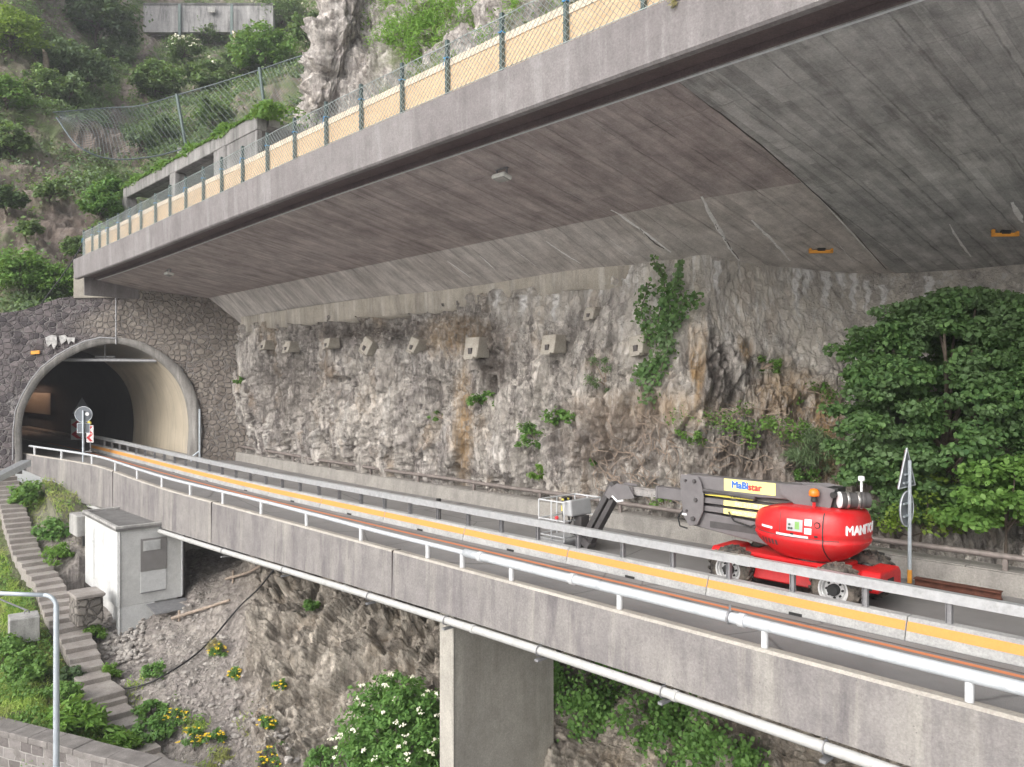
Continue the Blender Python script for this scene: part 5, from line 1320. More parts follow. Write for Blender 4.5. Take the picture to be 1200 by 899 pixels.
# basket
bx0, bx1, by0, by1, bz = 6.62, 7.62, -.86, .72, .30
ba = MB(); ba.box(((bx0 + bx1) / 2, (by0 + by1) / 2, bz), (bx1 - bx0, by1 - by0, .07)); ba.box8([(bx0 + .1, by0 + .1, bz - .18), (bx1 - .1, by0 + .1, bz - .18), (bx1 - .1, by1 - .1, bz - .18), (bx0 + .1, by1 - .1, bz - .18)], [(bx0, by0, bz - .03), (bx1, by0, bz - .03), (bx1, by1, bz - .03), (bx0, by1, bz - .03)])
bk = lb_(ba, 'basket_floor', M['boxgrey'], bevel=.02)
mb = MB()
for z in (bz + 1.12, bz + .58, bz + .12):
    q = [(bx0, by0, z), (bx1, by0, z), (bx1, by1, z), (bx0, by1, z), (bx0, by0, z)]
    for a, b in zip(q[:-1], q[1:]): mb.tube([a, b], .022, 7)
for x, y in ((bx0, by0), (bx1, by0), (bx1, by1), (bx0, by1), (bx0, -.05), (bx1, -.05), (7.12, by0), (7.12, by1)): mb.tube([(x, y, bz), (x, y, bz + 1.12)], .022, 7)
lb_(mb, 'basket_rails', M['cagegrey'])
mb = MB(); mb.box8([(6.44, -.30, 1.02), (6.80, -.30, 1.02), (6.80, .60, 1.02), (6.44, .60, 1.02)], [(6.50, -.30, 1.50), (6.86, -.30, 1.42), (6.86, .60, 1.42), (6.50, .60, 1.50)]); cb = lb_(mb, 'control_box', M['boxgrey'], bevel=.05, seg=2)
mb = MB(); mb.box((6.52, .1, .86), (.30, .34, .30)); mb.box((6.50, .2, .60), (.26, .5, .2)); mb.box((6.4, .0, .42), (.3, .3, .18)); lb_(mb, 'basket_mount', M['boomdark'])
mb = MB(); mb.tube([(6.62, .5, .72), (6.5, .62, .6), (6.35, .5, .5), (6.3, .2, .62)], .025, 6); mb.tube([(6.66, .3, 1.0), (6.6, .45, .85), (6.62, .62, .7)], .02, 6); lb_(mb, 'basket_hose', M['black'])
mb = MB(); mb.lathe([(.05, 0), (.055, .02), (.05, .06), (0, .065)], (6.84, .76, .98), (0, 1, 0), 12); lb_(mb, 'red_button', M['signred'], cb)
for y in (-.35, -.12):
    mb = MB(); mb.box((7.38, y, 1.32), (.13, .1, .2)); mb.tube([(7.38, y, 1.38), (7.44, y + .02, 1.1), (7.4, y, .75), (7.36, y, .5)], .03, 6); mb.box((7.36, y + .03, 1.12), (.1, .12, .14)); hn = lb_(mb, 'safety_harness', M['black'])
    mb = MB(); mb.box((7.37, y + .1, 1.10), (.05, .04, .16)); mb.box((7.36, y + .09, 1.36), (.07, .03, .05)); lb_(mb, 'harness_strap', M['yellow'], hn)

# ================================================================ road signs
def frame_at(px, t, z):
    s = s_at(px, t); return s, S(s, t, z)
s, b = frame_at(1066, 7.45, -4.8)
sg = thing('road_sign', 'edge-on triangle and disc road sign on a grey pole right of the boom lift', 'road sign', b, math.atan2(U[1], U[0]))
mb = MB(); mb.tube([(0, 0, .3), (0, 0, 2.95)], .045, 10); lb2 = mb.build('pole', M['postalu'], sg, local=True)
mb = MB(); mb.tube([(0, 0, 0), (0, 0, .32)], .055, 10); mb.build('pole_foot', M['orangeplastic'], sg, local=True)
def sign_panel(parent, kind, zc, size, x=.06, face=1, front=None):
    n = 3 if kind == 'tri' else (4 if kind == 'rect' else 28)
    if kind == 'rect': pl = [(x, -size[0] / 2, zc - size[1] / 2), (x, size[0] / 2, zc - size[1] / 2), (x, size[0] / 2, zc + size[1] / 2), (x, -size[0] / 2, zc + size[1] / 2)]
    else: pl = [(x, size * math.cos(math.pi / 2 + 2 * math.pi * k / n), zc + size * math.sin(math.pi / 2 + 2 * math.pi * k / n)) for k in range(n)]
    mb = MB(); mb.prism(pl, (.035 * face, 0, 0))
    pn = mb.build({'tri': 'triangular_panel', 'disc': 'round_panel', 'rect': 'plate'}[kind], M['signback'], parent, local=True)
    if front is not None:
        mb = MB(); mb.prism([(x + .036 * face, p[1] * .97, zc + (p[2] - zc) * .97) for p in pl], (.004 * face, 0, 0)); mb.build('sign_face', M[front], pn, local=True)
    mb = MB()
    for a, c in zip(pl, pl[1:] + pl[:1]): mb.tube([a, c], .016, 5)
    mb.build('panel_frame', M['signwhite'], pn, local=True); return pn
tp = sign_panel(sg, 'tri', 2.62, .62, .06, 1, 'signred'); sign_panel(sg, 'disc', 1.78, .42, .06, 1, 'signwht')
for z in (2.42, 2.62, 1.62, 1.92):
    mb = MB(); mb.box((.04, 0, z), (.05, .55 if z != 2.62 else .4, .04)); mb.build('panel_brace', M['postalu'], sg, local=True)
s, b = frame_at(97, .7, 0); b[2] = zr(s)
b = P(97.5, 545, 42.2)
sg = thing('road_sign', 'grey backed disc and plate road sign on a pole before the tunnel mouth', 'road sign', b, math.atan2(U[1], U[0]) - .55)
mb = MB(); mb.tube([(0, 0, -.4), (0, 0, 2.95)], .055, 10); mb.build('pole', M['postalu'], sg, local=True)
sign_panel(sg, 'disc', 2.72, .43, .06, 1, 'signwht'); sign_panel(sg, 'rect', 1.98, (.62, .52), .06, 1, 'signwht')
mb = MB(); mb.lathe([(.10, 0), (.10, .02), (0, .02)], (-.06, -.22, 2.75), (-1, 0, 0), 12); mb.build('white_sticker', M['signwht'], sg, local=True)
for (pp, Y, lb, w_, h_, flip) in (((105.5, 519), 47.5, 'red and white chevron board with a yellow lamp at the tunnel entrance', .55, 1.05, 1), ((90, 516), 56.0, 'red and white chevron board in shade, left of the lamp topped one', .8, 1.5, -1)):
    b = P(pp[0], pp[1], Y)
    cv = thing('chevron_board', lb, 'road sign', b, -.32 if flip > 0 else .1)
    mb = MB(); mb.box((0, 0, h_ / 2), (w_, .03, h_)); pb = mb.build('board', M['signwht'], cv, local=True)
    mb = MB()
    for zc in (h_ * .27, h_ * .73):
        a_, q_ = w_ * .46, h_ * .21
        for sg_ in (1, -1):
            f_ = [(-a_, -.018, zc), (-a_ + w_ * .42, -.018, zc), (a_, -.018, zc + sg_ * q_), (a_ - w_ * .42, -.018, zc + sg_ * q_)]
            mb.add(f_ if sg_ > 0 else f_[::-1], [(0, 1, 2, 3)])
    mb.build('red_chevron', M['signred'], pb, local=True)
    mb = MB(); mb.box((0, .03, -.25), (.06, .04, .6)); mb.box((0, .03, -.55), (.5, .3, .06)); mb.build('foot_post', M['galvdark'], cv, local=True)
    if flip > 0:
        mb = MB(); mb.lathe([(.12, 0), (.13, .03), (.13, .07), (.12, .1)], (.0, -.0, h_ + .14), (0, -1, 0), 16); mb.build('warning_lamp', M['yellow'], cv, local=True)
b = P(96, 476, 52)
tr = thing('warning_triangle', 'dark triangular sign back hanging behind the grey disc sign', 'road sign', b, .1)
mb = MB(); mb.prism([(-.65, 0, -.55), (.65, 0, -.55), (0, 0, .55)], (0, .04, 0)); mb.build('triangular_panel', M['signback'], tr, local=True)
mb = MB(); mb.tube([(0, .06, -2.6), (0, .06, .2)], .04, 8); mb.build('pole', M['galvdark'], tr, local=True)
# delineator post at the tunnel corner
b = onp(234, 548, .9); b[2] = zr(44)
mk = thing('marker_post', 'slim pale pole with a bent pipe beside the right foot of the tunnel arch', 'pole', b)
mb = MB(); top = onp(234, 480, .9); mb.tube([b, top], .06, 8); mb.build('pole', M['postalu'], mk)
mb = MB(); e0 = onp(234, 529, .9); e1 = onp(225, 536, 1.0); mb.tube([e0, e1, onp(224, 541, 1.0)], .05, 8); mb.build('bent_pipe', M['postalu'], mk)
# rusty girder lying on the road, striped bollard
mb = MB(); 
for z in (.015, .185): mb.rbox(2.1, 3.9, 7.2, 7.42, -4.8 + z - .012, -4.8 + z + .012)
mb.rbox(2.1, 3.9, 7.30, 7.32, -4.79, -4.61)
tag(mb.build('steel_girder', M['rust']), 'short rusty steel girder lying on the road at the foot of the sign pole', 'girder')
bo = thing('bollard', 'small black and white bollard between guard rail posts left of the basket', 'bollard', S(s_at(514, 3.8), 3.8, -4.8))
mb = MB(); q = S(s_at(514, 3.8), 3.8, -4.8); mb.tube([q, q + (0, 0, .95)], .08, 10); mb.build('post', M['black'], bo)
mb = MB(); mb.tube([q + (0, 0, .62), q + (0, 0, .74)], .083, 10); mb.build('reflector_band', M['twhite'], bo)
# ================================================================ below the bridge: hut, stairs, walls
def Hh(a, b, z): return Hn + eL * a + eR * b + np.array([0, 0, z - Hn[2]])
ZT = -6.25
hut = thing('service_hut', 'white flat roofed service hut under the bridge beside the stairs', 'hut', Hh(LH / 2, WH / 2, ZF))
def hbox(mb, a0, a1, b0, b1, z0, z1): return mb.box8([Hh(a0, b0, z0), Hh(a1, b0, z0), Hh(a1, b1, z0), Hh(a0, b1, z0)], [Hh(a0, b0, z1), Hh(a1, b0, z1), Hh(a1, b1, z1), Hh(a0, b1, z1)])
mb = MB(); hbox(mb, 0, LH, 0, WH, ZF, ZT); mb.build('wall', M['render'], hut, bevel=.02)
mb = MB(); n_ = 5
wdt = LH / n_
for k in range(n_): hbox(mb, k * wdt + .012, (k + 1) * wdt - .012, -.05, -.001, ZF + .02, ZT - .02)
mb.build('white_cladding', M['white'], hut, bevel=.008)
mb = MB(); hbox(mb, -.12, LH + .12, -.14, WH + .12, ZT, ZT + .10); rf = mb.build('roof', M['roofing'], hut, bevel=.01)
mb = MB()
for a0, a1, b0, b1 in ((-.12, LH + .12, -.14, .02), (-.12, LH + .12, WH - .04, WH + .12), (-.12, .05, .02, WH - .04), (LH - .05, LH + .12, .02, WH - .04)): hbox(mb, a0, a1, b0, b1, ZT + .10, ZT + .2)
mb.build('roof_edge', M['oldconc'], rf, bevel=.01)
# door on the cladded side, with handle, black lamp box
mb = MB(); hbox(mb, LH - 1.75, LH - .65, -.085, -.05, ZF + .5, ZT - .25); dr = mb.build('door', M['white'], hut, bevel=.01)
mb = MB(); hbox(mb, LH - 1.62, LH - 1.2, -.12, -.085, ZT - 1.05, ZT - .98); mb.build('handle', M['cagegrey'], dr)
mb = MB(); hbox(mb, LH - .02, LH + .16, -.14, .02, ZT - 1.5, ZT - 1.05); mb.build('wall_box', M['black'], hut)
# short side: shutter, grille, panel, downpipe
# short side faces the camera: it is the plane a = 0
mb = MB(); hbox(mb, -.03, -.002, WH * .33, WH * .74, ZF + 1.38, ZF + 2.78); sh = mb.build('shutter', M['greyshutter'], hut, bevel=.006)
mb = MB(); hbox(mb, -.05, -.03, WH * .37, WH * .64, ZF + 2.26, ZF + 2.70); gl = mb.build('vent_grille', M['render'], sh)
mb = MB()
for k in range(8): hbox(mb, -.065, -.05, WH * .385, WH * .625, ZF + 2.30 + k * .048, ZF + 2.325 + k * .048)
mb.build('louvre', M['white'], gl)
mb = MB(); hbox(mb, -.025, -.002, WH * .33, WH * .73, ZF + .48, ZF + 1.36); mb.build('access_panel', M['white'], hut, bevel=.006)
mb = MB(); hbox(mb, -.06, -.03, WH * .33, WH * .72, ZF + .44, ZF + .475); mb.build('panel_sill', M['galvdark'], hut)
mb = MB(); mb.tube([Hh(-.05, WH - .03, ZF + .1), Hh(-.05, WH - .03, ZT)], .045, 8); mb.build('downpipe', M['galv'], hut)
mb = MB(); mb.tube([Hh(-.04, .02, ZF - 1.2), Hh(-.04, .02, ZT)], .03, 6); mb.build('corner_trim', M['white'], hut)
mb = MB(); hbox(mb, .15, LH - .6, .1, WH - .2, ZF - 2.0, ZF - .002); mb.build('plinth', M['render'], hut)
mb = MB(); hbox(mb, -.02, .35, .0, WH * .55, ZF - 1.75, ZF - .003); mb.build('front_plinth', M['white'], hut, bevel=.01)
mb = MB(); mb.box8([Hh(-1.0, WH * .45, ZF - .32), Hh(-.02, WH * .42, ZF - .10), Hh(-.02, WH + .1, ZF - .10), Hh(-1.0, WH + .15, ZF - .32)], [Hh(-1.0, WH * .45, ZF - .27), Hh(-.02, WH * .42, ZF - .05), Hh(-.02, WH + .1, ZF - .05), Hh(-1.0, WH + .15, ZF - .27)]); mb.build('doorstep_plate', M['galvdark'], hut)
mb = MB(); hbox(mb, .3, 1.2, WH + .02, WH + .22, ZF - .2, ZT - .3); mb.build('dark_gap_box', M['boomdark'], hut)  # dark box standing for the gap right of the downpipe

# stairs
st = thing('stone_staircase', 'long weathered concrete staircase climbing the slope left of the hut', 'stairs', STAIR[6])
path = np.array(STAIR); cum = np.concatenate([[0], np.cumsum(np.linalg.norm(np.diff(path[:, :2], axis=0), axis=1))])
ztop, zbot = path[0, 2], path[-1, 2]
nst = int((ztop - zbot) / .185)
zi = np.linspace(ztop, zbot, nst + 1)
# flights are steeper than the landings: keep the path heights, one tread per riser
ds = np.interp(-zi, -path[:, 2], cum)
def onpath(d): return np.array([np.interp(d, cum, path[:, k]) for k in range(3)])
rr = np.random.default_rng(5)
landings = [11, 16, 22, 27, 31, 36]
for k in range(nst):
    d0, d1 = ds[k], ds[k + 1]
    if d1 - d0 < .12: d1 = d0 + .12
    p, q = onpath(d0), onpath(d1 + .05); e = q[:2] - p[:2]; e /= np.linalg.norm(e); nrm = np.array([-e[1], e[0]]); z = zi[k + 1] + .10
    w_ = .56 + rr.uniform(-.02, .03) 
    c4 = [np.append(p[:2] - nrm * w_, 0), np.append(q[:2] - nrm * w_, 0), np.append(q[:2] + nrm * w_, 0), np.append(p[:2] + nrm * w_, 0)]
    if np.cross(c4[1][:2] - c4[0][:2], c4[2][:2] - c4[1][:2]) < 0: c4 = c4[::-1]
    mb = MB(); mb.box8([c + (0, 0, z - .55) for c in c4], [c + (0, 0, z + rr.uniform(-.012, .012)) for c in c4])
    mb.build('step', M['steps'], st, bevel=.018)
lp = P(107, 838, 27.9)
la_ = thing('landing_block', 'heavy concrete landing block with an orange mark beside the lower stairs', 'concrete block', lp)
d_ = onpath(np.interp(28.5, path[::-1, 1], cum[::-1])) ; e = STAIR[-3] - STAIR[-4]; e[2] = 0; e /= np.linalg.norm(e); n2 = np.array([-e[1], e[0], 0]); n2 = n2 if n2[0] < 0 else -n2
c0 = STAIR[9] + np.array([0, 0, .08])
mb = MB(); cs = [c0 - e * .6 - n2 * .6, c0 + e * .6 - n2 * .6, c0 + e * .6 + n2 * 1.05, c0 - e * .6 + n2 * 1.05]
if np.cross((cs[1] - cs[0])[:2], (cs[2] - cs[1])[:2]) < 0: cs = cs[::-1]
mb.box8([c - (0, 0, .95) for c in cs], [c + (0, 0, .03) for c in cs]); mb.build('block_body', M['steps'], la_, bevel=.03)
mb = MB(); q_ = c0 + e * .605 + n2 * .45; mb.box(q_ - np.array([0, 0, .4]), (.14, .02, .34), Matrix.Rotation(math.atan2(n2[1], n2[0]), 3, 'Z')); mb.build('orange_mark', M['orangeplastic'], la_)

# stone stub with slab, anchor block with cable, footing
def ground_box(name, label, cat, px, py, Y, size, rot, mat, extra=None, rise=.0, group=None):
    b = P(px, py, Y); t_ = thing(name, label, cat, b, rot, group); return t_
ab = ground_box('cable_anchor', 'pale concrete cube with a steel cable loop standing in the grass left of the stairs', 'concrete block', 28, 748, 31.5, None, .62, None)
mb = MB(); mb.box((0, 0, .42), (1.05, 1.05, 1.0)); mb.build('block_body', M['oldconc'], ab, bevel=.03, local=True)
mb = MB(); mb.tube([(.1 + .09 * math.cos(a), 0, .98 + .14 * math.sin(a)) for a in np.linspace(0, math.pi, 9)], .025, 6); mb.build('cable_eye', M['galvdark'], ab, local=True)
mb = MB(); mb.tube([(.1, 0, 1.1), (-.9, .5, 1.65), (-2.4, 1.3, 2.6)], .035, 6); mb.build('steel_cable', M['galvdark'], ab, local=True)
sb = ground_box('stone_stub', 'low rough stone pillar with a flat slab between stairs and hut', 'stone block', 101, 722, 32.6, None, .75, None)
mb = MB(); mb.box((0, 0, .30), (1.0, 1.25, 1.15)); mb.build('masonry', M['rubble2'], sb, bevel=.05, local=True)
mb = MB(); mb.box((0, 0, .94), (1.12, 1.4, .15)); mb.build('slab', M['steps'], sb, bevel=.03, local=True)
ft = ground_box('footing_block', 'pale concrete footing peeking out under the bridge above the hut', 'concrete block', 108, 612, 38.2, None, .72, None)
mb = MB(); mb.box((0, 0, -.05), (1.7, 1.5, 1.0)); mb.build('block_body', M['oldconc'], ft, bevel=.04, local=True)
# end beam that closes the railing on the far left (pale slanted beam)
mb = MB(); a, b = P(25, 544, 44.0), P(-30, 572, 42.0); mb.prism([a + (0, 0, .2), a - (0, 0, .15), b - (0, 0, .15), b + (0, 0, .2)], (.35, .35, 0)); 
tag(mb.build('slanted_beam', M['galv']), 'pale slanted metal channel beside the tunnel at the left edge', 'channel')

# lower retaining wall with cap
rw = thing('retaining_wall', 'low block stone retaining wall with a flat cap at the bottom left corner', 'wall', P(0, 853, 24.8))
w0, w1 = P(-330, 764, 31.5), P(225, 914, 21.6); w0[2] = w1[2] = -11.0
d = (w1 - w0); Lw = np.linalg.norm(d[:2]); d[2] = 0; d /= np.linalg.norm(d); nb = np.array([-d[1], d[0], 0]); nb = nb if nb[1] > 0 else -nb
V = []; uvs = []; nx = 160
for i in range(nx):
    for k in range(14):
        x = Lw * i / (nx - 1); z = -11.22 - 3.0 * k / 13; p = w0 + d * x; p = np.array([p[0], p[1], z]); V.append(p); uvs.append((x, z))
V = np.array(V); V += -nb * (.035 * fbm(V * 2.5, 5, 3))[:, None]
mesh_np('stone_face', V, grid_faces(nx, 14), M['ashlar'], rw, uv=uvs)
M['walltop'] = concrete('wall_cap_stone', (.17, .155, .145), (.27, .25, .235), .2, (.1, .09, .085), 2.0, .6)
rr = np.random.default_rng(8); x = 0; 
mb = MB()
mb.box8([w0 + nb * .02 - (0, 0, 3.3), w1 + nb * .02 - (0, 0, 3.3), w1 + nb * .62 - (0, 0, 3.3), w0 + nb * .62 - (0, 0, 3.3)], [w0 + nb * .02 - (0, 0, .2), w1 + nb * .02 - (0, 0, .2), w1 + nb * .62 - (0, 0, .2), w0 + nb * .62 - (0, 0, .2)]); mb.build('wall_core', M['walltop'], rw)
mb = MB()
while x < Lw - .1:
    l = min(rr.uniform(.8, 1.5), Lw - x); a = w0 + d * x; b = w0 + d * (x + l - .01); dz = rr.uniform(-.012, .012)
    lo = [a - nb * .06 - (0, 0, .215), b - nb * .06 - (0, 0, .215), b + nb * .66 - (0, 0, .215), a + nb * .66 - (0, 0, .215)]
    mb.box8(lo, [q + (0, 0, .2 + dz) for q in lo]); x += l
mb.build('cap', M['walltop'], rw, bevel=.02)
# street lamp
lpx = P(66, 899, 18.0)
sl_ = thing('street_lamp', 'slender grey lamp post with a long bent arm at the lower left', 'street lamp', (lpx[0], 18.0, -13.6))
zt = P(65, 712, 18.0)[2]
mb = MB(); arm = [(lpx[0], 18, -13.6), (lpx[0], 18, -9.5), (lpx[0], 18, zt)]
for a in np.linspace(0, math.pi / 2, 8)[1:]: arm.append((lpx[0] - .28 * (1 - math.cos(a)), 18, zt + .28 * math.sin(a)))
pl = mb.tube(arm, [.085, .07, .06] + [.05] * 7, 10); mb.build('pole', M['postalu'], sl_, smooth_=True)
mb = MB(); mb.tube([(lpx[0] - .28, 18, zt + .28), (lpx[0] - 2.0, 18.05, zt + .33)], .05, 10); mb.build('arm', M['postalu'], sl_, smooth_=True)
mb = MB(); mb.box((lpx[0] - 2.3, 18.06, zt + .34), (.7, .26, .12)); mb.build('lamp_head', M['lampbody'], sl_, bevel=.04)
mb = MB(); mb.lathe([(.16, 0), (.16, .02), (.11, .04), (.11, .5), (.09, .52)], (lpx[0], 18, -13.6), (0, 0, 1), 14); mb.build('base_sleeve', M['galvdark'], sl_)

# hose, logs, rubble on the scree
def on_slope(px, py, up=.05):
    q, n_ = SLOPE.hit(px, py); return q + n_ * up
hp_ = [(95, 817), (130, 810), (165, 803), (190, 793), (225, 770), (252, 745), (280, 712), (305, 690), (325, 668)]
mb = MB(); C_ = catmull(np.array([on_slope(*p, .12) for p in hp_]), 50); mb.tube(C_, .035, 7)
tag(mb.build('black_hose', M['hose'], smooth_=True), 'black hose lying across the scree from the stairs up under the bridge', 'hose')
for pts, r_, lb in (([(203, 724), (235, 715), (270, 704)], .075, 'bleached log lying on the scree right of the hut step'), ([(266, 678), (290, 671), (312, 664)], .065, 'shorter bleached log higher up beneath the bridge')):
    lg = thing('log', lb, 'log', on_slope(*pts[1]), 0)
    mb = MB(); mb.tube(catmull(np.array([on_slope(*p, .16) for p in pts]), 9), [r_ * (1 - .03 * k) for k in range(9)], 8); mb.build('trunk', M['timber'], lg)
    a = on_slope(pts[0][0] + 8, pts[0][1] - 1, .2); mb = MB(); mb.tube([a + (0, 0, .25), a - (0, 0, .45)], .05, 7); mb.build('support_stake', M['timber'], lg)
rr = np.random.default_rng(21); cand = np.where((SLOPE.px > 140) & (SLOPE.px < 420) & (SLOPE.py > 660) & (SLOPE.py < 930) & ((1 - SL_GRASS.ravel()) > .5) & (SLOPE.px < 215 + (SLOPE.py - 640) * .55))[0]
mb = MB()
ico = [(0, 0, 1), (.89, 0, .45), (.28, .85, .45), (-.72, .53, .45), (-.72, -.53, .45), (.28, -.85, .45), (.72, .53, -.45), (-.28, .85, -.45), (-.89, 0, -.45), (-.28, -.85, -.45), (.72, -.53, -.45), (0, 0, -1)]
icf = [(0, 1, 2), (0, 2, 3), (0, 3, 4), (0, 4, 5), (0, 5, 1), (1, 6, 2), (2, 7, 3), (3, 8, 4), (4, 9, 5), (5, 10, 1), (6, 7, 2), (7, 8, 3), (8, 9, 4), (9, 10, 5), (10, 6, 1), (6, 11, 7), (7, 11, 8), (8, 11, 9), (9, 11, 10), (10, 11, 6)]
for i in rr.choice(cand, 1500):
    c = SLOPE.V[i] + SLOPE.N[i] * .02; r_ = .025 + .12 * rr.random() ** 6
    sc3 = np.array([rr.uniform(.7, 1.4), rr.uniform(.7, 1.4), rr.uniform(.45, .8)]) * r_
    mb.add([c + np.array(v) * sc3 * rr.uniform(.8, 1.15) for v in ico], icf)
# heap of stones at the foot of the hut
for k in range(240):
    px, py = rr.uniform(122, 168), 0
    py = 745 + (px - 122) * -.35 + rr.uniform(-28, 38)
    q = on_slope(px, py, .05); r_ = rr.uniform(.04, .15); sc3 = np.array([rr.uniform(.8, 1.3), rr.uniform(.8, 1.3), rr.uniform(.5, .9)]) * r_
    mb.add([q + np.array(v) * sc3 * rr.uniform(.8, 1.2) for v in ico], icf)
o = mb.build('rubble', M['stone_loose']); tag(o, kind='stuff')

# ================================================================ hillside: net fence, gallery, wall
nf = thing('rockfall_net', 'tall dark rockfall net on slanted posts across the gully above the canopy', 'net fence', P(215, 172, 63))
ntop = [(62, 132, 60), (125, 127, 62), (165, 124, 62.5), (207, 112, 63), (255, 98, 62.5), (305, 82, 62), (340, 70, 62), (374, 60, 61)]
nbot = [(66, 138, 59), (92, 172, 58), (130, 187, 59), (180, 184, 60), (225, 172, 61), (275, 158, 60), (312, 146, 60), (374, 122, 60)]
NT = catmull(np.array([P(*p) for p in ntop]), 141); NB = catmull(np.array([P(*p) for p in nbot]), 141)
def netp(u, v):   # u 0..140, v 0..1
    i = int(min(max(u, 0), 139.999)); f = u - i
    a = NT[i] * (1 - f) + NT[i + 1] * f; b = NB[i] * (1 - f) + NB[i + 1] * f
    p = a * (1 - v) + b * v; p = p + np.array([0, .5 * math.sin(math.pi * v), 0]); return p
mb = MB()
for k in np.arange(-30, 141, 2.3):
    for dirn in (1, -1):
        pts = []
        for j in range(13):
            v = j / 12; u = (k + 30 * v) if dirn == 1 else (k + 30 * (1 - v))
            if 0 <= u <= 140: pts.append(netp(u, v))
        if len(pts) > 1: mb.tube(pts, .013, 3, False)
mb.build('net', M['netwire'], nf)
mb = MB(); mb.tube(NT[::4], .05, 5); mb.build('top_cable', M['netwire'], nf); mb = MB(); mb.tube(NB[::4], .06, 5); mb.build('bottom_cable', M['netwire'], nf)
for (x0, y0, x1, y1, Y) in ((207, 111, 219, 176, 62.2), (304, 80, 313, 150, 61.2)):
    mb = MB(); mb.tube([P(x0, y0, Y), P(x1, y1 + 3, Y - .3)], .13, 8); po = mb.build('post', M['postgreen'], nf)
    mb = MB(); mb.box(P(x1 + 1, y1 + 3, Y - .4), (1.3, .8, .5)); mb.build('footing', M['oldconc'], po)
M['gallery'] = concrete('gallery_concrete', (.19, .18, .175), (.29, .28, .27), .8, (.09, .09, .085), .5, .6, slight=(.36, .35, .34))
ga = thing('gallery_frame', 'old grey concrete gallery frame with open bays behind the canopy fence', 'concrete gallery', S(46, 6, 9))
mb = MB(); mb.rbox(35.5, 56.6, 5.9, 6.5, 13.2, 14.0); mb.build('beam', M['gallery'], ga, bevel=.04)
for s in (56.2, 47.1, 39.7):
    mb = MB(); mb.rbox(s - .42, s + .42, 5.85, 6.6, 7, 13.2); mb.build('column', M['gallery'], ga, bevel=.05)
mb = MB(); mb.rbox(35.5, 56.6, 6.6, 16, 13.55, 13.95); mb.build('roof_slab', M['oldconc'], ga)
mb = MB(); mb.rbox(35.5, 56.6, 9.0, 9.3, 6.5, 13.55); mb.build('back_wall', M['darkconc'], ga)
mb = MB(); mb.rbox(35.5, 41, 5.95, 6.2, 11.6, 13.2); mb.build('infill_panel', M['gallery'], ga)
uw = thing('concrete_wall', 'long streaked concrete wall high on the hillside at the top edge', 'wall', P(240, 28, 112))
M['farwall'] = concrete('far_wall_concrete', (.27, .26, .26), (.40, .39, .39), .9, (.12, .12, .12), .12, .3, slight=(.5, .49, .48))
a, b = P(168, 30, 111), P(320, 30, 112); mb = MB(); dz = (0, 0, 2.9)
mb.prism([a - (0, 0, 1), b - (0, 0, 1), b + dz, a + dz], (0, .8, 0)); mb.build('wall_face', M['farwall'], uw)
mb = MB(); mb.prism([a + (0, -.1, 2.88), b + (0, -.1, 2.88), b + (0, -.1, 3.15), a + (0, -.1, 3.15)], (0, 1.2, 0)); mb.build('coping', M['darkconc'], uw)
for px in (211, 272):
    mb = MB(); q = P(px, 30, 111); mb.box(q + np.array([0, -.1, .7]), (.35, .3, 4.4)); mb.build('pilaster', M['postgreen'], uw)
mb = MB(); mb.box(P(248, 12, 111.0), (1.1, .2, .8)); mb.build('white_plate', M['oldconc'], uw)
for px, py, Y, h_, lb in ((55, 80, 66, 1.6, 'short broken tree stump with pale top on the left hillside'), (272, 60, 86, 2.2, 'pale bare stump standing among the bushes above the net')):
    q, n_ = HILL.hit(px, py); ts = thing('tree_stump', lb, 'stump', q)
    mb = MB(); mb.tube([q - (0, 0, .5), q + (.05, 0, h_ * .6), q + (-.08, 0, h_)], [.32, .26, .2], 8); mb.build('trunk', M['timber'], ts)
    mb = MB(); mb.tube([q + (-.08, 0, h_ - .02), q + (-.3, 0, h_ + .35)], [.17, .05], 6); mb.build('splinter', M['plank'], ts)
# ================================================================ vegetation
def tree(name, label, cat, base, stems, clumps, nleaf, leafsize, mat, seed, cr, trunkr=.14, six=False, group=None, droop=.35, spread=.8, flat=.7, aspect=.62, layered=False):
    """stems: list of branch polylines; clumps: (x,y,z,r) foliage masses"""
    t = thing(name, label, cat, base, 0, group)
    mb = MB()
    for k, st_ in enumerate(stems):
        n_ = len(st_); mb.tube(catmull(np.array(st_), max(n_ * 3, 4)), np.linspace(trunkr * (1 if k == 0 else .55), trunkr * .18, max(n_ * 3, 4)), 7)
    mb.build('trunk', M['bark'], t)
    r = np.random.default_rng(seed); C = []; N_ = []
    for (x, y, z, rad) in clumps:
        n = max(6, int(nleaf * (rad / cr) ** 2))
        d = r.normal(0, 1, (n, 3)); d /= np.linalg.norm(d, axis=1, keepdims=True)
        q = np.array([x, y, z]) + d * rad * (r.uniform(.25, 1, n) ** .6)[:, None] * np.array([1.1, 1.1, flat])
        C.append(q); N_.append(d * .45 + np.array([0, -.25, .95]))
    leaf_mesh('crown', np.concatenate(C), np.concatenate(N_), leafsize, mat, t, seed + 1, spread * .55, aspect, droop, six, .6)
    return t
def crown_clumps(seed, c, rad, n, cr, low=-.6):
    r = np.random.default_rng(seed); out = []
    while len(out) < n:
        d = r.normal(0, 1, 3); d /= np.linalg.norm(d)
        if d[2] < low: continue
        k = r.uniform(.25, 1.0) ** .5
        p = np.array(c) + d * k * np.array(rad) * r.uniform(.8, 1.12); out.append((p[0], p[1], p[2], cr * r.uniform(.55, 1.25)))
    return out
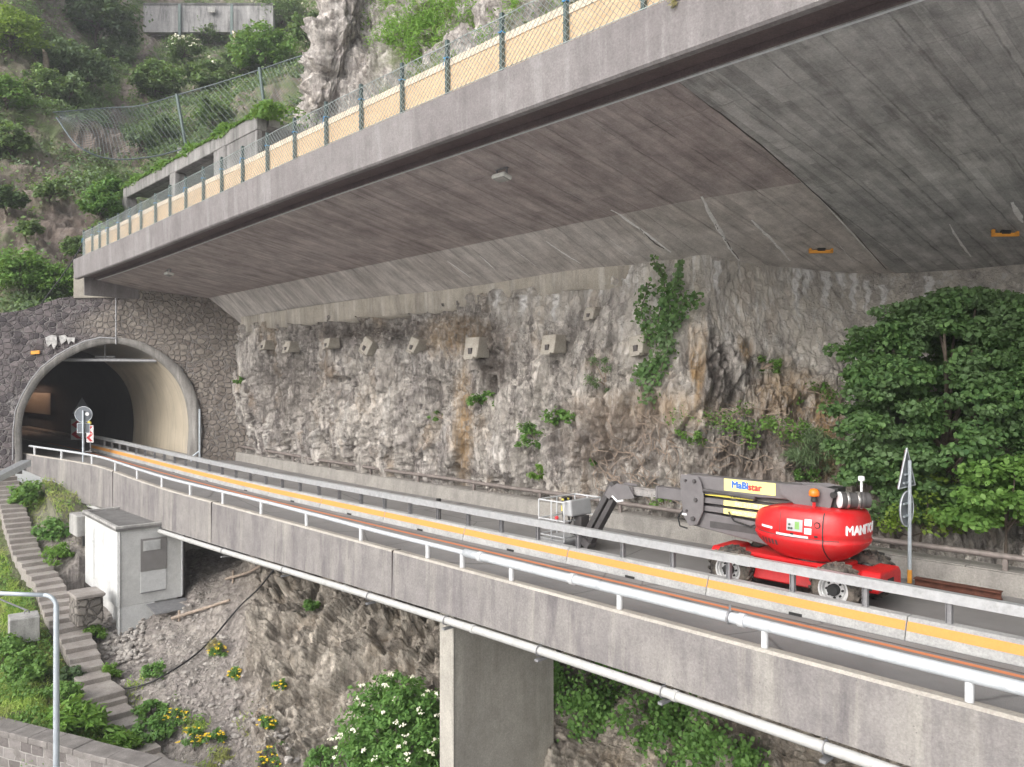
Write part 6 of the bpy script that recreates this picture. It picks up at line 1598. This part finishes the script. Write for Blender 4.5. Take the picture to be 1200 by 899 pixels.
def stems_to(seed, base, clumps, n):
    r = np.random.default_rng(seed); base = np.array(base, float); cc = np.array([c[:3] for c in clumps]).mean(0); out = [[base - (0, 0, .5), base + (cc - base) * .45 + r.normal(0, .1, 3), cc]]
    for i in r.choice(len(clumps), min(n, len(clumps)), replace=False):
        c = np.array(clumps[i][:3]); m = base + (cc - base) * r.uniform(.3, .8); out.append([m, (m + c) / 2 + r.normal(0, .12, 3) * np.linalg.norm(c - m) * .4, c])
    return out
# --- the big broadleaf tree right of the lift: layered sprays of large leaves
def layered(seed, c, rad, n, cr):
    r = np.random.default_rng(seed); out = []
    for i in range(n):
        a = r.uniform(0, 2 * math.pi); z = r.uniform(-1, 1); k = math.sqrt(max(0, 1 - abs(z) ** 2.4)) * r.uniform(.15, 1.0) ** .5
        p = np.array(c) + np.array([math.cos(a) * k, math.sin(a) * k, z]) * np.array(rad)
        p[2] -= .7 * k * k; out.append((p[0], p[1], p[2], cr * r.uniform(.6, 1.25)))
    return out
tc = P(1120, 470, 20.8)
cl = layered(101, tc, (3.0, 2.1, 2.8), 470, .46)
# long sprays reaching left over the rock
for (px, py, Y) in ((1010, 385, 21), (985, 415, 21.5), (1000, 455, 21), (980, 480, 21.5), (985, 520, 21), (1000, 560, 21), (1020, 600, 20.5), (1010, 430, 20.5), (1040, 372, 20.6), (1070, 360, 20.5), (1010, 500, 20), (1030, 540, 20), (1180, 360, 20), (1200, 400, 20), (1140, 352, 20.6)):
    q = P(px, py, Y)
    for k in range(6): cl.append((q[0] + k * .32 - .1, q[1] + random.uniform(-.2, .2), q[2] + random.uniform(-.18, .18), .38))
base = S(4.5, 10.3, -4.4)
tree('broadleaf_tree', 'large dark green broadleaf tree spreading in front of the rock at the right edge', 'tree', base, stems_to(5, base, cl, 26), cl, 230, .115, M['leaf_tree'], 102, .46, .13, True, None, .8, 1.0, .5, .75)
tc = P(1190, 585, 18.6); cl = crown_clumps(111, tc, (1.5, 1.0, 1.25), 46, .42); base = np.array([tc[0], tc[1] + .4, -4.5])
tree('leafy_shrub', 'lighter green shrub in front of the big tree at the right edge', 'shrub', base, stems_to(6, base, cl, 8), cl, 170, .12, M['leaf_bright'], 112, .42, .06, True, None, .5, .9, .6, .75)
tc = P(1085, 590, 20.0); cl = crown_clumps(113, tc, (1.1, .7, 1.1), 36, .32); base = np.array([tc[0], tc[1] + .4, -4.3])
tree('leafy_shrub', 'yellowish green young shoots below the big tree beside the sign pole', 'shrub', base, stems_to(7, base, cl, 8), cl, 60, .11, M['leaf_yel'], 114, .32, .04, False)

# --- plants rooted in the rock face
def cliff_plant(name, label, cat, px, py, rpx, n, ls, mat, seed, sq=(1, 1, .8), out_=.35, group=None, droop=.35, hang=0, aspect=.62, roots=True):
    q, nn = CLIFF.hit(px, py); Y = q[1]; r = rpx / F * Y; c = q + nn * out_ * r
    cl = crown_clumps(seed, c, (r * sq[0], r * .6 * sq[1], r * sq[2]), max(6, n // 60), r * .36)
    t = thing(name, label, cat, q, 0, group); mb = MB()
    for i in range(min(8, len(cl))):
        e = np.array(cl[i][:3]); mb.tube([q - nn * .15, (q + e) / 2 + np.array([0, 0, .1 * r]), e], [.025, .018, .006], 5)
    mb.build('stem', M['dryroot'], t)
    rg = np.random.default_rng(seed); C = []; N_ = []
    for x, y, z, rad in cl:
        k = 60; d = rg.normal(0, 1, (k, 3)); d /= np.linalg.norm(d, axis=1, keepdims=True)
        C.append(np.array([x, y, z]) + d * rad * rg.uniform(.2, 1, (k, 1)) * np.array([1, 1, .8])); N_.append(d * .4 + np.array([0, -.3, .9]))
    leaf_mesh('foliage', np.concatenate(C), np.concatenate(N_), ls, mat, t, seed + 3, .5, aspect, droop)
    return t
cliff_plant('rock_shrub', 'dark green shrub beside the brown seep on the rock face', 'shrub', 560, 470, 19, 600, .15, M['leaf_elder'], 201, (1, 1, .65))
cliff_plant('rock_shrub', 'wide green shrub sprouting mid rock, its twin tuft just below left', 'shrub', 657, 488, 28, 700, .15, M['leaf_elder'], 202, (1, 1, .4))
cliff_plant('rock_shrub', 'feathery green shrub hanging on the rock left of the wide one', 'shrub', 621, 512, 21, 700, .13, M['leaf_elder'], 203, (.9, 1, .85))
cliff_plant('grass_tuft', 'grassy green tuft on the rock just above the low wall', 'plant', 631, 553, 15, 420, .15, M['leaf_fern'], 204, (.75, 1, 1.1), droop=.9, aspect=.25)
cliff_plant('rock_shrub', 'sparse small green plant low on the left rock face', 'shrub', 513, 490, 14, 240, .11, M['leaf_elder'], 205, (1, 1, .7))
cliff_plant('hanging_creeper', 'half dry creeper with hanging brown roots left of the ivy', 'creeper', 705, 452, 26, 420, .10, M['leaf_dull'], 206, (.7, 1, 1.3), droop=.8)
cliff_plant('rock_shrub', 'loose green sprig under the stepped concrete on the right rock', 'shrub', 897, 430, 18, 300, .11, M['leaf_bright'], 207, (.8, 1, 1))
cliff_plant('rock_shrub', 'flat creeping green shrub on the ledge right of centre', 'shrub', 850, 497, 46, 700, .10, M['leaf_bright'], 208, (1, 1, .38))
cliff_plant('rock_shrub', 'leafy shrub trailing over the brown ledge left of the big tree', 'shrub', 915, 505, 44, 800, .11, M['leaf_bright'], 209, (1, 1, .5))
cliff_plant('rock_shrub', 'light green low plant on the rock above the boom', 'shrub', 820, 515, 20, 300, .10, M['leaf_bright'], 210, (1, 1, .7))
cliff_plant('rock_shrub', 'small plant tucked at the rock foot behind the boom arm', 'shrub', 775, 588, 16, 240, .10, M['leaf_bright'], 211, (1, 1, .7))
cliff_plant('grass_tuft', 'long drooping grass tuft on the rock behind the yellow signs', 'plant', 938, 535, 34, 1400, .32, M['leaf_dull'], 212, (.8, 1, .9), droop=1.6, aspect=.07)
cliff_plant('rock_shrub', 'bluish green bush below the long grass tuft behind the turret', 'shrub', 945, 552, 24, 520, .10, M['leaf_elder'], 213, (1, 1, .6))
cliff_plant('rock_shrub', 'small fresh shoots high on the brown ledge beside the big tree', 'shrub', 945, 465, 30, 360, .10, M['leaf_bright'], 214, (1, 1, .6))
cliff_plant('rock_shrub', 'tiny plant at the rock edge next to the tunnel portal', 'shrub', 277, 447, 9, 160, .12, M['leaf_elder'], 215)
cliff_plant('rock_shrub', 'tiny green plant on the pale rock above the basket', 'shrub', 692, 545, 8, 120, .10, M['leaf_elder'], 216)
# hanging ivy: two strands from the canopy, thickening downwards
q0, n0 = CLIFF.hit(775, 400)
iv = thing('hanging_ivy', 'long dark ivy hanging down the rock from the canopy edge', 'ivy', q0)
strands = [[(766, 306, .7), (776, 322, .5), (779, 345, .4), (772, 372, .35), (775, 400, .3), (777, 425, .3), (765, 450, .25), (757, 472, .2)], [(797, 309, .7), (793, 335, .5), (784, 350, .4), (780, 375, .35), (782, 410, .3)], [(762, 331, .5), (757, 345, .4), (752, 365, .35), (757, 385, .3), (765, 405, .3)], [(818, 350, .5), (803, 355, .5), (792, 372, .4), (783, 388, .35)], [(749, 432, .3), (757, 440, .3), (770, 420, .3)]]
mb = MB(); C = []; N_ = []; rg = np.random.default_rng(31)
for k, st_ in enumerate(strands):
    pts = []
    for (x, y, o_) in st_:
        h, nn = CLIFF.hit(x, max(y, 330)); pts.append(P(x, y, h[1] - o_))
    cc = catmull(np.array(pts), 60); mb.tube(cc, .018, 5)
    for i, p in enumerate(cc):
        y = proj(p)[1]; m = 4 if y < 335 else int(5 + 4 * math.sin((y - 335) / 115 * math.pi)) if y < 455 else 5
        m = max(m, 5) // (1 if k in (0, 1) else 2)
        wdt = (.06 if y < 335 else .15)
        C.append(p + rg.normal(0, 1, (m, 3)) * np.array([wdt, wdt * .35, .13])); N_.append(np.tile([.0, -.8, .45], (m, 1)))
mb.build('stem', M['bark'], iv); leaf_mesh('foliage', np.concatenate(C), np.concatenate(N_), .15, M['leaf_tree'], iv, 32, .45, .85, .8)
# dry roots on the brown ledge
rb = thing('dry_roots', 'tangle of dry brown roots and twigs on the rock left of the boom', 'roots', CLIFF.hit(725, 520)[0]); mb = MB(); rg = np.random.default_rng(41)
for k in range(60):
    x, y = rg.uniform(690, 790), rg.uniform(480, 575); pts = []
    for j in range(5):
        h, nn = CLIFF.hit(x, y); pts.append(h + nn * .06); x += rg.uniform(-8, 10); y += rg.uniform(0, 10)
    mb.tube(catmull(np.array(pts), 9), .014, 4)
mb.build('twigs', M['dryroot'], rb)
rb = thing('dry_roots', 'bleached dead branches lying on the ledge above the boom signs', 'roots', CLIFF.hit(900, 520)[0]); mb = MB()
for k in range(60):
    x, y = rg.uniform(815, 960), rg.uniform(470, 550); pts = []
    for j in range(5):
        h, nn = CLIFF.hit(x, y); pts.append(h + nn * .07); x += rg.uniform(-6, 14); y += rg.uniform(-5, 6)
    mb.tube(catmull(np.array(pts), 9), .014, 4)
mb.build('twigs', M['dryroot'], rb)

# --- below the bridge
def slope_bush(name, label, cat, px, py, Y, rad, n, ls, mat, seed, cr, six=False, group=None, flowers=0, petal=None, aspect=.62, droop=.35, sq=.9, fsize=.09, flat=.75):
    c = P(px, py, Y) if Y else on_slope(px, py, rad * .5)
    cl = crown_clumps(seed, c, (rad, rad * .8, rad * sq), n, cr, -.5)
    gz = SLOPE.hit(px, py)[0]
    base = np.array([c[0], c[1] + .2, c[2] - rad * sq * .9]); t = thing(name, label, cat, base, 0, group)
    mb = MB()
    for st_ in stems_to(seed, base, cl, 6): mb.tube(st_, [.03, .02, .008][:len(st_)], 5)
    mb.build('stem', M['bark'], t); rg = np.random.default_rng(seed); C = []; N_ = []
    for x, y, z, r_ in cl:
        k = 46; d = rg.normal(0, 1, (k, 3)); d /= np.linalg.norm(d, axis=1, keepdims=True)
        C.append(np.array([x, y, z]) + d * r_ * rg.uniform(.3, 1, (k, 1)) * np.array([1.1, 1.1, flat])); N_.append(d * .4 + np.array([0, -.25, .9]))
    leaf_mesh('foliage', np.concatenate(C), np.concatenate(N_), ls, mat, t, seed + 1, .5, aspect, droop, six)
    if flowers:
        C = []; N_ = []; rg = np.random.default_rng(seed + 9)
        for k in range(flowers):
            d = rg.normal(0, 1, 3); d[1] = -abs(d[1]); d[2] = d[2] if d[2] > -.2 else -d[2]; d /= np.linalg.norm(d)
            p = np.array(c) + d * np.array([rad * 1.08, rad * .95, rad * sq * 1.08]) * rg.uniform(.85, 1.08)
            m = 12; C.append(p + rg.normal(0, fsize * .55, (m, 3)) * np.array([1, 1, .4])); N_.append(np.tile([0, -.5, .8], (m, 1)))
        leaf_mesh('blossom', np.concatenate(C), np.concatenate(N_), fsize * .75, M[petal], t, seed + 5, .3, .9, 0)
    return t
slope_bush('elder_bush', 'large elder bush with flat white blossoms left of the bridge pier', 'bush', 466, 870, 22.9, 1.7, 230, .15, M['leaf_elder'], 301, .32, True, None, 44, 'petal', .45, .5, 1.15, .075)
for (px, py, r_, sd, lb) in ((208, 843, .42, 401, 'clump of yellow flowers, upper left of the group of three on the scree'), (233, 864, .45, 402, 'widest clump of yellow flowers on the scree left of the dark gully'), (252, 868, .35, 403, 'yellow flower clump at the right end of the group of three'), (318, 884, .5, 404, 'tall yellow flower clump in the dark gully at the bottom'), (314, 845, .3, 405, 'small yellow flower clump above the tall one in the gully'), (255, 765, .35, 406, 'yellow flowering weed beside the black hose'), (277, 790, .28, 407, 'tiny yellow flower tuft below the hose weed on the pale rock'), (331, 800, .25, 408, 'yellow flowers on the rock above the gully')):
    slope_bush('yellow_flower', lb, 'flower', px, py, None, r_, 16, .09, M['leaf_elder'], sd, r_ * .4, False, 'yellow flowers on the scree', int(40 * r_), 'petaly', .4, .3, .9, .042)
for (px, py, r_, ls, mt, sd, asp, dr_, lb, nm) in (
    (80, 794, .55, .15, 'leaf_dark', 501, .8, .3, 'round dark green shrub right beside the middle stairs', 'shrub'),
    (88, 852, .85, .34, 'leaf_fern', 502, .28, .7, 'large pale fern below the concrete landing block', 'fern'),
    (140, 878, .7, .32, 'leaf_fern', 503, .28, .7, 'fern growing between wall cap and lower stairs', 'fern'),
    (30, 795, .8, .18, 'leaf_bright', 504, .6, .4, 'bushy green shrub in the grass left of the lamp post', 'shrub'),
    (5, 770, .8, .18, 'leaf_bright', 505, .6, .4, 'green shrub at the left edge below the concrete cube', 'shrub'),
    (70, 820, .6, .16, 'leaf_bright', 506, .6, .4, 'fresh green weeds behind the lamp post', 'shrub'),
    (112, 745, .5, .15, 'leaf_fern', 507, .4, .5, 'small fern tuft beside the stone stub', 'fern'),
    (130, 790, .4, .12, 'leaf_fern', 508, .5, .5, 'small green weed at the stair edge below the hut', 'shrub'),
    (180, 790, .5, .14, 'leaf_elder', 509, .5, .5, 'green weed with upright stems on the scree', 'shrub'),
    (182, 838, .55, .15, 'leaf_elder', 510, .6, .4, 'leafy weed left of the yellow flowers', 'shrub'),
    (180, 866, .6, .15, 'leaf_elder', 511, .6, .4, 'leafy weed under the yellow flowers near the stairs', 'shrub'),
    (66, 625, .8, .20, 'leaf_elder', 512, .6, .4, 'dark green shrub on the bank under the left end of the bridge', 'shrub'),
    (40, 585, .9, .20, 'leaf_bright', 513, .6, .4, 'bright green bush under the parapet near the tunnel', 'shrub'),
    (70, 655, .7, .18, 'leaf_fern', 514, .4, .6, 'green plants on the bank right of the upper stairs', 'shrub'),
    (255, 757, .35, .16, 'drygrass', 515, .12, 1.0, 'dry grass tuft by the hose on the scree', 'grass tuft'),
    (365, 712, .3, .13, 'leaf_elder', 516, .6, .4, 'tiny green plant on dark rock beneath the bridge', 'shrub'),
    (380, 885, .45, .12, 'leaf_elder', 517, .5, .6, 'thin sprawling plant left of the elder bush', 'shrub')):
    slope_bush(nm.replace(' ', '_') if nm != 'shrub' else 'bank_shrub', lb, nm, px, py, None, r_, max(14, int(34 * r_)), ls, M[mt], sd, r_ * .38, False, None, 0, None, asp, dr_, .8)
# creeper hanging over the rock right of the pier
for (pts, sd, lb) in (([(655, 800), (672, 812), (690, 822), (705, 838), (700, 850), (668, 822)], 601, 'leafy creeper hanging over the grey rock just right of the pier'), ([(720, 815), (745, 830), (770, 838), (790, 860), (815, 880), (840, 870), (860, 888), (800, 850), (770, 860), (780, 885)], 602, 'broad leafy creeper covering the rock under the bridge at lower right')):
    q = on_slope(*pts[0]); t = thing('rock_creeper', lb, 'creeper', q); mb = MB(); rg = np.random.default_rng(sd); C = []; N_ = []
    pp = [SLOPE.hit(*p) for p in pts]; mb.tube(catmull(np.array([h + n_ * .1 for h, n_ in pp]), 30), .02, 5); mb.build('stem', M['bark'], t)
    for h, n_ in pp:
        for k in range(5):
            c = h + rg.normal(0, .32, 3) + n_ * .25; m = 70; C.append(c + rg.normal(0, .2, (m, 3))); N_.append(np.tile([0, -.7, .6], (m, 1)))
    leaf_mesh('foliage', np.concatenate(C), np.concatenate(N_), .13, M['leaf_elder'], t, sd + 1, .5, .75, .7)
# grass on the lower slope
wts = SL_GRASS.ravel() * (SLOPE.px > -140) * (SLOPE.px < 300) * (SLOPE.py > 540) * (SLOPE.py < 930)
dd, zz = seg_dist(SLOPE.V[:, :2], STAIR); wts = wts * (dd > .75); relh = SLOPE.V - Hn
wts = wts * ~((relh @ eL > -1.2) & (relh @ eL < LH + .5) & (relh @ eR > -.6) & (relh @ eR < WH + .4))
idx = rng.choice(len(wts), 52000, p=wts / wts.sum()); C = SLOPE.V[idx] + rng.normal(0, .07, (52000, 3)); C[:, 2] += .08
tall = fbm(C * .9, 5, 3)
sz = np.clip(.20 + .16 * tall, .08, .4)
o = leaf_mesh('grass', C, np.tile([0, -.9, .25], (len(C), 1)), sz, M['grassblade'], None, 71, .5, .13, -1.6); tag(o, kind='stuff')
idx = rng.choice(len(wts), 26000, p=wts / wts.sum()); C = SLOPE.V[idx] + rng.normal(0, .08, (26000, 3)); k_ = fbm(C * .7, 9, 3) > -.1; C = C[k_]; C[:, 2] += .12 + .2 * rng.random(len(C))
o = leaf_mesh('ground_cover', C, np.tile([0, -.3, .9], (len(C), 1)), .12, M['leaf_bright'], None, 72, .5, .6, .3); tag(o, kind='stuff')

# --- hillside
def hill_bush(label, px, py, rpx, n, ls, mat, seed, flowers=0, sq=.85, name='hill_bush', cat='bush', lift=.45, trunk=.08):
    q, nn = HILL.hit(px, py + rpx * .5); Y = q[1] - 1.0; rad = rpx / F * Y; c = P(px, py, Y)
    cl = crown_clumps(seed, c, (rad, rad * .8, rad * sq), n, rad * .30, -.5); base = q
    t = thing(name, label, cat, base); mb = MB()
    for st_ in stems_to(seed, base, cl, 7): mb.tube(st_, np.linspace(trunk, trunk * .25, len(st_)), 5)
    mb.build('trunk', M['bark'], t); rg = np.random.default_rng(seed); C = []; N_ = []
    for x, y, z, r_ in cl:
        k = 40; d = rg.normal(0, 1, (k, 3)); d /= np.linalg.norm(d, axis=1, keepdims=True)
        C.append(np.array([x, y, z]) + d * r_ * rg.uniform(.3, 1, (k, 1)) * np.array([1.1, 1.1, .75])); N_.append(d * .4 + np.array([0, -.2, .9]))
    leaf_mesh('crown', np.concatenate(C), np.concatenate(N_), ls, M[mat], t, seed + 1, .5, .6, .4)
    if flowers:
        C = []; N_ = []
        for k in range(flowers):
            d = rg.normal(0, 1, 3); d[1] = -abs(d[1]); d[2] = abs(d[2]); d /= np.linalg.norm(d); p = c + d * np.array([rad, rad * .8, rad * sq]) * rg.uniform(.9, 1.08)
            C.append(p + rg.normal(0, .13, (8, 3)) * np.array([1, 1, .4])); N_.append(np.tile([0, -.5, .8], (8, 1)))
        leaf_mesh('blossom', np.concatenate(C), np.concatenate(N_), .26, M['petal'], t, seed + 5, .3, .9, 0)
HB = [('wide green bush low in the gully just above the net', 185, 97, 30, 80, .42, 'leaf_hill', 0), ('elder bush dotted with white blossom above the net', 218, 62, 22, 60, .36, 'leaf_hill', 26),
 ('green bush behind the net to the right of the blossom bush', 245, 90, 26, 60, .40, 'leaf_hill', 4), ('big light green bush in front of the cliff edge above the net', 310, 62, 36, 110, .42, 'leaf_bright', 0),
 ('dark bush between the two light green bushes above the net', 282, 75, 24, 50, .40, 'leaf_dull', 0), ('tall elder with pale blossom under the top right of the hillside', 330, 18, 36, 110, .42, 'leaf_hill', 24),
 ('green bush beside the pale cliff edge at the top', 365, 40, 26, 60, .40, 'leaf_hill', 0), ('small round bush just left of the tall elder', 285, 30, 20, 40, .36, 'leaf_dull', 0),
 ('low bush at the foot of the far concrete wall', 245, 40, 20, 40, .40, 'leaf_hill', 0), ('large dark spreading tree crown at the top of the left slope', 115, 25, 44, 120, .50, 'leaf_dark', 0),
 ('grey green bush on the slope below the dark crown', 105, 85, 30, 60, .40, 'leaf_dull', 0), ('dull green bush left of the gully', 78, 68, 26, 50, .40, 'leaf_dull', 0),
 ('dull green bush beside the bare gully under the dark crown', 135, 62, 22, 44, .36, 'leaf_dull', 0), ('low scrub at the left end of the net', 85, 110, 24, 40, .34, 'leaf_dull', 0),
 ('scrub patch in the middle of the left slope', 50, 100, 24, 40, .34, 'leaf_hill', 0), ('dark bush at the left edge in the middle of the slope', 6, 236, 22, 60, .30, 'leaf_dark', 0),
 ('bright bush above the left end of the portal wall', 22, 322, 36, 120, .22, 'leaf_bright', 0), ('bright leafy bush beside the concrete block at the canopy end', 66, 330, 24, 70, .20, 'leaf_bright', 0),
 ('green bush hugging the left end of the canopy fence', 92, 292, 18, 50, .22, 'leaf_hill', 0), ('dark green bush above the left end of the canopy fence', 118, 240, 24, 60, .28, 'leaf_elder', 0),
 ('green bush just left of the gallery column', 132, 222, 18, 40, .26, 'leaf_elder', 0), ('scrub patch on the bare soil left of the canopy end', 60, 225, 18, 36, .26, 'leaf_hill', 0),
 ('small scrub on the reddish soil at mid left', 35, 270, 16, 30, .24, 'leaf_hill', 0), ('yellow green tree leaning in at the top left corner', 14, 40, 34, 90, .34, 'leaf_yel', 0),
 ('light green tree branch mass at the left edge', 8, 110, 26, 60, .30, 'leaf_bright', 0), ('green branches hanging low at the left edge', 10, 165, 24, 60, .30, 'leaf_hill', 0),
 ('grey green shrub behind the left half of the net', 165, 165, 16, 36, .28, 'leaf_dull', 0), ('green shrub behind the middle of the net', 190, 152, 18, 36, .28, 'leaf_dull', 0), ('green shrub behind the net right of its first post', 250, 135, 22, 46, .28, 'leaf_hill', 0), ('small bush at the foot of the pale cliff edge', 372, 85, 16, 40, .26, 'leaf_hill', 0)]
for i, (lb, px, py, rp, n, ls, mt, fl) in enumerate(HB):
    tree_like = i in (9, 23, 24, 25)
    hill_bush(lb, px, py, rp, n, ls, mt, 700 + i * 11, fl, .85, 'hill_tree' if tree_like else 'hill_bush', 'tree' if tree_like else 'bush', trunk=.2 if tree_like else .08)
def scatter(S_, W, n, ls, mat, name, seed, lift=.1, nv=(0, -.35, .85), aspect=.55, droop=.3):
    r = np.random.default_rng(seed); W = W / W.sum(); i = r.choice(len(W), n, p=W); C = S_.V[i] + r.normal(0, .22, (n, 3)) + S_.N[i] * lift
    o = leaf_mesh(name, C, np.tile(nv, (n, 1)), ls, mat, None, seed + 1, .5, aspect, droop); tag(o, kind='stuff')
vis = (HILL.px > -40) & (HILL.px < 420) & (HILL.py > -30) & (HILL.py < 380)
nz = fbm(HILL.V * .28, 91, 4)
scatter(HILL, vis * HL_G * np.clip(nz + .35, 0, 1) * (HILL.V[:, 1] ** 1.0), 40000, .32, M['leaf_dull'], 'scrub_cover', 801, .25)
scatter(HILL, vis * HL_G * np.clip(fbm(HILL.V * .22, 95, 4) + .35, 0, 1) * (HILL.V[:, 1] ** 1.0), 36000, .32, M['leaf_hill'], 'hill_grass', 811, .25)
topline = vis * (np.abs(HILL.py - np.interp(HILL.px, [100, 160, 215, 280, 380], [200, 205, 182, 162, 128])) < 9) * (HILL.px > 100)
visu = (UPPER.px > 380) & (UPPER.px < 700) & (UPPER.py > -20) & (UPPER.py < 160)
scatter(UPPER, visu * UP_G * np.clip(fbm(UPPER.V * .5, 97, 4) + .1, 0, 1), 24000, .20, M['leaf_fern'], 'cliff_grass', 821, .1, (0, -.8, .5), .3, .6)
# greenery on the gallery roof edge
r = np.random.default_rng(5); n = 9000; s_ = r.uniform(34, 57, n); C = np.array([S(a, 5.8 + b, 14.02 + c) for a, b, c in zip(s_, r.exponential(.9, n), r.uniform(-.25, .55, n) * np.clip(.4 + .6 * np.sin(s_ * 1.3), .1, 1))])
o = leaf_mesh('roof_greenery', C, np.tile([0, -.4, .8], (n, 1)), .26, M['leaf_bright'], None, 6, .5, .5, .4); tag(o, kind='stuff')
# tuft on the canopy fascia
q = S(s_at(791, -.05), -.06, 6.85 + .33); tf = thing('grass_tuft', 'small dry grass tuft growing from a crack in the canopy fascia', 'plant', q)
leaf_mesh('blades', q + np.random.default_rng(2).normal(0, .05, (60, 3)), np.tile([0, -.8, .3], (60, 1)), .17, M['drygrass'], tf, 9, .5, .12, .3)
# ================================================================ light, air, camera
w = bpy.data.worlds.new('World'); scene.world = w; w.use_nodes = True
nt = w.node_tree; bg = nt.nodes['Background']
sky = nt.nodes.new('ShaderNodeTexSky'); sky.sky_type = 'NISHITA'; sky.sun_disc = False
SE, SR = math.radians(30), math.radians(222)
sky.sun_elevation = SE; sky.sun_rotation = SR; sky.dust_density = 4.0; sky.air_density = 1.0; sky.ozone_density = 1.0
hs = nt.nodes.new('ShaderNodeHueSaturation'); hs.inputs['Saturation'].default_value = .30
nt.links.new(sky.outputs[0], hs.inputs['Color']); nt.links.new(hs.outputs[0], bg.inputs[0]); bg.inputs[1].default_value = .13
sd_ = bpy.data.lights.new('sun', 'SUN'); sd_.energy = 1.2; sd_.angle = math.radians(80); sd_.color = (1, .97, .93)
so_ = bpy.data.objects.new('sun', sd_); COL.objects.link(so_)
# direction to the sun (sky: rotation measured from +Y clockwise seen from above)
dsun = Vector((math.sin(SR) * math.cos(SE), math.cos(SR) * math.cos(SE), math.sin(SE)))
so_.rotation_euler = (-dsun).to_track_quat('-Z', 'Y').to_euler()
hz = bpy.data.materials.new('haze_air'); hz.use_nodes = True; t_ = hz.node_tree; t_.nodes.clear()
ho = t_.nodes.new('ShaderNodeOutputMaterial'); hv = t_.nodes.new('ShaderNodeVolumePrincipled')
hv.inputs['Color'].default_value = (.86, .88, .93, 1); hv.inputs['Density'].default_value = .0009; hv.inputs['Anisotropy'].default_value = .2
t_.links.new(hv.outputs[0], ho.inputs['Volume'])
mb = MB(); mb.box((0, 0, 50.5), (1810, 1810, 135)); tag(mb.build('haze', hz), kind='stuff')
cam = bpy.data.cameras.new('camera'); co = bpy.data.objects.new('camera', cam); COL.objects.link(co)
cam.sensor_width = 36; cam.lens = 36 * F / 1200; cam.clip_end = 3000; cam.clip_start = .1
co.location = (0, 0, 0); co.rotation_euler = (math.pi / 2, 0, 0); scene.camera = co
scene.view_settings.view_transform = 'Standard'; scene.view_settings.look = 'None'; scene.view_settings.gamma = 1
scene.view_settings.exposure = 1.12
scene.cycles.max_bounces = 6; scene.cycles.diffuse_bounces = 4; scene.cycles.transparent_max_bounces = 4
